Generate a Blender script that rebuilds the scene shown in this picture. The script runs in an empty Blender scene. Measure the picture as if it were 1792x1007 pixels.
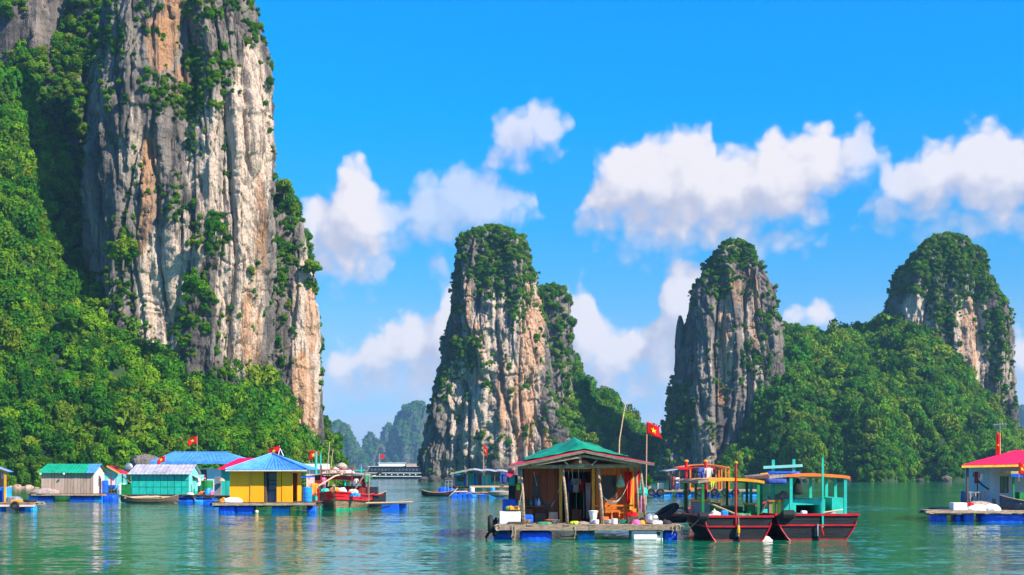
import bpy, bmesh, math, random
import numpy as np
from math import radians, pi, sin, cos

SC = bpy.context.scene
COL = SC.collection
F = 2240.0          # focal length in photograph pixels (1792 wide)
H = 2.54            # camera height above the water, metres
HOR = 828.0         # horizon row of the photograph

# ------------------------------------------------------------------ camera
cam_d = bpy.data.cameras.new('camera')
cam_d.sensor_width = 36.0
cam_d.lens = F / 1792.0 * 36.0
cam_d.shift_y = (HOR - 503.5) / 1792.0
cam_d.clip_start = 0.5
cam_d.clip_end = 20000
cam = bpy.data.objects.new('camera', cam_d)
cam.location = (0, 0, H)
cam.rotation_euler = (radians(90), 0, 0)
COL.objects.link(cam)
SC.camera = cam

# ------------------------------------------------------------------ light
SUN_EL = radians(38)
SUN_AZ = radians(123)      # clockwise from +Y (the view direction): right and behind the camera
sun_dir = np.array([sin(SUN_AZ) * cos(SUN_EL), cos(SUN_AZ) * cos(SUN_EL), sin(SUN_EL)])
sl = bpy.data.lights.new('sun', 'SUN')
sl.energy = 5.0
sl.angle = radians(0.53)
sl.color = (1.0, 0.89, 0.73)
so = bpy.data.objects.new('sun', sl)
so.rotation_euler = (pi / 2 - SUN_EL, 0, -SUN_AZ + pi)
so.location = (60, -60, 120)
COL.objects.link(so)

SC.view_settings.view_transform = 'Standard'
SC.view_settings.look = 'None'
SC.view_settings.gamma = 1.0
SC.view_settings.exposure = 0.92
SC.view_settings.use_curve_mapping = False
SC.cycles.use_denoising = True
SC.cycles.max_bounces = 6
SC.cycles.diffuse_bounces = 3
SC.cycles.glossy_bounces = 3
SC.cycles.transmission_bounces = 2
SC.cycles.volume_bounces = 0
SC.cycles.transparent_max_bounces = 6
SC.cycles.sample_clamp_indirect = 6


class NT:
    """small wrapper for writing node trees"""
    def __init__(s, tree):
        s.t = tree
    def n(s, kind, ins=None, **kw):
        nd = s.t.nodes.new(kind)
        for k, v in kw.items():
            setattr(nd, k, v)
        for k, v in (ins or {}).items():
            sock = nd.inputs[k]
            if isinstance(v, bpy.types.NodeSocket):
                s.t.links.new(v, sock)
            else:
                sock.default_value = v
        return nd
    def m(s, op, a, b=0.0, c=0.0, clamp=False):
        return s.n('ShaderNodeMath', {0: a, 1: b, 2: c}, operation=op, use_clamp=clamp).outputs[0]
    def mixc(s, f, a, b, blend='MIX'):
        nd = s.n('ShaderNodeMix', data_type='RGBA', blend_type=blend)
        for k, v in ((0, f), (6, a), (7, b)):
            if isinstance(v, bpy.types.NodeSocket):
                s.t.links.new(v, nd.inputs[k])
            else:
                nd.inputs[k].default_value = v if k == 0 else (tuple(v) + (1.0,))[:4]
        return nd.outputs[2]
    def rng(s, v, a, b, c=0.0, d=1.0, smooth=True):
        return s.n('ShaderNodeMapRange', {0: v, 1: a, 2: b, 3: c, 4: d},
                   interpolation_type='SMOOTHSTEP' if smooth else 'LINEAR').outputs[0]
    def noise(s, vec, scale, detail=4.0, rough=0.55, dist=0.0):
        return s.n('ShaderNodeTexNoise', {'Vector': vec, 'Scale': scale, 'Detail': detail, 'Roughness': rough, 'Distortion': dist})
    def link(s, a, b):
        s.t.links.new(a, b)


# ------------------------------------------------------------------ sky with cumulus (world shader)
def px_dir(x, y):
    dx, dy = x - 896.0, HOR - y
    az = math.atan2(dx, F)
    el = math.atan2(dy, math.hypot(F, dx))
    return az, el

# cloud banks: (column, top row, bottom row, opacity) as read off the sky, turned into azimuth and elevation;
# the bank is mirrored on round the horizon
BANK_U = [(400, 470, 420, .9), (500, 430, 410, .9), (520, 385, 430, .9), (545, 358, 470, .95), (575, 340, 484, .97), (592, 302, 492, 1), (620, 286, 490, 1), (646, 300, 476, 1), (664, 338, 460, .9), (682, 350, 445, .66),
          (720, 326, 440, .62), (760, 312, 440, .62), (800, 300, 436, .62), (850, 300, 420, .62), (885, 322, 402, .6), (920, 338, 384, .6), (942, 352, 362, .6), (956, 400, 360, .8), (992, 400, 360, .9), (1004, 366, 376, .95),
          (1020, 330, 396, 1), (1045, 286, 410, 1), (1070, 263, 416, 1), (1100, 246, 421, 1), (1130, 238, 424, 1), (1160, 242, 426, 1), (1200, 234, 427, 1), (1232, 221, 428, 1), (1248, 238, 430, 1), (1262, 272, 430, 1), (1290, 268, 430, 1),
          (1320, 242, 427, 1), (1345, 230, 421, 1), (1375, 240, 412, 1), (1400, 236, 402, 1), (1425, 223, 388, 1), (1450, 228, 372, 1), (1472, 250, 352, .92), (1486, 236, 330, .9), (1502, 221, 312, .85), (1518, 232, 304, .8),
          (1534, 262, 322, .75), (1552, 276, 352, .8), (1572, 290, 372, .85), (1602, 277, 386, .9), (1640, 256, 392, .95), (1680, 236, 396, .95), (1720, 223, 396, .95), (1760, 222, 392, .95), (1792, 226, 386, .95), (1850, 242, 372, .95),
          (1930, 292, 342, .9), (1990, 330, 300, .9), (2300, 360, 300, .9)]
BANK_L = [(300, 690, 640, .8), (552, 690, 650, .8), (566, 640, 680, .9), (595, 612, 690, .95), (616, 612, 690, .95), (636, 590, 690, .95), (662, 586, 690, .95), (690, 568, 692, .95), (722, 560, 694, .95), (746, 560, 694, .95), (766, 514, 694, .95),
          (786, 500, 694, .95), (812, 520, 690, .95), (850, 520, 690, .95), (950, 500, 690, .95), (990, 498, 690, .95), (1004, 498, 690, .9), (1016, 489, 692, .95), (1030, 503, 694, .95), (1046, 540, 694, .95), (1062, 553, 696, .95), (1082, 570, 698, .95), (1102, 586, 698, .95), (1122, 586, 698, .95), (1146, 560, 698, .95), (1160, 502, 698, .92),
          (1176, 474, 698, .92), (1196, 457, 698, .92), (1216, 462, 698, .92), (1232, 500, 690, .9), (1300, 560, 680, .9), (1352, 600, 572, .9), (1368, 560, 578, .9), (1386, 536, 584, .95), (1410, 529, 586, .95), (1436, 533, 586, .95), (1460, 550, 584, .95),
          (1482, 568, 580, .9), (1500, 620, 580, .9), (1740, 660, 620, .9), (1766, 612, 640, .9), (1790, 592, 660, .95), (1830, 590, 664, .95), (1900, 612, 650, .9), (1960, 650, 620, .9), (2300, 660, 620, .9)]
BANK_T = [(300, 520, 440, .5), (520, 480, 440, .5), (545, 450, 486, .6), (580, 440, 500, .66), (620, 440, 504, .66), (660, 440, 496, .66), (690, 455, 476, .6), (712, 520, 440, .6), (735, 470, 470, .5), (760, 458, 490, .55), (785, 470, 478, .5), (800, 520, 440, .6),
          (828, 320, 262, .7), (846, 258, 290, .74), (862, 234, 292, .78), (882, 208, 292, .8), (910, 192, 288, .8), (940, 192, 276, .8), (965, 200, 258, .78), (990, 210, 236, .72), (1010, 250, 200, .7),
          (1040, 420, 380, .6), (1080, 396, 432, .5), (1200, 390, 444, .6), (1330, 390, 440, .6), (1400, 400, 424, .5), (1460, 440, 380, .5), (1500, 420, 360, .5), (1520, 330, 360, .5), (1560, 340, 400, .6), (1640, 350, 412, .6), (1720, 350, 412, .6), (1790, 350, 402, .6), (1900, 360, 390, .5), (1990, 420, 360, .5), (2300, 420, 360, .5)]
AZR, ELR = 0.62, 0.42
def bank_curve(t, u, lst):
    nd = t.n('ShaderNodeRGBCurve', {'Fac': 1.0, 'Color': u})
    cm = nd.mapping
    cm.clip_min_x = cm.clip_min_y = 0; cm.clip_max_x = cm.clip_max_y = 1
    for ch in range(3):
        cv = cm.curves[ch]
        pts = []
        for (x, ty, by, op) in lst:
            az_, _ = px_dir(x, 828)
            v = (px_dir(x, ty)[1] / ELR, px_dir(x, by)[1] / ELR, op)[ch]
            pts.append((min(max((az_ + AZR) / (2 * AZR), 0), 1), v))
        cv.points[0].location = (0.0, pts[0][1]); cv.points[1].location = (1.0, pts[-1][1])
        for q_ in pts: cv.points.new(*q_)
        for p_ in cv.points: p_.handle_type = 'AUTO_CLAMPED'
    cm.update()
    sp = t.n('ShaderNodeSeparateColor', {0: nd.outputs[0]})
    return sp.outputs

def cloud_group():
    g = bpy.data.node_groups.new('cloud_field', 'ShaderNodeTree')
    g.interface.new_socket('P', in_out='INPUT', socket_type='NodeSocketVector')
    for nm in ('Dense', 'Alpha'):
        g.interface.new_socket(nm, in_out='OUTPUT', socket_type='NodeSocketFloat')
    t = NT(g)
    gi = g.nodes.new('NodeGroupInput'); go = g.nodes.new('NodeGroupOutput')
    P = gi.outputs[0]
    def n2(vec, scale, det, r):
        return t.n('ShaderNodeTexNoise', {'Vector': vec, 'Scale': scale, 'Detail': det, 'Roughness': r}, noise_dimensions='2D')
    k = .015
    w = t.n('ShaderNodeVectorMath', {0: n2(P, 30, 3, .5).outputs['Color'], 1: (k, k, 0), 2: P}, operation='MULTIPLY_ADD').outputs[0]
    PW = t.n('ShaderNodeVectorMath', {0: w, 1: (k / 2, k / 2, 0)}, operation='SUBTRACT').outputs[0]
    v1 = t.n('ShaderNodeTexVoronoi', {'Vector': PW, 'Scale': 48.0, 'Smoothness': .35}, feature='SMOOTH_F1', voronoi_dimensions='2D').outputs['Distance']
    v2 = t.n('ShaderNodeTexVoronoi', {'Vector': PW, 'Scale': 120.0}, feature='F1', voronoi_dimensions='2D').outputs['Distance']
    fb = n2(PW, 26, 4, .5).outputs[0]
    sx = t.n('ShaderNodeSeparateXYZ', {0: PW})
    uu = t.m('DIVIDE', t.m('PINGPONG', t.m('ADD', sx.outputs[0], AZR), 2 * AZR), 2 * AZR)
    e = sx.outputs[1]
    u3 = t.n('ShaderNodeCombineXYZ', {0: uu, 1: uu, 2: uu}).outputs[0]
    puff = t.m('ADD', t.m('ADD', t.m('MULTIPLY', t.m('SUBTRACT', .36, v1), .85), t.m('MULTIPLY', t.m('SUBTRACT', .42, v2), .30)), t.m('MULTIPLY', t.m('SUBTRACT', fb, .5), .55))
    res = []
    for lst, tw, bw in ((BANK_U, .020, .034), (BANK_L, .020, .040), (BANK_T, .030, .034)):
        o = bank_curve(t, u3, lst)
        a = t.m('DIVIDE', t.m('SUBTRACT', t.m('MULTIPLY', o[0], ELR), e), tw)
        b = t.m('DIVIDE', t.m('SUBTRACT', e, t.m('MULTIPLY', o[1], ELR)), bw)
        d = t.m('ADD', t.m('ADD', t.m('SMOOTH_MIN', a, b, .5), puff), .26)
        top = t.rng(a, .3, 1.4, .55, 1.0)          # crisp at the top, thin and soft below
        al = t.m('MULTIPLY', t.rng(d, -.10, t.m('ADD', .22, t.m('MULTIPLY', top, .75))), o[2])
        res.append((d, al))
    D = t.m('MAXIMUM', t.m('MINIMUM', res[0][0], 2.2), t.m('MAXIMUM', t.m('MINIMUM', res[1][0], 2.2), t.m('MINIMUM', res[2][0], .6)))
    A = t.m('MAXIMUM', t.m('MAXIMUM', res[0][1], res[1][1]), res[2][1])
    t.link(D, go.inputs[0]); t.link(A, go.inputs[1])
    return g

world = bpy.data.worlds.new('World')
SC.world = world
world.use_nodes = True
W = NT(world.node_tree)
world.node_tree.nodes.clear()
sky = W.n('ShaderNodeTexSky', sky_type='NISHITA', sun_disc=False, sun_elevation=SUN_EL, sun_rotation=SUN_AZ,
          altitude=0.0, air_density=1.0, dust_density=0.25, ozone_density=2.5)
gen = W.n('ShaderNodeTexCoord').outputs['Generated']
sep = W.n('ShaderNodeSeparateXYZ', {0: gen})
az = W.m('ARCTAN2', sep.outputs[0], sep.outputs[1])
el = W.m('ARCSINE', sep.outputs[2])
P = W.n('ShaderNodeCombineXYZ', {0: az, 1: el, 2: 0.0}).outputs[0]
Poff = W.n('ShaderNodeVectorMath', {0: P, 1: (0.013, 0.022, 0)}, operation='ADD').outputs[0]
cg = cloud_group()
c0 = W.n('ShaderNodeGroup', {0: P}, node_tree=cg)
c1 = W.n('ShaderNodeGroup', {0: Poff}, node_tree=cg)
# tropical blue: the clear sky is tinted by height above the horizon, the same all the way round
tr = W.n('ShaderNodeValToRGB', {0: W.m('MULTIPLY', el, 2.0)})
cr = tr.color_ramp
for k, (p_, c_) in enumerate([(0.0, (.66, .86, 1.50)), (.07, (.62, .87, 1.45)), (.2, (.50, .92, 1.32)), (.376, (.15, 1.02, 1.55)), (.546, (.0, 1.20, 2.15)), (.70, (.0, 1.28, 2.45)), (1.0, (.15, 1.2, 2.2))]):
    e_ = cr.elements[k] if k < 2 else cr.elements.new(p_)
    e_.position = p_; e_.color = tuple(v / 2.5 for v in c_) + (1,)
skyc = W.mixc(1.0, sky.outputs[0], tr.outputs[0], 'MULTIPLY')
skyc = W.mixc(1.0, skyc, (2.5, 2.5, 2.5), 'MULTIPLY')
alpha = W.m('MULTIPLY', c0.outputs[1], .97)
dif = W.m('SUBTRACT', c0.outputs[0], c1.outputs[0])
lit = W.rng(dif, -.80, .95)
ccol = W.mixc(lit, (4.7, 4.9, 6.2), (8.0, 7.6, 7.9))
up = W.rng(sep.outputs[2], -.01, .01)
st = W.n('ShaderNodeTexNoise', {'Vector': W.n('ShaderNodeVectorMath', {0: P, 1: (7, 26, 0)}, operation='MULTIPLY').outputs[0], 'Scale': 1.0, 'Detail': 4.0}, noise_dimensions='2D').outputs[0]
low = W.m('MULTIPLY', W.rng(el, .15, .02), W.rng(st, .25, .60))
col = W.mixc(W.m('MULTIPLY', low, .62), skyc, (6.0, 6.3, 7.3))
col = W.mixc(W.m('MULTIPLY', alpha, up), col, ccol)
bg = W.n('ShaderNodeBackground', {'Color': col, 'Strength': 0.064})
wo = W.n('ShaderNodeOutputWorld')
W.link(bg.outputs[0], wo.inputs[0])
world.cycles.sampling_method = 'MANUAL'
world.cycles.sample_map_resolution = 512

# ------------------------------------------------------------------ helpers: tags, pixel -> place
def X(px, D): return (px - 896.0) / F * D
def Z(py, D): return H + (HOR - py) / F * D

def tag(o, label=None, cat=None, group=None, kind=None):
    if label: o['label'] = label
    if cat: o['category'] = cat
    if group: o['group'] = group
    if kind: o['kind'] = kind
    return o

ORG = {}
def empty(name, loc, label=None, cat=None, group=None, rz=0.0, local=False):
    o = bpy.data.objects.new(name, None)
    o.empty_display_size = 0.3
    o.location = loc
    o.rotation_euler = (0, 0, rz)
    COL.objects.link(o)
    ORG[o.name] = (0, 0, 0) if (local or rz) else tuple(loc)
    return tag(o, label, cat, group)

class MB:
    """collects geometry for ONE mesh object"""
    def __init__(s):
        s.v = []; s.f = []
    def add(s, vs, fs):
        b = len(s.v)
        s.v.extend([tuple(map(float, p)) for p in vs])
        s.f.extend([tuple(b + i for i in q) for q in fs])
        return s
    def hexa(s, p):   # 8 points: bottom 4, top 4
        return s.add(p, [(3, 2, 1, 0), (4, 5, 6, 7), (0, 1, 5, 4), (1, 2, 6, 5), (2, 3, 7, 6), (3, 0, 4, 7)])
    def box(s, x0, x1, y0, y1, z0, z1):
        return s.hexa([(x0, y0, z0), (x1, y0, z0), (x1, y1, z0), (x0, y1, z0), (x0, y0, z1), (x1, y0, z1), (x1, y1, z1), (x0, y1, z1)])
    def beam(s, p, q, w, h=None, up=(0, 0, 1)):
        h = h or w
        p = np.array(p, float); q = np.array(q, float)
        d = q - p; d /= np.linalg.norm(d)
        u = np.array(up, float)
        if abs(d @ u) > .97: u = np.array((0, 1.0, 0))
        a = np.cross(d, u); a /= np.linalg.norm(a)
        b = np.cross(a, d)
        a *= w / 2; b *= h / 2
        return s.hexa([p - a - b, p + a - b, q + a - b, q - a - b, p - a + b, p + a + b, q + a + b, q - a + b])
    def tube(s, pts, r, n=8, close=False):
        pts = [np.array(p, float) for p in pts]
        m = len(pts)
        rs = r if hasattr(r, '__len__') else [r] * m
        vs = []; fs = []
        u = None
        for i, p in enumerate(pts):
            if close: d = pts[(i + 1) % m] - pts[i - 1]
            else: d = pts[min(i + 1, m - 1)] - pts[max(i - 1, 0)]
            d = d / (np.linalg.norm(d) + 1e-9)
            if u is None:
                u = np.cross(d, (0.0, 0.0, 1.0))
                if np.linalg.norm(u) < .1: u = np.cross(d, (1.0, 0, 0))
            u = u - d * (u @ d); u /= np.linalg.norm(u) + 1e-9
            w = np.cross(d, u)
            for k in range(n):
                a = 2 * pi * k / n
                vs.append(p + rs[i] * (cos(a) * u + sin(a) * w))
        for i in range(m if close else m - 1):
            j = (i + 1) % m
            for k in range(n):
                l = (k + 1) % n
                fs.append((i * n + k, i * n + l, j * n + l, j * n + k))
        if not close:
            fs.append(tuple(range(n))[::-1]); fs.append(tuple((m - 1) * n + k for k in range(n)))
        return s.add(vs, fs)
    def lathe(s, prof, c=(0, 0, 0), n=14, axis='z', sq=1.0):
        vs = []; fs = []; m = len(prof)
        for (r, h) in prof:
            for k in range(n):
                a = 2 * pi * k / n
                x, y, z = r * cos(a), r * sin(a) * sq, h
                if axis == 'x': x, y, z = h, r * cos(a) * sq, r * sin(a)
                elif axis == 'y': x, y, z = r * cos(a), h, r * sin(a) * sq
                vs.append((c[0] + x, c[1] + y, c[2] + z))
        for i in range(m - 1):
            for k in range(n):
                l = (k + 1) % n
                fs.append((i * n + k, i * n + l, (i + 1) * n + l, (i + 1) * n + k))
        fs.append(tuple(range(n))[::-1]); fs.append(tuple((m - 1) * n + k for k in range(n)))
        return s.add(vs, fs)
    def grid(s, G):
        G = np.asarray(G, float); n, m = G.shape[:2]
        fs = [(i * m + j, i * m + j + 1, (i + 1) * m + j + 1, (i + 1) * m + j) for i in range(n - 1) for j in range(m - 1)]
        return s.add(G.reshape(-1, 3), fs)
    def slab(s, G, t):   # a sheet with thickness t (offset down z or along vector)
        G = np.asarray(G, float); n, m = G.shape[:2]
        off = np.array(t if hasattr(t, '__len__') else (0, 0, -t), float)
        b = len(s.v)
        s.grid(G); s.grid(G + off)
        k = n * m
        rim = [i * m for i in range(n)] + [(n - 1) * m + j for j in range(1, m)] + [i * m + m - 1 for i in range(n - 2, -1, -1)] + [j for j in range(m - 2, 0, -1)]
        for i in range(len(rim)):
            a, c = rim[i], rim[(i + 1) % len(rim)]
            s.f.append((b + a, b + c, b + k + c, b + k + a))
        return s
    def build(s, name, mat, parent=None, smooth=False, **kw):
        o = (0, 0, 0)
        if parent is not None: o = ORG.get(parent.name, (0, 0, 0))
        me = bpy.data.meshes.new(name)
        v = np.asarray(s.v, float) - np.asarray(o, float)
        if parent is None:
            c = np.array([(v[:, 0].min() + v[:, 0].max()) / 2, (v[:, 1].min() + v[:, 1].max()) / 2, v[:, 2].min()])
            v = v - c
        me.from_pydata(v.tolist(), [], s.f)
        bm = bmesh.new(); bm.from_mesh(me); bmesh.ops.recalc_face_normals(bm, faces=bm.faces); bm.to_mesh(me); bm.free()
        if smooth:
            me.polygons.foreach_set('use_smooth', [True] * len(me.polygons))
        me.materials.append(mat)
        ob = bpy.data.objects.new(name, me)
        COL.objects.link(ob)
        if parent is not None:
            ob.parent = parent
            ORG[ob.name] = o
        else:
            ob.location = c
            ORG[ob.name] = tuple(c)
        tag(ob, **kw)
        return ob

_unit = {}
def brick_box(name, mat, parent, x0, x1, y0, y1, z0, z1, rot=None):
    """an alike piece (plank, slat, panel): shares one unit-box mesh per material"""
    key = mat.name
    if key not in _unit:
        mb = MB().box(-.5, .5, -.5, .5, -.5, .5)
        me = bpy.data.meshes.new('board_' + key); me.from_pydata(mb.v, [], mb.f); me.materials.append(mat); _unit[key] = me
    ob = bpy.data.objects.new(name, _unit[key])
    COL.objects.link(ob)
    o = ORG.get(parent.name, (0, 0, 0))
    ob.parent = parent
    ob.location = ((x0 + x1) / 2 - o[0], (y0 + y1) / 2 - o[1], (z0 + z1) / 2 - o[2])
    ob.scale = (abs(x1 - x0), abs(y1 - y0), abs(z1 - z0))
    if rot: ob.rotation_euler = rot
    return ob

# ------------------------------------------------------------------ materials
def rgb(h):
    h = h.lstrip('#'); c = [int(h[i:i + 2], 16) / 255 for i in (0, 2, 4)]
    return tuple(x / 12.92 if x <= .04045 else ((x + .055) / 1.055) ** 2.4 for x in c)

_mats = {}
def paint(name, col, rough=.55, var=.22, scale=2.5, stretch=(1, 1, 1), bump=.15, dirt=.35, rnd=.08, bscale=14, metal=0.0, trans=0.0, dirtcol=(.10, .085, .06)):
    if name in _mats: return _mats[name]
    m = bpy.data.materials.new(name); m.use_nodes = True
    t = NT(m.node_tree); m.node_tree.nodes.clear()
    tc = t.n('ShaderNodeTexCoord').outputs['Object']
    oi = t.n('ShaderNodeObjectInfo')
    off = t.n('ShaderNodeVectorMath', {0: oi.outputs['Location'], 1: (3.1, 1.7, 2.3)}, operation='MULTIPLY').outputs[0]
    v = t.n('ShaderNodeVectorMath', {0: tc, 1: off}, operation='ADD').outputs[0]
    v = t.n('ShaderNodeVectorMath', {0: v, 1: stretch}, operation='MULTIPLY').outputs[0]
    n1 = t.noise(v, scale, 5, .6).outputs[0]
    n2 = t.noise(v, scale * .37, 6, .68, .6).outputs[0]
    lo = tuple(c * (1 - var) for c in col); hi = tuple(min(1, c * (1 + var)) for c in col)
    c = t.mixc(t.rng(n1, .3, .7), lo, hi)
    c = t.mixc(t.m('MULTIPLY', t.rng(n2, .52, .75), dirt), c, tuple(.5 * a + .5 * b for a, b in zip(dirtcol, [.35 * x for x in col])))
    hs = t.n('ShaderNodeHueSaturation', {'Color': c, 'Value': t.m('ADD', 1 - rnd, t.m('MULTIPLY', oi.outputs['Random'], 2 * rnd)), 'Hue': .5, 'Saturation': 1.0}).outputs[0]
    nb = t.noise(v, bscale, 4, .6).outputs[0]
    bp = t.n('ShaderNodeBump', {'Strength': bump, 'Distance': .03, 'Height': nb})
    r = t.m('ADD', rough - .08, t.m('MULTIPLY', n2, .2), clamp=True)
    b = t.n('ShaderNodeBsdfPrincipled', {'Base Color': hs, 'Roughness': r, 'Metallic': metal, 'Normal': bp.outputs[0]})
    b.inputs['Specular IOR Level'].default_value = .35
    out = b.outputs[0]
    if trans > 0:
        tr = t.n('ShaderNodeBsdfTranslucent', {'Color': hs})
        out = t.n('ShaderNodeMixShader', {0: trans, 1: out, 2: tr.outputs[0]}).outputs[0]
    mo = t.n('ShaderNodeOutputMaterial'); t.link(out, mo.inputs[0])
    _mats[name] = m
    return m

# ------------------------------------------------------------------ water
def make_water():
    m = bpy.data.materials.new('sea_water'); m.use_nodes = True
    t = NT(m.node_tree); m.node_tree.nodes.clear()
    pos = t.n('ShaderNodeNewGeometry').outputs['Position']
    patch = t.noise(t.n('ShaderNodeVectorMath', {0: pos, 1: (.016, .03, 0)}, operation='MULTIPLY').outputs[0], 1.0, 4, .6, .5).outputs[0]
    col = t.mixc(t.rng(patch, .35, .68), (.005, .155, .060), (.008, .205, .115))
    def lay(sx, sy, det, amp):
        v = t.n('ShaderNodeVectorMath', {0: pos, 1: (sx, sy, 0)}, operation='MULTIPLY').outputs[0]
        c = t.n('ShaderNodeTexNoise', {'Vector': v, 'Scale': 1.0, 'Detail': det, 'Roughness': .55, 'Distortion': .3}, noise_dimensions='2D').outputs['Color']
        c = t.n('ShaderNodeVectorMath', {0: c, 1: (.5, .5, .5)}, operation='SUBTRACT').outputs[0]
        return t.n('ShaderNodeVectorMath', {0: c, 1: (amp * .8, amp, 0)}, operation='MULTIPLY').outputs[0]
    add = lambda a_, b_: t.n('ShaderNodeVectorMath', {0: a_, 1: b_}, operation='ADD').outputs[0]
    slope = add(add(lay(.22, .42, 1, .20), lay(.80, 1.9, 2, .36)), lay(2.8, 6.4, 3, .46))
    gust = t.rng(patch, .34, .66, .22, .9)
    slope = t.n('ShaderNodeVectorMath', {0: slope, 'Scale': gust}, operation='SCALE').outputs[0]
    nrm = t.n('ShaderNodeVectorMath', {0: add(slope, (0, 0, 1))}, operation='NORMALIZE').outputs[0]
    b = t.n('ShaderNodeBsdfPrincipled', {'Base Color': col, 'Roughness': .06, 'IOR': 1.333, 'Normal': nrm})
    b.inputs['Specular IOR Level'].default_value = .5
    mo = t.n('ShaderNodeOutputMaterial'); t.link(b.outputs[0], mo.inputs[0])
    w = MB().grid([[(x, y, 0) for x in np.linspace(-3400, 3400, 5)] for y in np.linspace(-300, 5900, 5)]).build('water', m)
    tag(w, 'green-blue rippled bay water under the floating houses', kind='structure')
make_water()

# ------------------------------------------------------------------ numpy noise
_rs = np.random.RandomState(11)
_perm = _rs.permutation(512); _perm = np.concatenate([_perm, _perm, _perm])
_grad = _rs.normal(size=(512, 3)); _grad /= np.linalg.norm(_grad, axis=1, keepdims=True)
def pnoise(p, seed=0):
    p = np.asarray(p, float) + seed * 17.31
    i = np.floor(p).astype(int); f = p - i; i &= 511
    u = f * f * f * (f * (f * 6 - 15) + 10)
    out = 0
    for dx in (0, 1):
        for dy in (0, 1):
            for dz in (0, 1):
                h = _perm[_perm[_perm[(i[:, 0] + dx) & 511] + ((i[:, 1] + dy) & 511)] + ((i[:, 2] + dz) & 511)]
                g = _grad[h]
                d = g[:, 0] * (f[:, 0] - dx) + g[:, 1] * (f[:, 1] - dy) + g[:, 2] * (f[:, 2] - dz)
                w = (u[:, 0] if dx else 1 - u[:, 0]) * (u[:, 1] if dy else 1 - u[:, 1]) * (u[:, 2] if dz else 1 - u[:, 2])
                out = out + d * w
    return out * 1.6
def fbm(p, o=4, seed=0, g=.5):
    s = 0; a = 1.0; n = 0
    for k in range(o):
        s = s + a * pnoise(p * (2.03 ** k), seed + k); n += a; a *= g
    return s / n
def ridge(p, seed=0, o=2):
    s = 0; a = 1.0; n = 0
    for k in range(o):
        s = s + a * (1 - 2 * np.abs(pnoise(p * 2.1 ** k, seed + k))); n += a; a *= .5
    return s / n
def ss(x, a, b):
    t = np.clip((x - a) / (b - a), 0, 1); return t * t * (3 - 2 * t)

# ------------------------------------------------------------------ limestone
def rock_material(name, warm=1.0, far=False, green=0.0):
    m = bpy.data.materials.new(name); m.use_nodes = True
    t = NT(m.node_tree); m.node_tree.nodes.clear()
    pos = t.n('ShaderNodeNewGeometry').outputs['Position']
    def lay(s, zs, det, dist=.3, r=.6):
        v = t.n('ShaderNodeVectorMath', {0: pos, 1: (s, s, s * zs)}, operation='MULTIPLY').outputs[0]
        return t.noise(v, 1.0, det, r, dist).outputs[0]
    pale = t.n('ShaderNodeAttribute', attribute_name='pale').outputs['Fac']
    wrm = t.n('ShaderNodeAttribute', attribute_name='warm').outputs['Fac']
    st1 = lay(.55, .035, 5, .5); st2 = lay(1.7, .03, 4, .3); bl = lay(.16, .5, 5, .6); fine = lay(2.6, .8, 5, .4)
    g = t.mixc(t.rng(bl, .35, .65), (.075, .067, .062), (.225, .188, .158))
    p = t.mixc(t.rng(fine, .3, .7), (.38, .285, .215), (.60, .475, .375))
    f = t.rng(t.m('ADD', t.m('MULTIPLY', st1, .85), t.m('ADD', t.m('MULTIPLY', st2, .35), t.m('MULTIPLY', pale, .55))), .76, 1.04)
    c = t.mixc(f, g, p)
    st3 = lay(.42, .05, 4, .6)
    o = t.mixc(t.rng(fine, .3, .7), (.36, .15, .055), (.52, .27, .12))
    fo = t.rng(t.m('ADD', st3, t.m('MULTIPLY', wrm, .45)), .62, .86)
    fo = t.m('MULTIPLY', fo, t.rng(st2, .30, .62, .25, 1.0))
    c = t.mixc(t.m('MULTIPLY', fo, .78 * warm), c, o)
    blk = lay(.8, .03, 3, .4)
    c = t.mixc(t.m('MULTIPLY', t.rng(t.m('ADD', t.m('MULTIPLY', blk, .7), t.m('MULTIPLY', lay(2.4, .02, 3), .3)), .52, .62), .72), c, (.035, .033, .035))      # black water stains
    zz_ = t.n('ShaderNodeSeparateXYZ', {0: pos}).outputs[2]
    c = t.mixc(t.m('MULTIPLY', t.rng(t.m('ADD', zz_, t.m('MULTIPLY', fine, 1.6)), 2.6, 1.4), .75), c, (.045, .042, .036))   # tide line
    if green > 0:
        nz = t.n('ShaderNodeSeparateXYZ', {0: t.n('ShaderNodeNewGeometry').outputs['Normal']}).outputs[2]
        gm = t.rng(t.m('ADD', t.m('MULTIPLY', nz, .8), lay(.04, .6, 5)), .50, .66)
        c = t.mixc(t.m('MULTIPLY', gm, green), c, (.030, .105, .022))
    bp = t.n('ShaderNodeBump', {'Strength': .8, 'Distance': .5 if not far else 2.0, 'Height': t.m('ADD', fine, t.m('MULTIPLY', st2, 1.2))})
    b = t.n('ShaderNodeBsdfPrincipled', {'Base Color': c, 'Roughness': .9, 'Normal': bp.outputs[0]})
    b.inputs['Specular IOR Level'].default_value = .15
    mo = t.n('ShaderNodeOutputMaterial'); t.link(b.outputs[0], mo.inputs[0])
    return m
ROCK = rock_material('limestone', 1.0)
ROCKFAR = rock_material('limestone_overgrown', .5, True, 1.0)

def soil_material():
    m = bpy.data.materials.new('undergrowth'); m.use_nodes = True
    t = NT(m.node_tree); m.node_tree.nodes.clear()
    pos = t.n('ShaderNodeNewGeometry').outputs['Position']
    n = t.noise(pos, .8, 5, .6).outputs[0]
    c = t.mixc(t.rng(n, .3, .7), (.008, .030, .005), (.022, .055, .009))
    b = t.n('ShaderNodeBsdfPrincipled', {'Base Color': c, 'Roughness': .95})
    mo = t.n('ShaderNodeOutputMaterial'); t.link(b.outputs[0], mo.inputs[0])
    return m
SOIL = soil_material()

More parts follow.
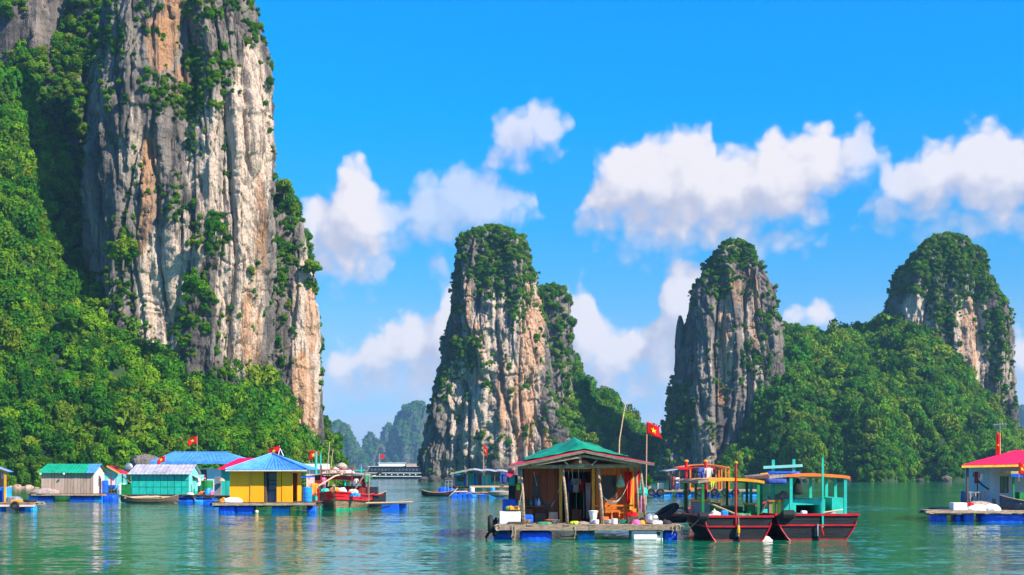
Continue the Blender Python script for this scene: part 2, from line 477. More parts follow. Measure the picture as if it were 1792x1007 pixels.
def mesh_np(name, V, Fq, mat, attrs=None, smooth=False):
    me = bpy.data.meshes.new(name)
    nV, nF = len(V), len(Fq)
    me.vertices.add(nV); me.vertices.foreach_set('co', V.astype(np.float32).ravel())
    me.loops.add(nF * 4); me.loops.foreach_set('vertex_index', Fq.astype(np.int32).ravel())
    me.polygons.add(nF); me.polygons.foreach_set('loop_start', np.arange(0, nF * 4, 4, dtype=np.int32))
    me.update(calc_edges=True)
    if smooth: me.polygons.foreach_set('use_smooth', np.ones(nF, bool))
    for k, a in (attrs or {}).items():
        at = me.attributes.new(k, 'FLOAT', 'POINT'); at.data.foreach_set('value', a.astype(np.float32))
    me.materials.append(mat)
    ob = bpy.data.objects.new(name, me); COL.objects.link(ob)
    return ob

def proj(V):
    D = np.maximum(V[:, 1], 1)
    return 896 + V[:, 0] / D * F, HOR - (V[:, 2] - H) / D * F

def ell(px, py, lst):
    """1 inside any of the ellipses (soft)"""
    a = np.zeros(len(px))
    for e in lst:
        cx, cy, rx, ry = e[:4]; w = e[4] if len(e) > 4 else 1.0
        d = np.sqrt(((px - cx) / rx) ** 2 + ((py - cy) / ry) ** 2)
        a = np.maximum(a, w * (1 - ss(d, .75, 1.15)))
    return a

def surf_points(V, Fq, dens_fn, per_m2, rs, seed_view=True):
    """random points on quads; dens_fn(center, normal) in 0..1"""
    a, b, c, d = (V[Fq[:, k]] for k in range(4))
    nrm = np.cross(c - a, d - b); ar = np.linalg.norm(nrm, axis=1) / 2
    nrm = nrm / (2 * ar[:, None] + 1e-9)
    ctr = (a + b + c + d) / 4
    pr = dens_fn(ctr, nrm) * ar * per_m2
    cnt = np.floor(pr + rs.rand(len(pr))).astype(int)
    idx = np.repeat(np.arange(len(Fq)), cnt)
    u = rs.rand(len(idx), 1); v = rs.rand(len(idx), 1)
    p = (a[idx] * (1 - u) + b[idx] * u) * (1 - v) + (d[idx] * (1 - u) + c[idx] * u) * v
    return p, nrm[idx]

# ---- leaf crowns (prototype meshes, shared)
def leaf_material(name, cols):
    m = bpy.data.materials.new(name); m.use_nodes = True
    t = NT(m.node_tree); m.node_tree.nodes.clear()
    oi = t.n('ShaderNodeObjectInfo')
    rp = t.n('ShaderNodeValToRGB', {0: oi.outputs['Random']})
    cr = rp.color_ramp
    while len(cr.elements) < len(cols): cr.elements.new(.5)
    for i, c in enumerate(cols):
        cr.elements[i].position = i / (len(cols) - 1); cr.elements[i].color = c + (1,)
    lf = t.n('ShaderNodeAttribute', attribute_name='tint').outputs['Fac']
    pos = t.n('ShaderNodeNewGeometry').outputs['Position']
    big = t.noise(pos, .06, 3, .5).outputs[0]
    val = t.m('ADD', t.m('ADD', .42, t.m('MULTIPLY', lf, .55)), t.m('MULTIPLY', big, .6))
    c = t.n('ShaderNodeHueSaturation', {'Color': rp.outputs[0], 'Value': val, 'Hue': t.m('ADD', .485, t.m('MULTIPLY', lf, .03))}).outputs[0]
    b = t.n('ShaderNodeBsdfPrincipled', {'Base Color': c, 'Roughness': .6})
    b.inputs['Specular IOR Level'].default_value = .1
    tr = t.n('ShaderNodeBsdfTranslucent', {'Color': t.mixc(.5, c, (.09, .16, .01))})
    mx = t.n('ShaderNodeMixShader', {0: .36, 1: b.outputs[0], 2: tr.outputs[0]})
    mo = t.n('ShaderNodeOutputMaterial'); t.link(mx.outputs[0], mo.inputs[0])
    return m
LEAF = leaf_material('foliage', [(.020, .110, .004), (.048, .195, .004), (.095, .270, .004), (.190, .350, .005), (.034, .150, .006), (.066, .225, .004), (.210, .300, .010), (.026, .125, .005)])
BARK = paint('bark', (.11, .085, .06), .9, .3, 6, (1, 1, .3), .4)

def crown_mesh(name, seed, nb=18, nl=46, leaf=.15, flat=.8):
    r = np.random.RandomState(seed)
    c = r.normal(size=(nb, 3)); c /= np.linalg.norm(c, axis=1, keepdims=True)
    c *= (r.rand(nb, 1) ** .45) * .68; c[:, 2] = c[:, 2] * flat + .1
    br = r.uniform(.24, .42, nb)
    P = []; N = []; T = []
    for i in range(nb):
        d = r.normal(size=(nl, 3)); d[:, 2] = d[:, 2] * .9 + .25
        d /= np.linalg.norm(d, axis=1, keepdims=True)
        P.append(c[i] + d * br[i] * r.uniform(.72, 1.12, (nl, 1)))
        n = d + r.normal(size=(nl, 3)) * .45
        N.append(n / np.linalg.norm(n, axis=1, keepdims=True))
        T.append(np.full(nl, r.rand()) * .6 + r.rand(nl) * .4)
    P = np.concatenate(P); N = np.concatenate(N); T = np.concatenate(T)
    k = len(P)
    a = np.cross(N, r.normal(size=(k, 3))); a /= np.linalg.norm(a, axis=1, keepdims=True)
    b = np.cross(N, a)
    s = leaf * r.uniform(.6, 1.35, (k, 1))
    V = np.stack([P - a * s, P - b * s * .55 + N * s * .1, P + a * s, P + b * s * .55 + N * s * .1], 1).reshape(-1, 3)
    Fq = np.arange(k * 4).reshape(-1, 4)
    me = bpy.data.meshes.new(name)
    me.vertices.add(k * 4); me.vertices.foreach_set('co', V.astype(np.float32).ravel())
    me.loops.add(k * 4); me.loops.foreach_set('vertex_index', Fq.astype(np.int32).ravel())
    me.polygons.add(k); me.polygons.foreach_set('loop_start', np.arange(0, k * 4, 4, dtype=np.int32))
    me.update(calc_edges=True)
    at = me.attributes.new('tint', 'FLOAT', 'POINT'); at.data.foreach_set('value', np.repeat(T, 4).astype(np.float32))
    me.materials.append(LEAF)
    return me
CROWNS = [crown_mesh('crown_%s' % 'abcdef'[k], 40 + k, 16 + 2 * k, 80, .118, (.7, .8, .9, .75, 1.0, .85)[k]) for k in range(6)]
PROTO = bpy.data.collections.new('crown_shapes')
for k, me in enumerate(CROWNS):
    ob = bpy.data.objects.new('crown_shape_%s' % 'abcdef'[k], me); PROTO.objects.link(ob)

def scatter_group():
    g = bpy.data.node_groups.new('scatter_crowns', 'GeometryNodeTree')
    g.interface.new_socket('Geometry', in_out='INPUT', socket_type='NodeSocketGeometry')
    g.interface.new_socket('Geometry', in_out='OUTPUT', socket_type='NodeSocketGeometry')
    t = NT(g)
    gi = g.nodes.new('NodeGroupInput'); go = g.nodes.new('NodeGroupOutput')
    ci = t.n('GeometryNodeCollectionInfo', {'Collection': PROTO, 'Separate Children': True, 'Reset Children': True})
    def attr(nm, ty):
        n = t.n('GeometryNodeInputNamedAttribute', data_type=ty); n.inputs[0].default_value = nm; return n.outputs[0]
    ip = t.n('GeometryNodeInstanceOnPoints', {'Points': gi.outputs[0], 'Instance': ci.outputs[0], 'Pick Instance': True,
             'Instance Index': attr('pick', 'INT'), 'Rotation': attr('rot', 'FLOAT_VECTOR'), 'Scale': attr('scl', 'FLOAT_VECTOR')})
    t.link(ip.outputs[0], go.inputs[0])
    return g
SCATTER = scatter_group()

def scatter(name, P, S, rs, label, zs=(.8, 1.15)):
    n = len(P)
    me = bpy.data.meshes.new(name)
    me.vertices.add(n); me.vertices.foreach_set('co', P.astype(np.float32).ravel())
    rot = np.stack([rs.uniform(-.25, .25, n), rs.uniform(-.25, .25, n), rs.uniform(0, 6.28, n)], 1)
    scl = np.stack([S * rs.uniform(.85, 1.15, n), S * rs.uniform(.85, 1.15, n), S * rs.uniform(zs[0], zs[1], n)], 1)
    for nm, ty, a, key in (('rot', 'FLOAT_VECTOR', rot, 'vector'), ('scl', 'FLOAT_VECTOR', scl, 'vector'), ('pick', 'INT', rs.randint(0, 6, n), 'value')):
        at = me.attributes.new(nm, ty, 'POINT')
        at.data.foreach_set(key, (a.astype(np.float32) if ty != 'INT' else a.astype(np.int32)).ravel())
    me.materials.append(LEAF)
    ob = bpy.data.objects.new(name, me); COL.objects.link(ob)
    md = ob.modifiers.new('scatter', 'NODES'); md.node_group = SCATTER
    tag(ob, label, kind='stuff')
    return ob

# ------------------------------------------------------------------ karst towers
def karst(name, D, prof, dr, nu, nv, seed, label, amp=1.0, sexp=2.7, zs=1.0, pale=(), warm=(), veg=(), bare=(), vscale=1.0, vdens=.25, base=.18, vsize=(.7, 2.0), topveg=True, mat=None, veglabel=None, cyoff=0.0, ledge=.55, inset=1.0):
    prof = sorted(prof, key=lambda p: -p[0])
    py = np.array([p[0] for p in prof], float)
    zz = Z(py, D); xl = X(np.array([p[1] for p in prof], float), D); xr = X(np.array([p[2] for p in prof], float), D)
    zt = zz[-1] - inset * 1.3 * zs
    tv = np.linspace(0, 1, nv)
    z = -2.0 + (zt + 2.0) * tv
    l = np.interp(z, zz, xl); r = np.interp(z, zz, xr)
    ker = np.ones(5) / 5
    if nv > 30:
        l = np.convolve(np.pad(l, 2, 'edge'), ker, 'valid'); r = np.convolve(np.pad(r, 2, 'edge'), ker, 'valid')
    w = (r - l) / 2; c = (r + l) / 2
    w = np.maximum(w - inset * zs * ss(tv, .55, .95), w * .35)        # room for the bushes on top
    wm = np.mean(w)
    d = dr * (w * .7 + wm * .3 * np.clip(w / wm * 1.6, 0, 1))
    # angle: 72% of the columns on the side the camera sees
    k = int(nu * .76)
    th = np.concatenate([np.linspace(pi - .25, 2 * pi + .25, k, endpoint=False), np.linspace(.25, pi - .25, nu - k, endpoint=False)])
    C, S = np.cos(th), np.sin(th)
    ex = 2 / sexp
    ux = np.sign(C) * np.abs(C) ** ex; uy = np.sign(S) * np.abs(S) ** ex
    Xg = c[:, None] + w[:, None] * ux[None]; Yg = D + cyoff + d[:, None] * uy[None]; Zg = np.repeat(z[:, None], nu, 1)
    nx = np.sign(C) * np.abs(C) ** (2 - ex); ny = np.sign(S) * np.abs(S) ** (2 - ex)
    nx = nx[None] / w[:, None]; ny = ny[None] / np.maximum(d[:, None], .1)
    nn = np.sqrt(nx ** 2 + ny ** 2); nx = nx / nn; ny = ny / nn
    P = np.stack([Xg.ravel(), Yg.ravel(), Zg.ravel()], 1) / zs
    q = lambda s, k: P * np.array([1 / s, 1 / s, k / s])
    warp = np.stack([fbm(q(14, .4), 2, seed + 3), fbm(q(14, .4), 2, seed + 5), np.zeros(len(P))], 1) * 2.0
    Pw = P + warp
    qw = lambda s, k: Pw * np.array([1 / s, 1 / s, k / s])
    h = 2.6 * fbm(q(17, .35), 3, seed)
    rd = ridge(qw(8.5, .14), seed + 20, 2)
    h = h + 2.5 * (rd - .35)
    rd2 = ridge(qw(2.9, .07), seed + 30, 2)
    h = h + .6 * (rd2 - .3)
    # stepped blocks and ledges
    zb = P[:, 2] / 8.0 + 1.3 * fbm(q(11, .3), 3, seed + 41)
    fr = zb - np.floor(zb)
    h = h + ledge * (1.5 * (ss(fr, 0, .14) - fr) * (fbm(q(9, .5), 2, seed + 44) + .55))
    bl = fbm(q(3.4, .55), 3, seed + 50); h = h + .55 * np.round(bl * 4) / 2.2
    h = h + .45 * fbm(q(1.1, .5), 3, seed + 60)
    # upright slabs standing proud of each other, and deep narrow joints between them
    h = h + 1.5 * np.round(fbm(qw(6.5, .07), 2, seed + 80) * 4) / 4
    h = h - 2.3 * np.exp(-np.abs(pnoise(qw(7.5, .09), seed + 82)) / .045)
    h = h - 1.1 * np.exp(-np.abs(pnoise(qw(3.0, .10), seed + 84)) / .06)
    h = h - .7 * np.exp(-np.abs(pnoise(q(5.5, 1.5), seed + 86)) / .035) * (fbm(q(9, .5), 2, seed + 88) > 0)
    fade = np.clip(w / (wm * .5), 0.15, 1)[:, None].repeat(nu, 1).ravel()
    h = h * amp * zs * fade - 1.6 * zs * np.exp(-((Zg.ravel() / zs - .4) / 1.1) ** 2)     # tidal notch
    V = np.stack([Xg.ravel() + nx.ravel() * h, Yg.ravel() + ny.ravel() * h, Zg.ravel() + .5 * zs * fbm(q(2.2, 1), 2, seed + 70)], 1)
    ii, jj = np.meshgrid(np.arange(nv - 1), np.arange(nu), indexing='ij')
    j2 = (jj + 1) % nu
    Fq = np.stack([ii * nu + jj, ii * nu + j2, (ii + 1) * nu + j2, (ii + 1) * nu + jj], -1).reshape(-1, 4)
    # cap
    top = V[(nv - 1) * nu:]; cc = top.mean(0)
    cap = []
    prev = (nv - 1) * nu
    extra = []
    for s_i, sc_ in enumerate((.66, .33, .02)):
        ring = cc + (top - cc) * sc_; ring[:, 2] += (1 - sc_ ** 2) * min(1.6, w[-1] * .25)
        extra.append(ring)
        st = len(V) + s_i * nu
        j = np.arange(nu); j2_ = (j + 1) % nu
        cap.append(np.stack([prev + j, prev + j2_, st + j2_, st + j], -1)); prev = st
    V = np.concatenate([V] + extra); Fq = np.concatenate([Fq] + cap)
    px, pyy = proj(V)
    at = {'pale': np.clip(ell(px, pyy, pale), -1, 1) if pale else np.zeros(len(V)), 'warm': ell(px, pyy, warm) if warm else np.zeros(len(V))}
    ob = mesh_np(name, V, Fq, mat or ROCK, at)
    tag(ob, label, kind='structure')
    rs = np.random.RandomState(seed)
    if vdens > 0:
        def dens(ctr, n):
            a, b = proj(ctr)
            e = ell(a, b, veg) if veg else 0
            br = ell(a, b, bare) if bare else 0
            up = ss(n[:, 2], .12, .55)
            nz = fbm(ctr / (7.0 * zs) * np.array([1, 1, .6]), 3, seed + 90)
            gen = up * ss(nz, -.25, .35) * (base * 5) + base * .35 * ss(nz, .1, .4)
            gen = gen + np.maximum(e, 0) * (.25 + .75 * ss(nz, -.35, .25)) * (.55 + .45 * up)
            if topveg: gen = np.maximum(gen, ss(n[:, 2], .55, .8) * .9)
            gen = gen * (1 - .95 * br)
            vis = (n[:, 1] < .35) | (n[:, 2] > .35)
            return np.clip(gen, 0, 1) * vis
        p, n = surf_points(V, Fq, dens, vdens / vscale ** 2, rs)
        s = rs.uniform(vsize[0], vsize[1], len(p)) * vscale
        p = p + n * s[:, None] * .25; p[:, 2] += s * .15
        keep = p[:, 2] > 1.5
        # each bush is a clump: smaller ones spill round and below the first
        p, n, s = p[keep], n[keep], s[keep]
        def near(sp, dz):
            o = rs.normal(size=p.shape) * (s * sp)[:, None]
            o -= n * np.sum(o * n, 1)[:, None]                      # stay on the face
            o[:, 2] = np.minimum(o[:, 2], .1 * s) + dz * s
            return p + o - n * (s * .2)[:, None]
        q1 = near(.6, -.3); q2 = near(.75, -.5)
        p = np.concatenate([p, q1, q2]); s = np.concatenate([s * .85, s * rs.uniform(.4, .75, len(s)), s * rs.uniform(.3, .6, len(s))])
        keep = p[:, 2] > 1.0
        scatter('cliff_vegetation', p[keep], s[keep], rs, veglabel or 'green bushes growing on the ' + label, (.55, 1.25))
    return ob

def hill(name, x0, x1, y0, y1, fn, nx, ny, label, veglabel, per, size, seed, mat=None, keep_fn=None, zs=(.7, 1.45)):
    xs = np.linspace(x0, x1, nx); ys = np.linspace(y0, y1, ny)
    Xg, Yg = np.meshgrid(xs, ys)
    Zg = fn(Xg.ravel(), Yg.ravel())
    V = np.stack([Xg.ravel(), Yg.ravel(), Zg], 1)
    sc_ = np.minimum(1, np.maximum(0, V[:, 2]) / 4)
    V[:, 2] += (5.0 * fbm(V / np.array([22, 30, 60]), 2, seed + 9) + 2.2 * fbm(V / np.array([12, 12, 30]), 3, seed) + .7 * fbm(V / np.array([3, 3, 9]), 2, seed + 4)) * sc_
    V[:, 2] = np.where(Zg <= -1.2, -1.5, V[:, 2])
    ii, jj = np.meshgrid(np.arange(ny - 1), np.arange(nx - 1), indexing='ij')
    Fq = np.stack([ii * nx + jj, ii * nx + jj + 1, (ii + 1) * nx + jj + 1, (ii + 1) * nx + jj], -1).reshape(-1, 4)
    ob = mesh_np(name, V, Fq, mat or SOIL, {})
    tag(ob, label, kind='structure')
    rs = np.random.RandomState(seed)
    def dens(c, n):
        g = (c[:, 2] > .05) * (1.0 + 1.6 * np.clip(1 - c[:, 2] / 7, 0, 1))
        g = g * (.70 + .55 * ss(fbm(c / np.array([6, 6, 6.]), 2, seed + 33), -.4, .3))
        if keep_fn is not None: g = g * keep_fn(c)
        return g
    p, n = surf_points(V, Fq, dens, per, rs)
    s = size[0] + (size[1] - size[0]) * rs.rand(len(p)) ** 2.4
    s = np.where(rs.rand(len(p)) < .035, s * 1.5 + .5, s)
    p[:, 2] += s * .3
    ed = np.clip(p[:, 2] / 6, .62, 1); s = s * ed
    scatter('forest', p, s, rs, veglabel, zs)
    return ob
# ================================================================== THE ISLANDS
# ---- big cliff on the near side, cut by the top of the picture
karst('limestone_tower', 252, [(-170, 230, 380), (-120, 200, 405), (-40, 190, 425), (0, 188, 432), (40, 184, 446), (90, 182, 462), (140, 180, 468), (200, 178, 474), (300, 176, 476),
      (400, 178, 474), (500, 184, 466), (600, 190, 455), (700, 190, 450), (860, 190, 450)], .75, 440, 460, 3,
      'tall grey and cream limestone tower rising out of the frame',
      pale=[(440, 250, 40, 190, 1), (400, 300, 60, 160, .7), (420, 520, 45, 150, 1), (285, 510, 45, 120, 1), (345, 250, 25, 110, .7), (230, 250, 24, 100, .5), (330, 420, 50, 60, .5)],
      warm=[(282, 70, 30, 60, 1), (262, 320, 16, 90, 1), (300, 20, 20, 40, 1), (250, 400, 10, 50, .8), (455, 420, 14, 120, .8), (440, 580, 20, 90, .8), (318, 150, 16, 40, .8)],
      veg=[(330, 165, 45, 35, .9), (265, 160, 30, 40, .6), (385, 120, 28, 45, .9), (345, 100, 18, 50, .8), (265, 30, 35, 30, .7), (355, 15, 35, 25, .9), (410, 12, 30, 16, 1),
           (340, 220, 22, 60, .6), (250, 290, 22, 60, .5), (385, 255, 18, 40, .5), (370, 410, 34, 40, .8), (345, 510, 30, 40, 1), (330, 570, 44, 40, 1), (300, 600, 30, 30, 1), (395, 560, 18, 40, .6), (390, 640, 50, 22, 1),
           (215, 420, 30, 50, .6), (200, 520, 36, 60, .7), (310, 345, 18, 30, .5), (205, 120, 22, 120, .35), (480, 140, 14, 60, .2)],
      bare=[(440, 280, 34, 190, 1), (285, 500, 34, 100, 1), (420, 530, 30, 100, .9)], vdens=1.3, base=.07, vsize=(.25, 1.15), amp=1.0)
karst('limestone_wall', 292, [(-170, -420, 160), (-60, -440, 190), (0, -460, 235), (60, -470, 262), (200, -500, 280), (860, -500, 300)], .32, 260, 300, 8,
      'dark limestone wall at the top left corner behind the tower',
      veg=[(110, 220, 120, 190, 1), (30, 330, 120, 230, 1), (150, 480, 130, 200, 1), (150, 40, 40, 70, .6), (-150, 300, 150, 400, 1)], bare=[(45, 40, 75, 55, .9)], vdens=.8, base=.4, vsize=(.7, 2.2), cyoff=6)
karst('limestone_buttress', 268, [(378, 518, 534), (392, 512, 540), (430, 500, 545), (480, 470, 552), (540, 460, 556), (620, 455, 555), (700, 455, 554), (760, 455, 559), (820, 450, 565), (860, 450, 566)], .85, 200, 300, 15,
      'narrow cream limestone buttress standing beside the tall tower',
      pale=[(535, 620, 30, 190, 1), (540, 470, 14, 60, .6)], warm=[(530, 690, 22, 80, .9), (545, 560, 12, 60, .9), (548, 770, 12, 40, .7)],
      veg=[(548, 470, 10, 40, .9), (500, 420, 22, 40, .9), (485, 520, 22, 110, .9), (480, 640, 24, 60, .9), (556, 660, 5, 50, .5)], bare=[(535, 640, 24, 130, .9)], vdens=.85, base=.10, vsize=(.35, 1.3), amp=.7)
# green saddle between tower and buttress
karst('limestone_shoulder', 280, [(318, 470, 492), (345, 440, 508), (380, 430, 526), (420, 420, 536), (500, 410, 542), (600, 405, 545), (860, 400, 550)], .7, 120, 160, 19,
      'overgrown rock shoulder behind the narrow buttress', veg=[(490, 500, 90, 240, 1)], vdens=.45, base=.4, vsize=(.8, 2.1), amp=.7)

_lx = np.array([-420, -250, 0, 60, 100, 160, 215, 260, 330, 400, 450, 500, 530, 556, 575, 592, 605, 640])
_ly = np.array([60, 100, 215, 300, 390, 470, 520, 580, 610, 636, 668, 738, 792, 826, 838, 846, 856, 862])
def left_hill(x, y):
    D = 250.0
    zc = Z(np.interp(x * F / D / (0.35 + .65 * y / D) + 896, _lx, _ly), D)
    t = np.clip((y - 219) / (252 - 219), -1, 1.8)
    z = np.where(t > 0, zc * np.minimum(np.sign(t) * np.abs(t) ** .72, 1.15), -1.5)
    return np.where(zc < .4, -1.5, z)
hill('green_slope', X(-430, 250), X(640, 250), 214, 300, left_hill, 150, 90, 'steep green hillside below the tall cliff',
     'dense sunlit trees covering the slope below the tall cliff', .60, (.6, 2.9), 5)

# ---- middle tower
karst('limestone_tower', 408, [(401, 852, 878), (406, 834, 894), (414, 822, 908), (427, 812, 919), (450, 806, 930), (480, 801, 937), (520, 795, 944), (560, 793, 948), (600, 788, 950), (640, 779, 953), (680, 769, 960), (720, 761, 972),
      (760, 753, 982), (800, 746, 990), (850, 741, 994)], .72, 340, 340, 25,
      'tall flat-topped limestone tower in the middle with a green cap',
      pale=[(870, 620, 60, 130, .6), (930, 600, 24, 140, .9), (825, 700, 50, 110, .8), (900, 740, 60, 90, .6), (780, 800, 40, 50, .4), (815, 520, 10, 90, .7)],
      warm=[(925, 640, 16, 160, 1), (815, 520, 10, 70, .8), (880, 690, 14, 80, .7), (945, 560, 8, 100, .9), (835, 620, 14, 60, .6), (958, 790, 10, 50, .7), (905, 720, 10, 90, .8)],
      veg=[(870, 425, 62, 40, 1), (890, 470, 44, 50, 1), (905, 530, 22, 50, 1), (845, 480, 32, 30, .8), (820, 440, 20, 40, .8), (815, 620, 28, 34, .9), (792, 655, 18, 36, .8), (776, 705, 10, 40, .45), (890, 685, 9, 14, 1), (888, 768, 14, 8, 1), (845, 790, 12, 12, .8), (800, 540, 8, 40, .5)],
      bare=[(925, 660, 30, 120, .8), (790, 790, 50, 60, .85), (860, 760, 80, 70, .6)], vdens=1.1, base=.04, vsize=(.45, 1.5), amp=1.2, ledge=.8)
karst('limestone_shoulder', 424, [(500, 950, 972), (515, 935, 990), (535, 930, 999), (560, 925, 1001), (600, 925, 1002), (640, 925, 1003), (680, 920, 1000), (740, 920, 1000), (850, 915, 1003)], .8, 160, 220, 29,
      'overgrown right shoulder of the middle limestone tower', veg=[(970, 560, 40, 80, 1), (985, 640, 30, 60, .9), (970, 700, 26, 90, .7)], bare=[(985, 770, 20, 50, .7)], pale=[(985, 740, 30, 70, .5)], vdens=.3, base=.25, vsize=(.8, 2.2), amp=.8)
_mx = np.array([930, 985, 1005, 1018, 1030, 1040, 1060, 1075, 1088, 1110, 1130, 1150, 1180, 1230])
_my = np.array([600, 620, 640, 676, 690, 700, 698, 704, 735, 752, 760, 772, 790, 820])
def mid_hill(x, y):
    D = 452.0
    zc = Z(np.interp(x * F / D + 896, _mx, _my), D)
    t = np.clip((y - 412) / (452 - 412), -1, 1.5)
    return np.where(t > 0, zc * np.minimum(np.abs(t) ** .5, 1.0 + .0 * t), -1.5)
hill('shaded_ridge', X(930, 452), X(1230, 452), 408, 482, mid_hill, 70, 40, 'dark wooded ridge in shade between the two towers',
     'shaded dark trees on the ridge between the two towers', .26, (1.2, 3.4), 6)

# ---- right-hand island: pointed tower, forest, domed tower
karst('limestone_tower', 404, [(424, 1281, 1299), (430, 1268, 1310), (445, 1250, 1319), (465, 1238, 1330), (490, 1226, 1340), (520, 1212, 1350), (560, 1205, 1356), (600, 1200, 1362), (650, 1196, 1364), (690, 1184, 1358), (730, 1176, 1345),
      (770, 1164, 1342), (810, 1156, 1340), (850, 1150, 1338)], .62, 280, 320, 35,
      'pointed grey limestone tower with a bushy tip on the right-hand island',
      pale=[(1270, 590, 16, 90, .9), (1320, 600, 24, 110, .5), (1240, 640, 20, 80, .35), (1225, 780, 30, 60, .4), (1310, 680, 30, 30, .5)],
      warm=[(1268, 590, 12, 80, 1), (1300, 500, 30, 40, .6), (1262, 690, 10, 20, 1), (1320, 560, 16, 60, .6)],
      veg=[(1300, 448, 20, 26, 1), (1258, 490, 28, 40, .8), (1340, 545, 16, 40, .8), (1325, 620, 24, 40, .5), (1195, 720, 22, 60, .8), (1180, 770, 18, 50, .9), (1160, 800, 20, 40, .7)],
      bare=[(1265, 640, 40, 110, .5)], vdens=.9, base=.05, vsize=(.45, 1.5), amp=1.1, inset=.6, ledge=.9)
karst('limestone_spire', 408, [(553, 1188, 1192), (565, 1184, 1197), (600, 1182, 1204), (660, 1180, 1215), (760, 1160, 1220), (850, 1150, 1220)], .8, 70, 140, 39,
      'slim rock spire on the flank of the pointed tower', inset=.1, veg=[(1185, 760, 40, 80, .8)], vdens=.3, base=.05, vsize=(.6, 1.4), amp=.45)
karst('limestone_shoulder', 412, [(522, 1346, 1358), (530, 1338, 1364), (560, 1330, 1368), (600, 1325, 1370), (680, 1320, 1372), (850, 1310, 1375)], .9, 100, 160, 43,
      'low rock shoulder between pointed tower and forest saddle', veg=[(1352, 560, 22, 60, .8)], pale=[(1362, 590, 8, 50, .6)], vdens=.3, base=.2, vsize=(.7, 1.8), amp=.6)
karst('limestone_dome', 428, [(414, 1650, 1668), (419, 1632, 1684), (431, 1614, 1698), (448, 1598, 1712), (472, 1580, 1728), (502, 1566, 1742), (530, 1558, 1753), (570, 1556, 1760), (620, 1552, 1766), (680, 1545, 1770), (730, 1540, 1773), (850, 1530, 1778)], .62, 300, 320, 47,
      'domed limestone peak with a bushy top at the right',
      pale=[(1605, 560, 36, 50, .8), (1615, 530, 24, 40, .5), (1700, 590, 34, 100, 1), (1695, 650, 30, 40, .9), (1760, 650, 12, 60, .5)], warm=[(1698, 590, 20, 80, .7), (1610, 575, 14, 20, .7)],
      veg=[(1655, 450, 80, 50, 1), (1600, 480, 40, 40, .9), (1650, 530, 30, 70, 1), (1735, 560, 22, 80, .9), (1750, 640, 14, 60, .5), (1715, 490, 34, 50, .9)], bare=[(1605, 565, 30, 40, .9), (1698, 600, 24, 80, .85)],
      vdens=1.2, base=.09, vsize=(.45, 1.5), amp=1.0, inset=.8)
_rx = np.array([1130, 1165, 1200, 1250, 1330, 1370, 1400, 1450, 1490, 1530, 1556, 1590, 1640, 1690, 1735, 1765, 1785, 1800, 1830, 1850, 1900])
_ry = np.array([850, 850, 850, 846, 585, 582, 590, 596, 590, 574, 552, 545, 580, 640, 700, 745, 775, 800, 834, 846, 850])
def right_hill(x, y):
    D = 428.0
    zc = Z(np.interp(x * F / np.maximum(y, 372) + 896, _rx, _ry), D)
    shore = 372 + 7 * np.sin(x * .11) + 4 * np.sin(x * .27 + 1)
    t = np.clip((y - shore) / (428 - shore), -1, 1.3)
    z = np.where(t > 0, zc * np.minimum(np.abs(t) ** .68, 1.0), -1.5)
    return np.where(zc < .5, -1.5, z)
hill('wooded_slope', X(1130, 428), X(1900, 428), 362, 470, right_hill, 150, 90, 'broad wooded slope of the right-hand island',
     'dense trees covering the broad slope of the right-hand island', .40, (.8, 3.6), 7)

# ---- far islands in the haze
far = [(1900, [(738, 585, 598), (745, 574, 606), (770, 568, 622), (800, 562, 636), (850, 556, 646)], 51, 'far pale blue limestone island beside the tall cliff'),
       (2100, [(757, 646, 653), (770, 638, 662), (790, 632, 674), (810, 628, 684), (850, 622, 690)], 53, 'far pointed limestone peak behind the cruise ship'),
       (2300, [(744, 676, 690), (760, 668, 706), (800, 660, 716), (850, 652, 720)], 55, 'low far shoulder left of the blue dome'),
       (2000, [(704, 728, 742), (710, 716, 750), (722, 706, 757), (745, 697, 761), (780, 686, 766), (815, 674, 772), (850, 666, 780)], 57, 'far blue domed island beside the middle tower'),
       (2000, [(712, 1782, 1800), (722, 1774, 1812), (760, 1768, 1830), (850, 1758, 1850)], 59, 'far blue island at the right edge of the picture'),
       (2600, [(742, 1108, 1122), (756, 1094, 1142), (800, 1080, 1170), (850, 1060, 1190)], 61, 'faint far island in the gap between the towers')]
for D, pr, sd, lab in far:
    karst('distant_island', D, pr, .8, 110, 90, sd, lab, amp=1.0, zs=D / 520.0, mat=ROCKFAR, vdens=.5, vscale=D / 800.0, base=.30, vsize=(.7, 1.5), inset=.3, veglabel='hazy green trees on the ' + lab)

# ---- air
hz = bpy.data.materials.new('haze'); hz.use_nodes = True
t = NT(hz.node_tree); hz.node_tree.nodes.clear()
pv = t.n('ShaderNodeVolumePrincipled', {'Color': (.34, .66, 1.0, 1), 'Density': .00017, 'Anisotropy': .1})
mo = t.n('ShaderNodeOutputMaterial'); t.link(pv.outputs[0], mo.inputs['Volume'])
hb = MB().box(-3450, 3450, -350, 5950, -2.6, 150).build('haze', hz)
tag(hb, 'thin pale blue sea haze between the islands', kind='stuff')
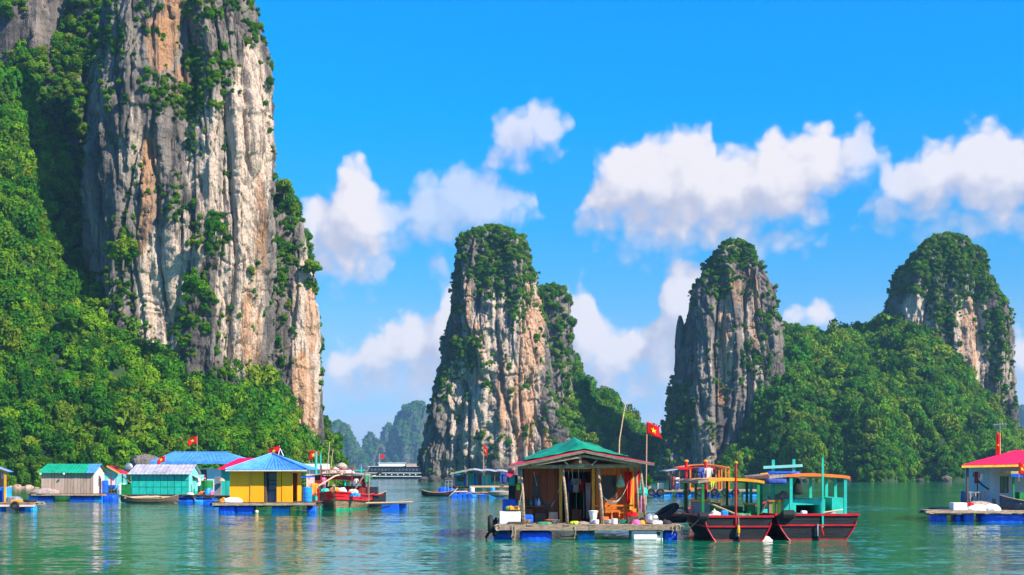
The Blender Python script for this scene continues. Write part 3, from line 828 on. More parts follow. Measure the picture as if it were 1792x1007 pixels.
# ================================================================== THE FLOATING VILLAGE
R_ = random.Random(21)
GREYWOOD = paint('weathered_wood', (.36, .255, .175), .85, .38, 5, (1, 1, 4), .5, .4, .22)
DARKWOOD = paint('dark_wet_wood', (.085, .058, .04), .75, .35, 5, (1, 1, 3), .4, .4, .25)
TANWOOD = paint('pale_boards', (.42, .31, .24), .85, .30, 4, (3, 3, .6), .5, .5, .16)
BAMBOO = paint('bamboo', (.52, .36, .20), .6, .25, 6, (3, 3, 3), .3, .4, .15)
ORANGEWOOD = paint('orange_painted_boards', (.60, .17, .014), .6, .3, 4, (3, 3, .6), .3, .4, .12)
BROWNWOOD = paint('red_brown_boards', (.24, .055, .013), .6, .3, 4, (3, 3, .6), .3, .4, .12)
YELLOWPOST = paint('yellow_post_paint', (.72, .36, .03), .6, .25, 5, (2, 2, .5), .2, .4)
YELLOW = paint('yellow_wall_paint', (.98, .37, .001), .62, .07, 1.6, (1, 1, .45), .12, .08, .05, dirtcol=(.5, .25, .04))
TEAL = paint('teal_paint', (.012, .42, .34), .5, .16, 2.0, (1, 1, .6), .15, .25, .06)
PALETEAL = paint('pale_teal_paint', (.18, .58, .52), .5, .12, 2.0, (1, 1, .6), .1, .2, .05)
BOATTEAL = paint('boat_teal_paint', (.02, .50, .40), .45, .16, 2.4, (1, 1, 1), .1, .25, .05)
BLUEROOF = paint('blue_roof_sheet', (.07, .27, .70), .42, .2, 1.6, (1, 1, 1), .05, .5, .04)
GREENROOF = paint('green_roof_sheet', (.008, .30, .16), .45, .2, 1.6, (1, 1, 1), .05, .4, .04)
REDROOF = paint('crimson_roof_sheet', (.78, .004, .06), .45, .14, 1.0, (1, 1, 1), .05, .2, .04)
GREYROOF = paint('grey_roof_sheet', (.40, .38, .44), .55, .22, 1.6, (1, 1, 1), .1, .6, .04)
OLIVEROOF = paint('olive_tarpaulin', (.30, .34, .20), .7, .2, 1.5, (1, 1, 1), .3, .4)
TARP = paint('green_tarpaulin', (.004, .24, .115), .5, .30, 1.6, (1, 1, 1), .45, .12, .04, bscale=4)
BLUETARP = paint('blue_tarpaulin', (.006, .09, .72), .40, .25, 2.4, (1, 1, 1), .5, .12, .10, bscale=7)
BLUEPLASTIC = paint('blue_drum_plastic', (.008, .10, .62), .38, .20, 2.5, (1, 1, 1), .1, .25, .22)
SKYPLASTIC = paint('light_blue_plastic', (.02, .30, .80), .40, .18, 2.5, (1, 1, 1), .1, .25, .15)
FOAM = paint('white_foam', (.80, .78, .75), .8, .10, 5, (1, 1, 1), .3, .35, .05)
WHITE = paint('white_paint', (.72, .74, .75), .55, .10, 2, (1, 1, 1), .1, .25, .04)
PALEBLUEWALL = paint('pale_blue_wall', (.42, .58, .66), .6, .10, 2, (1, 1, .6), .1, .25, .04)
PINKWALL = paint('pink_wall_paint', (.80, .52, .47), .65, .10, 2, (1, 1, .6), .1, .2, .04)
RUBBER = paint('black_rubber', (.018, .018, .020), .7, .3, 6, (1, 1, 1), .3, .4)
BLACKHULL = paint('black_hull_paint', (.008, .010, .014), .62, .5, 1.4, (1, 1, 3), .25, .6, .05, dirtcol=(.030, .032, .03))
REDPAINT = paint('red_paint', (.52, .008, .018), .45, .22, 2.5, (1, 1, 1), .1, .3)
REDHULL = paint('red_bottom_paint', (.22, .025, .018), .6, .3, 2.5, (1, 1, 1), .1, .5)
REDCLOTH = paint('red_cloth', (.72, .010, .012), .8, .18, 3, (1, 1, 1), .3, .1, .05, trans=.35)
PINKCLOTH = paint('pink_cloth', (.78, .16, .38), .8, .18, 3, (1, 1, 1), .3, .1, .05)
BLUECLOTH = paint('blue_cloth', (.035, .075, .32), .85, .25, 3, (1, 1, 1), .3, .15, .2)
DARKCLOTH = paint('dark_cloth', (.022, .024, .034), .9, .3, 3, (1, 1, 1), .3, .15, .2)
PALECLOTH = paint('pale_cloth', (.62, .58, .54), .85, .15, 3, (1, 1, 1), .3, .2, .15)
ORANGECLOTH = paint('orange_cloth', (.85, .30, .02), .8, .15, 3, (1, 1, 1), .3, .15, .1)
STARYELLOW = paint('yellow_star_cloth', (.95, .72, .02), .8, .05, 3)
GREENPAINT = paint('green_post_paint', (.012, .20, .045), .5, .22, 3, (1, 1, 1), .1, .3)
ORANGEPAINT = paint('orange_canopy_paint', (.86, .33, .012), .5, .16, 2, (1, 1, 1), .1, .25)
DEEPORANGE = paint('deep_orange_paint', (.80, .17, .015), .5, .16, 2, (1, 1, 1), .1, .25)
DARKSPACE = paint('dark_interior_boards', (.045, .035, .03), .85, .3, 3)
GREYPAINT = paint('grey_paint', (.20, .22, .25), .6, .2, 2)
GLASS = paint('dark_glass', (.015, .03, .035), .12, .2, 1, bump=0, dirt=.1)
GREENGLASS = paint('green_glass', (.02, .22, .14), .2, .3, 2, bump=0, dirt=.1)
ROPE = paint('rope', (.42, .33, .22), .9, .25, 12)
STEEL = paint('galvanised_steel', (.38, .40, .42), .4, .2, 4, metal=.6)
NAVY = paint('navy_hull_paint', (.012, .018, .035), .35, .2, .5)
ROCKPINK = paint('shore_boulder', (.42, .26, .20), .9, .35, 1.2, (1, 1, 1), .6, .4, .15, bscale=4)
POTPLANT = paint('bright_leaf', (.10, .34, .02), .6, .3, 6)
LIME = paint('lime_netting', (.42, .60, .03), .7, .2, 5)
NETGREY = paint('fishing_net', (.36, .27, .24), .95, .35, 9, (1, 1, 1), .9, .3)
NETDARK = paint('dark_net', (.02, .028, .022), .95, .35, 9, (1, 1, 1), .9, .3)
NETGREEN = paint('green_net', (.05, .28, .16), .95, .35, 9, (1, 1, 1), .9, .3)

# ---- shared builders
def drum(parent, c, axis='x', r=.29, L=.9, mat=None, name='float_drum', **kw):
    h = L / 2
    pr = [(r * .9, -h), (r, -h + .04), (r, -h * .36), (r * 1.05, -h * .33), (r * 1.05, -h * .27), (r, -h * .24), (r, h * .24), (r * 1.05, h * .27), (r * 1.05, h * .33), (r, h * .36), (r, h - .04), (r * .9, h)]
    return MB().lathe(pr, c, 14, axis).build(name, mat or BLUEPLASTIC, parent, smooth=False, **kw)

def bale(parent, x0, x1, y0, y1, z0, z1, mat=None, name='wrapped_float', seed=0, **kw):
    """a foam block wrapped in tarpaulin: rounded, wrinkled"""
    r = np.random.RandomState(seed)
    nx, nt = 14, 20
    G = np.zeros((nx, nt + 1, 3))
    for i in range(nx):
        u = i / (nx - 1)
        s = 1 - .16 * abs(2 * u - 1) ** 6
        for j in range(nt + 1):
            a = 2 * pi * j / nt
            cx, sx = cos(a), sin(a)
            q = .42
            yy = np.sign(cx) * abs(cx) ** q * s; zz = np.sign(sx) * abs(sx) ** q * s
            w = .035 * sin(i * 2.1 + 2.5 * sin(a + seed)) + r.uniform(-.012, .012)
            G[i, j] = (x0 + (x1 - x0) * u, (y0 + y1) / 2 + (y1 - y0) / 2 * yy * (1 + w), (z0 + z1) / 2 + (z1 - z0) / 2 * zz * (1 + w))
        G[i, nt] = G[i, 0]
    mb = MB().grid(G)
    mb.f.append(tuple(range(0, nt))[::-1]); mb.f.append(tuple((nx - 1) * (nt + 1) + k for k in range(nt)))
    return mb.build(name, mat or BLUETARP, parent, smooth=True, **kw)

def block(parent, x0, x1, y0, y1, z0, z1, mat=None, name='foam_float', bev=.03, **kw):
    """box with chamfered edges"""
    b = min(bev, (x1 - x0) / 4, (z1 - z0) / 4, (y1 - y0) / 4)
    me = bpy.data.meshes.new('t'); bm = bmesh.new()
    mb = MB().box(x0, x1, y0, y1, z0, z1)
    vs = [bm.verts.new(p) for p in mb.v]
    for f in mb.f: bm.faces.new([vs[i] for i in f])
    bmesh.ops.bevel(bm, geom=list(bm.edges), offset=b, segments=2, affect='EDGES', profile=.6)
    bm.verts.ensure_lookup_table(); bm.verts.index_update()
    m2 = MB(); m2.v = [tuple(v.co) for v in bm.verts]; m2.f = [tuple(v.index for v in f.verts) for f in bm.faces]
    bm.free(); bpy.data.meshes.remove(me)
    return m2.build(name, mat or FOAM, parent, **kw)

def deck(root, x0, x1, y0, y1, z, w=.24, mat=None, t=.04, joists=True, jmat=None):
    mat = mat or GREYWOOD
    n = max(2, int(round((x1 - x0) / w)))
    for i in range(n):
        a = x0 + (x1 - x0) * i / n; b = x0 + (x1 - x0) * (i + 1) / n
        e = R_.uniform(-.10, .05); dz = R_.uniform(-.008, .008)
        brick_box('plank', mat, root, a + .008, b - .008, y0 + e, y1, z - t + dz, z + dz)
    if joists:
        jm = jmat or mat
        for yy in (y0 + .12, (y0 + y1) / 2, y1 - .15):
            MB().beam((x0 - .08, yy, z - t - .075), (x1 + .08, yy, z - t - .085 + R_.uniform(-.02, .02)), .11, .13).build('joist', jm, root)

def roof_sheet(a, b, c, d, name, mat, parent, pitch=.22, amp=.022, t=.012, sag=0.0, rows=4):
    """corrugated sheet: a,b eave ends, c,d ridge ends (c above b, d above a)"""
    a, b, c, d = (np.array(p, float) for p in (a, b, c, d))
    L = max(np.linalg.norm(b - a), np.linalg.norm(c - d)); n = int(L / pitch * 4) + 1
    nrm = np.cross(b - a, (d + c) / 2 - (a + b) / 2); nrm /= np.linalg.norm(nrm)
    if nrm[2] < 0: nrm = -nrm
    G = np.zeros((rows, n, 3)); ax = (b - a) / np.linalg.norm(b - a)
    for i in range(rows):
        v = i / (rows - 1)
        for j in range(n):
            u = j / (n - 1)
            p = (a * (1 - u) + b * u) * (1 - v) + (d * (1 - u) + c * u) * v
            s = (p - a) @ ax
            G[i, j] = p + nrm * (amp * sin(2 * pi * s / pitch) - sag * 4 * v * (1 - v))
    return MB().slab(G, -nrm * t).build(name, mat, parent)

def opening_wall(root, name, mat, x0, x1, y0, y1, z0, z1, holes, boards=0.0, bname='board'):
    """front wall (facing -y) with rectangular holes, made of upright boards or panels"""
    xs = sorted(set([x0, x1] + [h[0] for h in holes] + [h[1] for h in holes]))
    for a, b in zip(xs[:-1], xs[1:]):
        n = max(1, int(round((b - a) / boards))) if boards else 1
        for i in range(n):
            u0 = a + (b - a) * i / n; u1 = a + (b - a) * (i + 1) / n
            zc = [(z0, z1)]
            for h in holes:
                if h[0] <= (u0 + u1) / 2 <= h[1]:
                    zc = [(p, q) for (p, q) in ((z0, h[2]), (h[3], z1)) if q - p > .03]
            e = R_.uniform(-.006, .006) if boards else 0
            g = .006 if boards else 0
            for p, q in zc:
                brick_box(bname, mat, root, u0 + g, u1 - g, y0 + e, y1 + e, p, q)

def window(root, x0, x1, y, z0, z1, frame, pane, bars=2, name='window'):
    mb = MB(); f = .05
    mb.box(x0, x1, y - .03, y + .04, z0, z0 + f); mb.box(x0, x1, y - .03, y + .04, z1 - f, z1)
    mb.box(x0, x0 + f, y - .028, y + .038, z0 + f, z1 - f); mb.box(x1 - f, x1, y - .028, y + .038, z0 + f, z1 - f)
    w = mb.build(name, frame, root)
    MB().box(x0 + f, x1 - f, y + .01, y + .03, z0 + f, z1 - f).build('pane', pane, w)
    for i in range(bars):
        x = x0 + (x1 - x0) * (i + 1) / (bars + 1)
        brick_box('window_bar', frame, w, x - .015, x + .015, y - .015, y + .005, z0 + f, z1 - f)
    return w

def tyre_mesh(R, r, c, axis):
    pts = []
    for k in range(20):
        a = 2 * pi * k / 20
        d = {'x': (0, cos(a), sin(a)), 'y': (cos(a), 0, sin(a)), 'z': (cos(a), sin(a), 0)}[axis]
        pts.append(tuple(c[i] + R * d[i] for i in range(3)))
    return MB().tube(pts, r, 8, close=True)

def tyre(c, label, R=.24, r=.09, axis='y', group=None):
    o = tyre_mesh(R, r, c, axis).build('tyre', RUBBER, None, smooth=True)
    return tag(o, label, 'tyre', group)

def flag(px, py_top, py_bot, D, w, h, label, lean=0.0, side=1, droop=.25, name='flag', seed=0, polemat=None, r=.025, fh=None):
    """a pole with a red flag and its star; py rows of the pole ends"""
    xb = X(px, D); zt, zb = Z(py_top, D), Z(py_bot, D)
    root = empty(name, (xb, D, zb), label, 'flag', 'red flags with a yellow star')
    xt = xb + lean
    MB().tube([(xb, D, zb), ((xb + xt) / 2, D, (zb + zt) / 2), (xt, D, zt)], [r, r * .9, r * .7], 6).build('flagpole', polemat or BAMBOO, root)
    n, m = 12, 9
    G = np.zeros((m, n, 3))
    for i in range(m):
        for j in range(n):
            u = j / (n - 1); v = i / (m - 1)
            y = .10 * w * sin(u * 6.0 + v * 2.0 + seed) * u
            G[i, j] = (xt + side * (u * w * (1 - .12 * sin(v * 3 + seed))), D - .03 + y, zt - .05 - v * h - droop * h * u * u + .03 * sin(u * 7 + seed))
    cl = MB().slab(G, (0, .012, 0)).build('flag_cloth', REDCLOTH, root, smooth=True)
    def at(u, v):
        fi, fj = v * (m - 1), u * (n - 1); i, j = int(min(fi, m - 2)), int(min(fj, n - 2)); a, b = fi - i, fj - j
        return G[i, j] * (1 - a) * (1 - b) + G[i + 1, j] * a * (1 - b) + G[i, j + 1] * (1 - a) * b + G[i + 1, j + 1] * a * b
    for off in (-.012, .024):
        ps = [at(.5, .5) + (0, off, 0)]
        for k in range(10):
            rr = (.29, .115)[k % 2] * min(h, w * 1.1); a = pi / 2 + k * pi / 5
            ps.append(at(.5 + rr * cos(a) / w * side, .5 - rr * sin(a) / h) + (0, off, 0))
        MB().add(ps, [(0, k + 1, (k + 1) % 10 + 1) for k in range(10)]).build('star', STARYELLOW, cl)
    return root

def hang_cloth(x0, x1, y, z1, z0, mat, label, seed=0, name='hanging_cloth', cat='cloth', folds=3, taper=0.0, group=None):
    n, m = 14, 8
    G = np.zeros((m, n, 3)); r = random.Random(seed)
    ph = r.uniform(0, 6)
    for i in range(m):
        v = i / (m - 1)
        for j in range(n):
            u = j / (n - 1); c = (x0 + x1) / 2; hw = (x1 - x0) / 2 * (1 - taper * v)
            G[i, j] = (c + hw * (2 * u - 1), y + .05 * sin(u * folds * 6.28 + ph) * (.35 + .65 * v), z1 + (z0 - z1) * v + .02 * sin(u * 9 + ph) * v)
    o = MB().slab(G, (0, .012, 0)).build(name, mat, None, smooth=True)
    return tag(o, label, cat, group)

def shirt(xc, y, ztop, h, w, mat, label, seed=0, name='shirt', cat='clothes', group='laundry hung out to dry', trousers=False):
    """a garment on a line: body with two sleeves, or two trouser legs"""
    r = random.Random(seed)
    mb = MB()
    def pan(x0, x1, a, b, x2=None, x3=None):
        G = np.zeros((5, 7, 3))
        for i in range(5):
            for j in range(7):
                u, v = j / 6, i / 4
                xa = x0 + ((x2 if x2 is not None else x0) - x0) * v; xb = x1 + ((x3 if x3 is not None else x1) - x1) * v
                G[i, j] = (xa + (xb - xa) * u, y + .03 * sin(u * 7 + seed + 2 * v) * (.4 + v), a + (b - a) * v)
        mb.slab(G, (0, .02, 0))
    if trousers:
        pan(xc - w / 2, xc + w / 2, ztop, ztop - h * .3)
        pan(xc - w / 2, xc - .02, ztop - h * .3, ztop - h, xc - w * .46, xc - w * .1); pan(xc + .02, xc + w / 2, ztop - h * .3, ztop - h, xc + w * .1, xc + w * .46)
    else:
        pan(xc - w * .32, xc + w * .32, ztop, ztop - h)
        pan(xc - w / 2, xc - w * .33, ztop - .03, ztop - h * .45, xc - w * .6, xc - w * .42); pan(xc + w * .33, xc + w / 2, ztop - .03, ztop - h * .45, xc + w * .42, xc + w * .6)
    o = mb.build(name, mat, None, smooth=True)
    return tag(o, label, cat, group)

def heap(cx, cy, z, rx, ry, rz, mat, label, name, cat, seed=0, n=24, rough=.22):
    """a slumped, creased heap (net, sack, bundle) resting on z"""
    m = 10; G = np.zeros((m, n + 1, 3))
    a = 2 * pi * (np.arange(n + 1) % n) / n
    for i in range(m):
        v = (i / (m - 1)) * pi / 2
        d = np.stack([np.cos(a) * cos(v), np.sin(a) * cos(v), np.full(n + 1, sin(v))], 1)
        k = 1 + rough * 1.5 * fbm(d * 1.3 + seed * 2.7, 2, seed) + rough * .7 * ridge(d * 2.6 + seed, seed + 7, 2)
        G[i, :, 0] = cx + rx * d[:, 0] * k; G[i, :, 1] = cy + ry * d[:, 1] * k; G[i, :, 2] = z + rz * sin(v) ** .8 * (k * (.9 if i < m - 1 else np.mean(k) * .9))
    mb = MB().grid(G)
    mb.f.append(tuple(range(n))[::-1])
    o = mb.build(name, mat, None)
    return tag(o, label, cat)

def vessel(c, prof, mat, label, name, cat, n=14, group=None, parent=None):
    o = MB().lathe(prof, c, n).build(name, mat, parent, smooth=False)
    if parent is None: tag(o, label, cat, group)
    return o

def hammock(x0, z0, x1, z1, zlow, y, mat, label, wid=.5):
    root = empty('hammock', (x0, y, min(z0, z1)), label, 'hammock')
    n, m = 18, 7
    G = np.zeros((n, m, 3)); L = []
    for i in range(n):
        u = .12 + .76 * i / (n - 1)
        k = 4 * u * (1 - u)
        zc = z0 + (z1 - z0) * u - (((z0 + z1) / 2 - zlow) * k)
        hw = wid / 2 * (.12 + .88 * sin(pi * (u - .1) / .8) ** 1.2) if .1 < u < .9 else wid * .06
        for j in range(m):
            w = 2 * j / (m - 1) - 1
            G[i, j] = (x0 + (x1 - x0) * u, y + hw * w, zc + .5 * hw * w * w)
    MB().slab(G, .012).build('sling', mat, root, smooth=True)
    MB().tube([(x0, y, z0), tuple(G[0, m // 2])], .012, 5).build('rope', ROPE, root)
    MB().tube([(x1, y, z1), tuple(G[-1, m // 2])], .012, 5).build('rope', ROPE, root)
    return root

# ================================================================== 1. big open house in front
D = 48.6
def hx(px, d=D): return X(px, d)
def hz_(py, d=D): return Z(py, d)
zd = hz_(918)
root = empty('floating_house', (hx(1028), 51.5, 0), 'open wooden floating house with green tarpaulin roof and orange boards', 'house')
deck(root, hx(868), hx(1190), 48.6, 55.2, zd, .23, GREYWOOD)
MB().beam((hx(866), 48.57, zd - .11), (hx(1030), 48.57, zd - .12), .08, .22).build('edge_beam', GREYWOOD, root)
MB().beam((hx(1031), 48.57, zd - .12), (hx(1191), 48.57, zd - .10), .08, .21).build('edge_beam', GREYWOOD, root)
for px in (868, 890, 1017, 1038, 1153):
    MB().beam((hx(px), 48.7, zd - .36), (hx(px), 54.8, zd - .36), .12, .13).build('bearer', DARKWOOD, root)
drum(root, (hx(880), 49.3, .10), 'x', .27, .72)
bale(root, hx(910), hx(966), 48.72, 49.8, -.2, zd - .26, seed=3)
drum(root, (hx(1027), 49.15, .07), 'x', .29, .64, SKYPLASTIC)
block(root, hx(1106), hx(1161), 48.75, 49.9, -.25, zd - .24, FOAM, 'foam_float')
block(root, hx(1109), hx(1150), 48.62, 48.78, 0.0, .2, FOAM, 'foam_lid')
bale(root, hx(1164), hx(1186), 48.75, 49.5, -.15, zd - .26, seed=9)
# posts
for (xb, xt, yy, m_) in ((917, 911, 48.95, GREYWOOD), (993, 984, 48.95, GREYWOOD), (1055, 1046, 48.95, GREYWOOD), (1130, 1120, 48.95, GREYWOOD), (1117, 1112, 49.6, GREYWOOD)):
    MB().tube([(hx(xb, yy), yy, zd - .02), (hx((xb + xt) / 2 + 1, yy), yy, (zd + 2.85) / 2), (hx(xt, yy), yy, 2.80)], [.062, .055, .05], 8).build('post', m_, root, smooth=True)
MB().beam((hx(912), 48.93, 2.76), (hx(1124), 48.93, 2.80), .09, .12).build('porch_beam', GREYWOOD, root)
# front truss
OLDWOOD = paint('old_grey_timber', (.20, .155, .125), .9, .35, 5, (1, 1, 3), .5, .4, .1)
for x0_, z0_, x1_, z1_ in ((hx(890), 2.755, hx(960), 3.06), (hx(960), 3.06, hx(1022), 3.345), (hx(1022), 3.345, hx(1084), 3.075), (hx(1084), 3.075, hx(1144), 2.86)):
    MB().beam((x0_, 48.34, z0_), (x1_, 48.34, z1_), .06, .10).build('rake_board', OLDWOOD, root)
MB().beam((hx(930), 48.62, 2.84), (hx(1022), 48.62, 3.18), .06, .09).build('rafter', GREYWOOD, root)
MB().beam((hx(1022), 48.62, 3.18), (hx(1115), 48.62, 2.86), .06, .09).build('rafter', GREYWOOD, root)
MB().beam((hx(1016), 48.7, 2.82), (hx(1015), 48.7, 3.26), .09, .09).build('king_post', GREYWOOD, root)
MB().beam((hx(995), 48.72, 2.84), (hx(986), 48.72, 3.02), .06, .06).build('strut', GREYWOOD, root)
MB().beam((hx(1036), 48.72, 2.84), (hx(1045), 48.72, 3.02), .06, .06).build('strut', GREYWOOD, root)
# roof: bowed sheet, tarpaulin over it
xl_, xr_, xm_ = hx(893), hx(1143), hx(1012)
def roof_z(x, y):
    zf = np.interp(x, [xl_, hx(1022), xr_], [2.86, 3.40, 2.93])
    u = np.clip((x - xl_) / (xm_ - xl_), 0, 1) if x < xm_ else np.clip((xr_ - x) / (xr_ - xm_), 0, 1)
    zp = 2.90 + (3.92 - 2.90) * (u ** 1.12)
    k = 1 - abs((y - 52.0) / 3.6); k = max(0, k) ** .8
    return zf * (1 - k) + max(zp, zf) * k
def roof_grid(x0, x1, y0, y1, n, m, off=0.0, wr=0.0):
    G = np.zeros((m, n, 3))
    for i in range(m):
        for j in range(n):
            x = x0 + (x1 - x0) * j / (n - 1); y = y0 + (y1 - y0) * i / (m - 1)
            w = wr * (sin(7 * (x - xm_) / (.35 + abs(y - 52.6) * .4 + .2) + 1.3) * .6 + sin(3.1 * x + 2 * y) * .5 + sin(9 * x - 4 * y) * .25)
            G[i, j] = (x, y, roof_z(x, y) + off + w)
    return G
MB().slab(roof_grid(xl_, xr_, 48.42, 55.6, 40, 22), .03).build('roof', REDROOF, root)
MB().slab(roof_grid(hx(918), hx(1098), 48.40, 55.5, 120, 50, .07, .042), .02).build('tarpaulin', TARP, root, smooth=True)
hang = np.array([[(hx(888 + 12 * j / 5) , 48.46 + .02 * j, hz_(824 + 9 * i / 3 + 2 * sin(j))) for j in range(6)] for i in range(4)])
MB().slab(hang, (0, .02, 0)).build('roof_flap', REDROOF, root)
# walls
yw = 50.6
def wx(px): return X(px, yw)
def wz(py): return Z(py, yw)
opening_wall(root, 'wall', BROWNWOOD, wx(917), wx(946), yw, yw + .05, zd, 2.88, [(wx(933), wx(944), wz(872), wz(832))], .22)
opening_wall(root, 'wall', BROWNWOOD, wx(946), wx(982), yw, yw + .05, zd, 2.88, [], .24)
opening_wall(root, 'wall', BROWNWOOD, wx(1033), wx(1042), yw, yw + .05, zd, 2.9, [], .2)
opening_wall(root, 'wall', ORANGEWOOD, wx(1042), wx(1118), yw, yw + .05, zd, 2.9, [(wx(1053), wx(1079), wz(874), wz(832))], .2)
MB().box(wx(982), wx(1033), yw, yw + .05, wz(826), 2.9).build('lintel', BROWNWOOD, root)
w = window(root, wx(1053), wx(1079), yw + .01, wz(874), wz(832), DARKWOOD, GLASS, 5)
window(root, wx(933), wx(944), yw + .01, wz(872), wz(832), DARKWOOD, GLASS, 1)
for (cx_, cy_) in ((963, 830), (972, 834), (963, 846), (972, 847), (964, 858), (925, 838), (925, 850), (952, 840), (952, 851), (1043, 840)):
    pr = [(.001, 0), (.09, .0), (.10, .012), (.085, .024), (.001, .026)]
    o_ = MB().lathe(pr, (0, 0, 0), 12, 'y').build('glass_disc', GREENGLASS if cx_ != 952 else PALECLOTH, root)
    ox = ORG[root.name]; o_.location = (wx(cx_) - ox[0], yw - .03 - ox[1], wz(cy_) - ox[2]); o_.scale = (1, 1, 1.35)
for px, m_ in ((981, YELLOWPOST), (1038, YELLOWPOST), (1104, YELLOWPOST), (1110, YELLOWPOST)):
    MB().box(wx(px) - .06, wx(px) + .06, yw - .14, yw - .02, zd, 2.86).build('post', m_, root)
# gable boards above the walls
for i in range(14):
    a = wx(917) + (wx(1118) - wx(917)) * i / 14; b = wx(917) + (wx(1118) - wx(917)) * (i + 1) / 14
    zt_ = min(roof_z(a, yw), roof_z(b, yw)) - .05
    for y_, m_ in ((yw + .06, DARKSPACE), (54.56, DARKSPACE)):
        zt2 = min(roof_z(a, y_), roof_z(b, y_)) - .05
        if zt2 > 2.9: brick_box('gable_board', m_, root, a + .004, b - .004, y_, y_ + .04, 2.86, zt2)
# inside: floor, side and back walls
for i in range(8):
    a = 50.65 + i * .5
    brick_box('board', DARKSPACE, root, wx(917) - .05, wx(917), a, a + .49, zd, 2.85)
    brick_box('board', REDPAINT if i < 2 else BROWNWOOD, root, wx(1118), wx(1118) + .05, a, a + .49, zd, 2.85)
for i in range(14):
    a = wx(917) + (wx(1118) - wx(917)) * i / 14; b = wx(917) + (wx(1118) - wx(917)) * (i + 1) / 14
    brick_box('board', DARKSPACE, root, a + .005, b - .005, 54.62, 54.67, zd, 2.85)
# side cabinet on the near-side corner
MB().box(hx(902, 49.9), hx(913, 49.9), 49.9, 50.3, hz_(876, 49.9), hz_(846, 49.9)).build('side_panel', BROWNWOOD, root)
MB().box(hx(904, 49.9), hx(910, 49.9), 49.88, 49.898, hz_(858, 49.9), hz_(848, 49.9)).build('notice', LIME, root)
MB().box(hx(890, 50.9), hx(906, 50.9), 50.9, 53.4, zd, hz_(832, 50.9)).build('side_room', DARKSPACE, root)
MB().box(hx(891, 50.88), hx(901, 50.88), 50.86, 50.895, hz_(850, 50.88), hz_(834, 50.88)).build('panel', TEAL, root)
MB().box(hx(1119, 50.2), hx(1127, 50.2), 50.9, 53.9, hz_(872, 50.2), hz_(828, 50.2)).build('side_room', BOATTEAL, root)
# bench with turned rail
MB().box(wx(1041), wx(1103), 49.95, 50.5, wz(896), wz(892)).build('bench_seat', ORANGEWOOD, root)
MB().beam((wx(1037), 49.9, wz(885)), (wx(1106), 49.9, wz(884)), .05, .06).build('bench_rail', DEEPORANGE, root)
for px in (1052, 1068, 1081, 1094):
    pr = [(.028, 0), (.034, .06), (.02, .1), (.034, .18), (.034, .24), (.02, .3), (.034, .36), (.028, .44)]
    MB().lathe(pr, (wx(px), 49.9, zd + .02), 8).build('baluster', DEEPORANGE, root)
# lamp-like paper shade under the gable
MB().lathe([(.02, .34), (.22, .30), (.42, .16), (.44, .06), (.40, 0), (.36, -.02)], (hx(1018), 49.3, 2.72), 14).build('straw_hat_shade', paint('straw', (.52, .42, .20), .9, .3, 8), root)
house1 = root
for px, z0_ in ((896, .1), (901, -.1), (1006, .05), (1176, .2)):
    MB().tube([(hx(px), 48.5, zd - .05), (hx(px) + .03, 48.48, .35), (hx(px) - .02, 48.5, z0_)], .014, 5).build('hanging_rope', ROPE, root)
for px in (871, 1186):
    pts = [(hx(px) + .09 * cos(a), 48.5 + .03 * sin(2 * a), zd - .12 + .12 * sin(a)) for a in np.linspace(0, 5.6, 10)]
    MB().tube(pts, .022, 5).build('rope_lashing', ROPE, root)
MB().tube([(hx(912), 48.9, 2.6), (hx(914), 48.88, 1.9), (hx(909), 48.9, 1.4), (hx(906), 48.92, 1.15)], .016, 5).build('hanging_rope', ROPE, root)
MB().box(wx(919), wx(932), 50.2, 50.55, zd, zd + .55).build('low_cupboard', BROWNWOOD, root)
MB().box(wx(936), wx(956), 50.25, 50.55, zd, zd + .38).build('low_cupboard', DARKWOOD, root)
MB().beam((wx(920), 50.45, wz(886)), (wx(952), 50.45, wz(886)), .3, .04).build('shelf', OLDWOOD, root)

# things on and about the big house
def put(o): return o
block(None, hx(874), hx(911), 48.75, 49.45, zd, hz_(896), FOAM, 'foam_box', label='white foam box on the deck corner of the tarpaulin-roofed house', cat='box')
MB().lathe([(.06, 0), (.30, .02), (.34, .06), (.32, .07), (.28, .04)], (hx(898), 49.1, hz_(896) + .005), 16).build('tray', DARKWOOD, None, label='dark round tray holding vegetables on the white foam box', cat='tray')
for i, (dx, m_) in enumerate(((-.2, POTPLANT), (-.08, ORANGECLOTH), (.06, ORANGECLOTH), (.16, ORANGEPAINT), (.0, POTPLANT))):
    heap(hx(898) + dx, 49.1 - .06 * (i % 2), hz_(896) + .06, .11, .11, .15, m_, ['green leafy vegetable at the end of the dark tray', 'orange fruit next to the green vegetable on the tray', 'orange fruit in the middle of the dark tray', 'yellow-orange fruit at the right end of the tray', 'green leafy vegetable between the orange fruit on the tray'][i], 'vegetable', 'vegetable', i)
MB().beam((hx(890), 48.68, zd + .05), (hx(916), 48.68, zd + .05), .22, .1).build('timber_offcut', DARKWOOD, None, label='thick brown timber offcut lying before the white foam box', cat='timber')
block(None, hx(915), hx(934), 49.3, 49.8, zd, hz_(902), BLUEPLASTIC, 'basin', bev=.1, label='blue plastic tub behind the porch post near the foam box', cat='tub')
drum(None, (hx(893, 50.2), 50.2, zd + .45), 'z', .31, .95, name='drum', label='upright dark blue drum beside the wall of the big open house', cat='drum')
hammock(hx(934, 49.6), hz_(826, 49.6), hx(982, 49.6), hz_(842, 49.6), hz_(890, 49.6), 49.6, DARKCLOTH, 'dark cloth hammock slung at the near porch of the open house', .6)
hammock(hx(1047, 49.5), hz_(852, 49.5), hx(1101, 49.5), hz_(842, 49.5), hz_(882, 49.5), 49.5, PALECLOTH, 'pale hammock slung above the orange bench', .35)
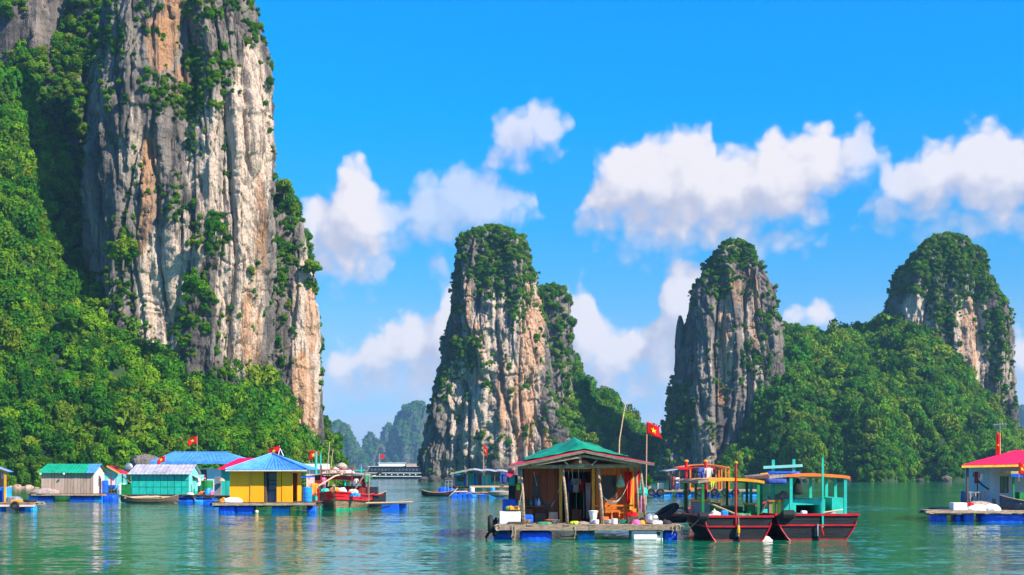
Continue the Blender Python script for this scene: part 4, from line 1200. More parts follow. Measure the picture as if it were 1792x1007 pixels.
heap(hx(952), 48.95, zd, .28, .22, .09, NETGREEN, 'green net heap lying on the deck edge of the open house', 'fishing_net', 'net', 2)
heap(hx(1006), 48.95, zd, .2, .2, .12, LIME, 'yellow-green bundle on the deck before the dark doorway', 'bundle', 'bundle', 4)
heap(hx(1020), 48.95, zd, .24, .2, .1, NETGREY, 'tan bundle next to the yellow-green one at the doorway', 'bundle', 'bundle', 5)
vessel((hx(1040), 49.1, zd), [(.14, 0), (.15, .05), (.13, .2), (.17, .42), (.20, .50), (.19, .51), (.16, .42), (.1, .4)], FOAM, 'white plastic jug standing by the porch post before the bench', 'jug', 'jug')
vessel((hx(1044), 48.85, zd), [(.09, 0), (.11, .06), (.11, .16), (.10, .17), (.09, .12)], WHITE, 'small white cup in front of the white jug', 'cup', 'cup')
block(None, hx(1057), hx(1068), 49.3, 49.7, zd, zd + .26, DEEPORANGE, 'crate', bev=.02, label='low orange crate under the bench of the open house', cat='crate')
vessel((hx(1076), 48.85, zd), [(.11, 0), (.12, .02), (.12, .2), (.11, .21), (.1, .1)], WHITE, 'white tub with a blue foot on the deck edge', 'tub', 'tub')
heap(hx(1108), 49.1, zd + .3, .2, .16, .2, REDCLOTH, 'red plastic bag on a dark box by the right-hand post', 'plastic_bag', 'bag', 3)
block(None, hx(1099), hx(1116), 48.95, 49.35, zd, zd + .29, DARKWOOD, 'box', label='dark box carrying a red bag at the deck edge', cat='box')
heap(hx(1115), 48.82, zd, .2, .13, .17, PINKCLOTH, 'pink bundle at the right end of the deck edge', 'bundle', 'bundle', 6)
heap(hx(1125), 48.82, zd, .11, .11, .15, ORANGECLOTH, 'orange bundle at the foot of the rightmost porch post', 'bundle', 'bundle', 7)
block(None, hx(1118), hx(1128), 49.2, 49.5, zd, zd + .45, paint('olive_tin', (.16, .17, .09), .5, .2, 4), 'tin', bev=.02, label='olive green tin behind the rightmost porch post', cat='tin')
vessel((hx(1137), 49.0, zd), [(.05, 0), (.15, .05), (.2, .18), (.17, .32), (.1, .38), (.11, .41), (.08, .41)], STEEL, 'round metal cooking pot right of the porch posts', 'pot', 'pot')
heap(hx(1152), 49.0, zd, .3, .2, .13, PALECLOTH, 'pale heap of bags near the leaning tyre', 'bag', 'bags', 8)
heap(hx(1168), 49.0, zd, .2, .2, .16, DARKCLOTH, 'black bundle at the far right corner of the deck', 'bundle', 'bundle', 9)
vessel((hx(1148), 49.7, zd), [(.18, 0), (.24, .06), (.25, .22), (.22, .30), (.05, .34)], STEEL, 'grey metal basin standing below the leaning tyre', 'basin', 'basin')
for k, (px, m_) in enumerate(((1136, RUBBER),)):
    pass
# leaning tyre, crate and lying tyre between house and boat
t_ = MB(); pts = []
for k in range(22):
    a = 2 * pi * k / 22; q = (.52 * cos(a), .1 * cos(a), .52 * sin(a))
    pts.append((hx(1165, 50) + q[0] * .78 + .28 * q[2], 50.0 + .45 * sin(a) * .6, hz_(897, 50) + .62 * q[2] * .55 + .38 * q[0]))
t_.tube(pts, .115, 8, close=True).build('tyre', RUBBER, None, smooth=True, label='big black tyre leaning at the corner of the deck', cat='tyre')
o = tyre_mesh(.3, .13, (hx(1184, 50.3), 50.3, zd + .13), 'z').build('tyre', RUBBER, None, smooth=True); tag(o, 'black tyre lying flat between deck and black boat', 'tyre')
cr = empty('crate', (hx(1184, 50.9), 50.9, zd), 'orange and white crate behind the lying tyre', 'crate')
for i in range(4):
    z_ = zd + .12 + i * .13
    brick_box('slat', DEEPORANGE if i % 2 else WHITE, cr, hx(1172, 50.9), hx(1196, 50.9), 50.85, 50.88, z_, z_ + .09)
for px in (1173, 1184, 1195):
    brick_box('upright', PINKWALL, cr, hx(px, 50.9) - .03, hx(px, 50.9) + .03, 50.88, 50.92, zd, zd + .62)
# black tyres and tarpaulin at the near corner
for i, (px, py, lab) in enumerate(((858, 918, 'black tyre hung over the corner of the big raft'), (866, 926, 'black tyre half in the water at the raft corner'))):
    tyre((hx(px), 48.9 + .3 * i, hz_(py)), lab, .26, .1, 'x')
G = np.array([[(hx(848 + 20 * i + 3 * sin(j)), 48.95 + .1 * j, hz_(941 - 34 * i + 3 * j * (1 - i))) for j in range(5)] for i in (0, .33, .66, 1)])
MB().slab(G, (0, .03, 0)).build('rubber_sheet', RUBBER, None, label='black rubber sheet hanging to the water from the raft corner', cat='sheet')
# cloths
hang_cloth(wx(1092), wx(1106), yw - .2, wz(826), wz(880), REDCLOTH, 'long red curtain hanging beside the barred window', 3, 'curtain', 'curtain', 2, .5)
hang_cloth(hx(1110, 49.7), hx(1120, 49.7), 49.75, hz_(824, 49.7), hz_(890, 49.7), REDCLOTH, 'red cloth hanging at the right end of the porch', 5, 'curtain', 'curtain', 2)
hang_cloth(hx(1122, 49.2), hx(1131, 49.2), 49.3, hz_(868, 49.2), hz_(898, 49.2), PINKCLOTH, 'pink and red garment hanging below the right end of the porch', 6, 'garment', 'clothes', 2, .2)
hang_cloth(wx(1024), wx(1034), yw - .12, wz(845), wz(908), paint('mauve_curtain', (.30, .20, .22), .9, .2, 3), 'dull pink curtain drawn aside at the dark doorway', 7, 'curtain', 'curtain', 3, .4)
o = MB().lathe([(.008, .52), (.03, .46), (.16, .16), (.17, .05), (.1, 0), (.02, -.01)], (hx(1086, 49.4), 49.4, hz_(853, 49.4)), 12).build('plastic_bag', paint('pale_green_plastic', (.42, .58, .36), .35, .2, 4, trans=.3), None, smooth=True)
tag(o, 'pale green plastic bag hanging before the red curtain', 'bag')
vessel((hx(1124, 49.8), 49.8, hz_(872, 49.8)), [(.01, 0), (.16, .04), (.22, .2), (.2, .34), (.1, .42), (.01, .43)], BOATTEAL, 'round turquoise basket hanging at the right wall of the open house', 'basket', 'basket')
# bamboo pole behind the roof, flag
MB().tube([(X(1081, 56), 56, 1.2), (X(1084, 56), 56, Z(770, 56)), (X(1092, 56), 56, Z(720, 56)), (X(1096, 56), 56, Z(702, 56))], [.032, .028, .022, .014], 7).build('bamboo_pole', BAMBOO, None, label='tall bare bamboo pole rising behind the green tarpaulin roof', cat='pole')
flag(1130, 738, 900, 55.9, .62, .52, 'red star flag on a pole right of the green tarpaulin roof', .05, 1, .45, seed=1, r=.035)

# ================================================================== 2. two black boats
def boat(px_c, Ds, half, Lb, free, label, trim, yaw=0.0):
    root = empty('fishing_boat', (X(px_c, Ds), Ds, 0), label, 'boat', local=True)
    root.rotation_euler = (0, 0, yaw)
    ns = 16
    def sec(u):
        hw = half * (1.0 + .12 * sin(pi * min(u * 1.6, 1))) * (1 - max(0, (u - .45) / .55) ** 2.2) + .03
        zg = free + .05 * (1 - u) + 1.0 * max(0, u - .45) ** 2
        kb = -.35 + .9 * max(0, u - .75) ** 1.5
        return hw, zg, kb
    prof = [(0.0, 0.0), (.32, .03), (.55, .13), (.74, .34), (.89, .60), (.97, .82), (1.02, 1.0)]
    def ring(u, off=0.0, rng_=None):
        hw, zg, kb = sec(u)
        pts = [(hw * f, kb + (zg - kb) * g) for f, g in (rng_ or prof)]
        return pts
    def hullpiece(pr, name, mat, out=0.0, thick=None):
        G = []
        full = [(-f, g) for f, g in pr[::-1]] + [(f, g) for f, g in pr if f > 0]
        for i in range(ns + 1):
            u = i / ns; hw, zg, kb = sec(u)
            G.append([((hw + out) * f, u * Lb, kb + (zg - kb) * g) for f, g in full])
        return G
    G = hullpiece(prof, 'hull', BLACKHULL)
    mb = MB().grid(np.array(G))
    k = len(G[0]); mb.f.append(tuple(range(k)))
    hull = mb.build('hull', BLACKHULL, root, smooth=False)
    # red bottom paint, a shell just outside the hull
    low = [(0.0, -.01), (.33, .022), (.56, .122), (.71, .30), (.722, .322)]
    g2 = hullpiece(low, '', None, .012)
    MB().grid(np.array(g2)).build('bottom_paint', REDHULL, hull)
    tr = [(x_, -.012, z_) for (x_, y_, z_) in g2[0]]
    MB().add(tr, [tuple(range(len(tr)))]).build('bottom_paint', REDHULL, hull)
    # rub rails (gunwale and lower band)
    for fr, th, nm in ((1.0, .085, 'gunwale'), (.70, .055, 'rub_rail')):
        for s in (-1, 1):
            pts = []
            for i in range(ns + 1):
                u = i / ns; hw, zg, kb = sec(u)
                f_ = np.interp(fr, [g for f, g in prof], [f for f, g in prof])
                pts.append((s * (hw * f_ + .015), u * Lb - .02, kb + (zg - kb) * fr))
            MB().tube(pts, th / 2, 6).build(nm, REDPAINT, root)
        hw, zg, kb = sec(0); f_ = np.interp(fr, [g for f, g in prof], [f for f, g in prof])
        zz_ = kb + (zg - kb) * fr
        MB().beam((-hw * f_ - .03, -.03, zz_), (hw * f_ + .03, -.03, zz_), .05, th).build(nm, REDPAINT, root)
    # red trim following the curve of the stern
    hw, zg, kb = sec(0)
    for sgn in (-1, 1):
        MB().tube([(sgn * hw * f, -.02, kb + (zg - kb) * q) for f, q in prof[2:6]], .028, 6).build('stern_trim', REDPAINT, root)
    # deck inside
    Gd = [[(sgn * (sec(i / ns)[0] * .94), i / ns * Lb, sec(i / ns)[1] - .28) for sgn in (-1, 1)] for i in range(ns + 1)]
    MB().grid(np.array(Gd)).build('boat_deck', trim, root)
    # rudder stock
    MB().beam((0, -.10, .62), (0, -.10, -.1), .05, .05).build('rudder_post', STEEL, root)
    MB().beam((0, -.16, .18), (0, -.06, -.35), .28, .04, up=(1, 0, 0)).build('rudder', REDHULL, root)
    return root

def canopy(root, x0, x1, y0, y1, z, mat, rise=.12, t=.07, mat2=None, split=None):
    def piece(a, b, m_):
        n = 9
        G = np.array([[(a + (b - a) * j / (n - 1), y, z + rise * (1 - ((a + (b - a) * j / (n - 1) - (x0 + x1) / 2) / ((x1 - x0) / 2)) ** 2) + .02 * sin(3 * j + y)) for j in range(n)] for y in np.linspace(y0, y1, 6)])
        return MB().slab(G, t).build('canopy', m_, root)
    if split is None: return [piece(x0, x1, mat)]
    return [piece(x0, split - .004, mat2), piece(split + .004, x1, mat)]

s1 = 47.8
b1 = boat(1292, s1, 1.24, 9.2, .87, 'black and red boat with green posts and orange canopy', GREENPAINT)
c0x = X(1292, s1)
def L1(px, dy): return X(px, s1 + dy) - c0x
canopy(b1, L1(1222, .8), L1(1338, .8), .8, 6.2, 2.24, ORANGEPAINT, .10, .10, GREYWOOD, L1(1240, .8))
canopy(b1, L1(1222, .8) - .02, L1(1255, .8), 6.25, 8.0, 2.22, GREYWOOD, .06, .07)
for px, dy in ((1230, .9), (1327, .9), (1232, 3.4), (1330, 3.4), (1228, 5.9), (1312, 5.9)):
    xx = L1(px, .9) * (.96 if dy > 1 else 1.0)
    MB().beam((xx, dy, .62), (xx, dy, 2.24), .10, .10).build('post', GREENPAINT, b1)
MB().tube([(L1(1288, -.05), -.02, .55), (L1(1288, -.05), -.02, Z(812, s1))], .04, 8).build('red_pole', REDPAINT, b1)
MB().lathe([(.05, 0), (.08, .02), (.08, .06), (.03, .09)], (L1(1288, -.05), -.02, Z(812, s1)), 8).build('pole_cap', ORANGEPAINT, b1)
for px in (1201, 1235):
    xx = X(px, s1 + 6.6) - c0x
    p_ = MB().tube([(xx, 6.6, .7), (xx, 6.6, Z(809, s1 + 6.6))], .065, 8).build('mast', REDPAINT, b1)
    MB().lathe([(.065, 0), (.1, .02), (.1, .07), (.03, .1)], (xx, 6.6, Z(809, s1 + 6.6)), 8).build('mast_cap', ORANGEPAINT, p_)
MB().beam((X(1186, s1 + 6.6) - c0x, 6.52, Z(820, s1 + 6.6)), (X(1250, s1 + 6.6) - c0x, 6.52, Z(820, s1 + 6.6)), .09, .1).build('mast_crossbar', REDPAINT, b1)
MB().box(L1(1216, 2), L1(1242, 2), 2.0, 3.2, .65, 1.42).build('engine_box', GREYPAINT, b1)
MB().box(L1(1216, 2) - .03, L1(1242, 2) + .03, 1.96, 3.25, 1.425, 1.50).build('engine_lid', ORANGEPAINT, b1)
MB().box(L1(1243, 2), L1(1262, 2), 2.2, 4.0, .65, 1.36).build('locker', GREENPAINT, b1)
MB().box(L1(1262, 3), L1(1300, 3), 3.0, 5.2, .65, 1.20).build('hatch', GREENPAINT, b1)
MB().box(L1(1308, 2), L1(1322, 2), 2.0, 2.7, .65, 1.30).build('locker', GREENPAINT, b1)
MB().box(L1(1307, 2) - .02, L1(1323, 2) + .02, 1.97, 2.73, 1.305, 1.36).build('locker_lid', ORANGEPAINT, b1)
MB().beam((L1(1240, 1.6), 1.6, 1.38), (L1(1284, 1), .6, .98), .09, .05).build('tiller', BAMBOO, b1)
MB().lathe([(.02, -.16), (.05, -.12), (.06, 0), (.05, .12), (.02, .17)], (L1(1292, -.1), -.14, .42), 8).build('fender', ORANGEPAINT, b1)
MB().tube([(L1(1292, 0), -.14, .58), (L1(1292, 0), -.06, .9)], .012, 5).build('fender_rope', ROPE, b1)
o = MB().lathe([(.1, -.2), (.15, -.15), (.16, .15), (.1, .2)], (X(1230, s1) , s1 - .1, .93), 10, 'x').build('fender_roll', RUBBER, None); tag(o, 'black rubber roll on the stern corner of the green-posted boat', 'fender')
# laundry over the far crossbar
for k, (px, m_, lab, ty) in enumerate(((1219, DARKCLOTH, 'black garment on the red crossbar', 1), (1227, BLUECLOTH, 'blue trousers hanging on the red crossbar', 1), (1240, PALECLOTH, 'cream jacket at the right end of the red crossbar', 0))):
    shirt(X(px, s1 + 6.4), s1 + 6.4, Z(819, s1 + 6.4), .62, .34, m_, lab, k, trousers=bool(ty), name='garment')
heap(X(1250, s1 + 1.2), s1 + 1.2, .68, .35, .3, .38, PALECLOTH, 'pale heap of netting inside the green-posted boat', 'fishing_net', 'net', 11)

s2 = 48.2
b2 = boat(1430, s2, 1.50, 9.5, .92, 'black and red boat with teal cabin and teal posts', BOATTEAL)
c2x = X(1430, s2)
def L2(px, dy=0): return X(px, s2 + dy) - c2x
canopy(b2, L2(1346, .7), L2(1488, .7), .7, 6.0, 2.42, DEEPORANGE, .10, .11, TANWOOD, L2(1376, .7))
for px, dy in ((1384, .8), (1479, .8), (1352, 3.2), (1476, 3.4), (1354, 5.6), (1470, 5.6), (1358, 1.6), (1474, 1.8)):
    xx = L2(px, .8) * (.985 if dy > 1 else 1)
    MB().beam((xx, dy, .62), (xx, dy, 2.44), .11, .11).build('post', BOATTEAL, b2)
bale(b2, L2(1343, 1.6), L2(1400, 1.6), 1.5, 2.1, 2.50, 2.60, BLUETARP, 'rolled_tarpaulin', 12)
bale(b2, L2(1342, .6), L2(1376, .6), .5, 1.0, 2.12, 2.32, BLUECLOTH, 'rolled_awning', 13)
MB().tube([(L2(1332, 1), 1.1, 2.50), (L2(1345, 1), 1.1, 2.52)], .03, 6).build('awning_pole', ORANGEPAINT, b2)
for px, yb in ((1353, 805), (1389, 804)):
    xx = X(px, s2 + 2.6) - c2x
    MB().beam((xx, 2.6, .6), (xx, 2.6, Z(yb, s2 + 2.6)), .11, .11).build('gallows_post', BOATTEAL, b2)
MB().beam((X(1336, s2 + 2.5) - c2x, 2.5, Z(818.5, s2 + 2.5)), (X(1404, s2 + 2.5) - c2x, 2.5, Z(815, s2 + 2.5)), .1, .11).build('gallows_bar', PALETEAL, b2)
MB().beam((L2(1440, -.05), -.02, .5), (L2(1440, -.05), -.02, Z(801, s2)), .065, .065).build('stern_pole', BOATTEAL, b2)
# cabin
zc0, zc1 = .66, 1.52
MB().box(L2(1372, 1.4), L2(1393, 1.4), 1.4, 4.6, zc0, zc1).build('cabin_side', BOATTEAL, b2)
MB().box(L2(1393, 1.4), L2(1434, 1.4), 1.4, 4.6, zc1 - .22, zc1 - .002).build('cabin_roof', BOATTEAL, b2)
MB().box(L2(1434, 1.4), L2(1444, 1.4), 1.4, 4.6, zc0, zc1).build('cabin_side', BOATTEAL, b2)
MB().box(L2(1393, 1.4), L2(1434, 1.4), 3.4, 4.55, zc0, zc1 - .23).build('cabin_bulkhead', DARKSPACE, b2)
MB().box(L2(1396, 1.4), L2(1416, 1.4), 1.7, 2.3, zc0, zc0 + .32).build('cabin_locker', PINKWALL, b2)
MB().box(L2(1455, 1.4), L2(1476, 1.4), 1.3, 3.6, zc0, zc1 + .06).build('locker', BOATTEAL, b2)
for i in range(5):
    a = L2(1346, 1.0) + i * .115
    brick_box('board', LIME if i % 2 else GREYWOOD, b2, a + .004, a + .111, 1.02, 1.06, .62, 1.44)
MB().beam((L2(1345, 1), 1.0, 1.46), (L2(1374, 1), 1.0, 1.47), .08, .06).build('board_cap', ORANGEWOOD, b2)
MB().tube([(L2(1330, .6), .4, .98), (L2(1352, .8), 1.4, 1.62)], .03, 6).build('boat_hook', DARKWOOD, b2)
MB().tube([(L2(1440, .3), .3, 1.04), (L2(1476, .5), .6, 1.14)], .03, 6).build('oar', BAMBOO, b2)
MB().tube([(L2(1436, 0), -.1, .52), (L2(1440, 0), -.12, .2)], .03, 6).build('rope_end', REDCLOTH, b2)
o = MB().lathe([(.1, -.28), (.17, -.2), (.18, .2), (.1, .28)], (X(1378, s2), s2 - .12, .98), 10, 'x').build('fender_roll', RUBBER, None); tag(o, 'black rubber roll on the stern corner of the teal boat', 'fender')
o = MB().lathe([(.015, .62), (.05, .55), (.16, .3), (.24, .05), (.2, -.02), (.03, -.05)], (X(1396, s2 + 1), s2 + 1.0, Z(864, s2 + 1)), 10).build('net_bag', NETDARK, None, smooth=True); tag(o, 'dark net bag hanging under the canopy of the teal boat', 'net')
heap(X(1370, s2 + 1.9), s2 + 1.9, 1.5, .3, .25, .3, NETGREY, 'brown heap of rope on the teal boat cabin', 'rope_heap', 'rope', 14)
heap(X(1337, s2 - .4), s2 - .1, -.04, .34, .25, .22, PALECLOTH, 'pale plastic sack floating between the two black boats', 'sack', 'sack', 15)

# gear on the two boats
tyre((X(1226, s1 + 1.6), s1 + 1.6, .62), 'black tyre hung on the flank of the green-posted boat', .22, .08, 'x')
tyre((X(1352, s2 + 1.5) , s2 + 1.5, .62), 'black tyre hung on the flank of the teal boat', .22, .08, 'x')
heap(X(1300, s1 + 1.0), s1 + 1.0, .70, .4, .3, .34, NETGREEN, 'green net heap behind the red stern pole', 'fishing_net', 'net', 21)
heap(X(1456, s2 + .8), s2 + .8, .74, .4, .25, .28, NETGREY, 'brown net heap at the stern of the teal boat', 'fishing_net', 'net', 22)
block(None, X(1262, s1 + .6), X(1274, s1 + .6), s1 + .5, s1 + .75, .68, 1.12, SKYPLASTIC, 'jerrycan', bev=.05, label='light blue jerrycan at the stern of the green-posted boat', cat='jerrycan')
block(None, X(1402, s2 + .7), X(1412, s2 + .7), s2 + .6, s2 + .85, .74, 1.1, FOAM, 'jerrycan', bev=.05, label='white jerrycan before the dark cabin opening', cat='jerrycan')
MB().tube([(X(1190, s1 + .9), s1 + .9, .55), (X(1205, s1 + .9), s1 + .7, .42), (X(1228, s1 + .4), s1 + .3, .9)], .018, 5).build('mooring_rope', ROPE, None, label='slack mooring rope from the deck to the green-posted boat', cat='rope')
for k, z_ in enumerate((.28, .46, .78)):
    for bo, w_ in ((b1, 1.0), (b2, 1.2)):
        MB().beam((-w_ * (.74 + .12 * k), -.008, z_), (w_ * (.74 + .12 * k), -.008, z_), .01, .014).build('plank_seam', DARKSPACE, bo)

# more household clutter on the porch of the big house
zd1 = Z(918, 48.6)
for k, (px, py, m_, lab, nm) in enumerate(((923, 906, TANWOOD, 'round tan basket below the dark hammock', 'basket'), (962, 908, DEEPORANGE, 'orange bowl under the dark hammock', 'bowl'), (971, 907, STEEL, 'metal bowl beside the middle porch post', 'bowl'), (1063, 912, WHITE, 'small white bowl between the two white tubs', 'bowl'), (1090, 913, BOATTEAL, 'turquoise bowl before the orange bench', 'bowl'))):
    vessel((hx(px, 49.4), 49.4 - .06 * k, zd1), [(.08, 0), (.13, .04), (.19, .14), (.20, .16), (.17, .13)], m_, lab, nm, nm)
for k, (px, m_, lab) in enumerate(((998, BLUECLOTH, 'blue shirt hanging inside the dark doorway'), (1008, PALECLOTH, 'pale shirt hanging inside the dark doorway'), (1017, REDCLOTH, 'red shirt hanging inside the dark doorway'))):
    shirt(X(px, 51.4), 51.4, Z(838, 51.4), .55, .36, m_, lab, k + 3, name='shirt')
for k, (px, m_, lab) in enumerate(((938, SKYPLASTIC, 'blue-capped bottle on the shelf behind the dark hammock'), (943, FOAM, 'white bottle on the shelf behind the dark hammock'), (929, GREENGLASS, 'green bottle on the shelf behind the dark hammock'))):
    vessel((X(px, 50.45), 50.45, Z(886, yw) + .025), [(.05, 0), (.06, .02), (.06, .16), (.02, .22), (.022, .27), (.01, .28)], m_, lab, 'bottle', 'bottle', 10)
block(None, X(960, 50.2), X(976, 50.2), 50.1, 50.45, zd1, zd1 + .42, TANWOOD, 'carton', bev=.015, label='brown carton against the wall behind the dark hammock', cat='carton')
block(None, X(1000, 51.2), X(1018, 51.2), 51.1, 51.6, zd1, zd1 + .5, BROWNWOOD, 'chest', bev=.02, label='brown wooden chest just inside the dark doorway', cat='chest')
for k, (px, py) in enumerate(((1012, 826), (1001, 828))):
    MB().tube([(X(px, 49.2), 49.2, Z(812, 49.2)), (X(px + 1, 49.2), 49.2, Z(838 + 4 * k, 49.2))], .012, 5).build('hanging_cord', ROPE, None, label=['cord hanging under the gable right of the king post', 'knotted cord hanging under the gable left of the king post'][k], cat='cord')
# ================================================================== 3. yellow house with blue pyramid roof
D = 82.0
def yx(px, d=82.0): return X(px, d)
def yz(py, d=82.0): return Z(py, d)
zd = yz(879)
root = empty('floating_house', (yx(465), 84, 0), 'bright yellow floating house with a blue corrugated pyramid roof', 'house')
deck(root, yx(374), yx(552), 81.2, 86.4, zd, .26, DARKWOOD, .05)
MB().beam((yx(372, 81.2), 81.15, zd - .12), (yx(553, 81.2), 81.15, zd - .10), .08, .16).build('edge_beam', GREYWOOD, root)
for px in (375, 452, 500, 545):
    MB().beam((yx(px, 81.3), 81.3, zd - .26), (yx(px, 81.3), 86.2, zd - .26), .14, .14).build('bearer', DARKWOOD, root)
bale(root, yx(386), yx(415), 81.35, 82.4, -.2, zd - .2, seed=1); bale(root, yx(416), yx(447), 81.4, 82.4, -.2, zd - .2, seed=2)
drum(root, (yx(493), 81.75, .12), 'x', .32, 1.1, SKYPLASTIC); drum(root, (yx(546), 81.9, .1), 'x', .3, .6)
xa, xb = yx(402), yx(511); yf = 82.0; yb = 85.6; zt = yz(824)
# front panels (each a sheet), doorway between
def panel(a, b, m_, e=0.0, z0=None, z1=None): brick_box('wall_panel', m_, root, yx(a) + .005, yx(b) - .005, yf + e, yf + .06 + e, z0 or zd, z1 or zt)
panel(402, 438, YELLOW, .0); panel(440, 462, YELLOW, -.03); panel(484, 492, YELLOW, .01); panel(493, 511, YELLOW, -.02)
brick_box('lintel', YELLOW, root, yx(462), yx(484), yf, yf + .06, yz(826), zt)
MB().box(yx(438), yx(440), yf - .05, yf + .05, zd, zt).build('batten', YELLOWPOST, root)
dr = MB().box(yx(467), yx(483), yf + .5, yf + .54, zd, yz(827)).build('door', GREYPAINT, root)
for py in (842, 849, 860): brick_box('shelf', DARKWOOD, root, yx(466), yx(484), yf + .42, yf + .5, yz(py), yz(py) + .05)
MB().box(yx(463), yx(466), yf + .0, yf + .5, zd, yz(826)).build('door_jamb', DARKWOOD, root)
# right side wall with its own opening
xs_ = yx(511)
def sidep(y0, y1, m_, z0=None, z1=None, nm='wall_panel'): brick_box(nm, m_, root, xs_ - .06, xs_, y0 + .004, y1 - .004, z0 or zd, z1 or zt)
sidep(82.06, 82.3, YELLOW); sidep(84.3, 85.6, YELLOW); sidep(82.3, 84.3, YELLOW, yz(828))
MB().box(xs_ - .5, xs_ - .46, 82.3, 84.3, zd, yz(828)).build('inner_wall', PINKWALL, root)
sidep(85.6, 85.66, YELLOWPOST)
brick_box('wall_panel', YELLOW, root, xa, xa + .06, 82.06, 85.6, zd, zt)
brick_box('wall_panel', YELLOW, root, xa, xb - .07, 85.6, 85.66, zd, zt)
MB().box(yx(402) + .07, xs_ - .52, 84.0, 84.05, zd, zt - .05).build('inner_wall', DARKSPACE, root)
# roof
e0 = np.array([yx(394, 81.3), 81.3, yz(822, 81.3)]); e1 = np.array([yx(537, 81.3), 81.3, yz(822, 81.3)])
e2 = np.array([e1[0] + .1, 86.3, e1[2]]); e3 = np.array([e0[0] - .1, 86.3, e0[2]])
ap = np.array([yx(475, 83.8), 83.8, yz(795, 83.8)])
ap2 = ap + np.array([.25, 0, 0])
roof_sheet(e0, e1, ap2, ap, 'roof_sheet', BLUEROOF, root, .20, .024)
roof_sheet(e1, e2, ap2 + (.01, 0, -.01), ap2 + (.005, 0, -.005), 'roof_sheet', BLUEROOF, root, .20, .024)
roof_sheet(e3, e0, ap, ap + (-.005, 0, -.005), 'roof_sheet', BLUEROOF, root, .20, .024)
roof_sheet(e2, e3, ap, ap2, 'roof_sheet', BLUEROOF, root, .20, .024)
for e in (e0, e1): MB().tube([tuple(e + (0, 0, .04)), tuple(ap + (.1 if e is e1 else 0, 0, .05))], .05, 6).build('ridge_cap', BLUEROOF, root)
MB().beam(tuple(e0 + (0, .03, -.06)), tuple(e1 + (0, .03, -.06)), .03, .10).build('fascia', PALECLOTH, root)
# things round it
heap(yx(410), 81.5, zd, .62, .35, .34, FOAM, 'white sack lying at the front corner of the yellow house', 'sack', 'sack', 2, rough=.1)
heap(yx(395), 81.6, zd, .3, .3, .3, ORANGECLOTH, 'orange-brown rope heap left of the white sack', 'rope_heap', 'rope', 3)
drum(None, (yx(537), 82.2, zd + .48), 'z', .31, .96, SKYPLASTIC, name='drum', label='bright blue drum at the corner of the yellow house', cat='drum')
tag(MB().lathe([(.05, 0), (.12, .05), (.12, .16), (.05, .2)], (yx(453), 81.3, -.02), 10).build('buoy', paint('cream_plastic', (.7, .55, .3), .5), None), 'small cream buoy floating before the yellow house', 'buoy')
hang_cloth(yx(465, 82.4), yx(471, 82.4), 82.35, yz(838, 82.4), yz(852, 82.4), DARKCLOTH, 'black coat hanging in the yellow doorway', 1, 'coat', 'clothes', 2, .1)
shirt(yx(549, 82.6), 82.6, yz(846, 82.6), .8, .6, ORANGECLOTH, 'orange jacket hanging beside the bright blue drum', 2, name='jacket')
ch = empty('chair', (yx(552, 82.8), 82.8, zd), 'small red chair behind the bright blue drum', 'chair')
for dx in (-.2, .2):
    for dy in (-.2, .2): MB().beam((yx(552, 82.8) + dx, 82.8 + dy, zd), (yx(552, 82.8) + dx, 82.8 + dy, zd + (.85 if dy > 0 else .42)), .045).build('leg', REDPAINT, ch)
MB().box(yx(552, 82.8) - .23, yx(552, 82.8) + .23, 82.57, 83.03, zd + .42, zd + .46).build('seat', REDPAINT, ch)
MB().box(yx(552, 82.8) - .2, yx(552, 82.8) + .2, 83.0, 83.03, zd + .6, zd + .84).build('backrest', REDPAINT, ch)
flag(485, 780, 797, 84.6, .75, .52, 'red star flag on the peak of the blue pyramid roof', .16, -1, .3, seed=2, polemat=WHITE)
MB().tube([(yx(487, 84.4), 84.4, yz(797, 84.4)), (yx(490, 84.4), 84.4, yz(785, 84.4)), (yx(496, 84.4), 84.4, yz(798, 84.4))], .035, 6).build('roof_bracket', WHITE, None, label='white bent bracket on the blue pyramid roof', cat='bracket')

# ================================================================== 4. tan plank hut with green roof
D = 116.0
g = lambda px, d=116.0: X(px, d)
gz = lambda py, d=116.0: Z(py, d)
zd = gz(864)
root = empty('floating_hut', (g(120), 117.5, 0), 'floating plank hut with green roof and pink gable wall', 'hut')
deck(root, g(56), g(184), 115.2, 119.4, zd, .34, DARKWOOD, .06)
MB().beam((g(55, 115.1), 115.1, zd - .1), (g(186, 115.1), 115.1, zd - .1), .08, .14).build('edge_beam', GREYWOOD, root)
for px, k, s_ in ((62, SKYPLASTIC, .8), (84, BLUEPLASTIC, 1.2), (137, BLUEPLASTIC, 1.1), (159, BLUEPLASTIC, 1.0), (175, SKYPLASTIC, .6)): drum(root, (g(px), 115.7, .12), 'x', .36, s_ * 1.1, k)
bale(root, g(181), g(202), 115.6, 117, -.2, zd - .1, BLUETARP, seed=5)
xa, xb = g(73), g(163); y0, y1 = 116.0, 119.0; ze = gz(827)
n = 16
for i in range(n):
    a = xa + (xb - xa) * i / n; b = xa + (xb - xa) * (i + 1) / n
    e = R_.uniform(-.012, .012)
    brick_box('wall_board', TANWOOD, root, a + .012, b - .012, y0 + e, y0 + .05 + e, zd, ze)
brick_box('wall_panel', PINKWALL, root, xb, xb + .05, y0, y1, zd, ze)
rz = gz(812, 117.5)
MB().add([(xb + .001, y0, ze), (xb + .001, y1, ze), (xb + .001, (y0 + y1) / 2, rz - .05), (xb + .05, y0, ze), (xb + .05, y1, ze), (xb + .05, (y0 + y1) / 2, rz - .05)], [(0, 1, 2), (3, 4, 5), (0, 1, 4, 3), (1, 2, 5, 4), (2, 0, 3, 5)]).build('gable', PINKWALL, root)
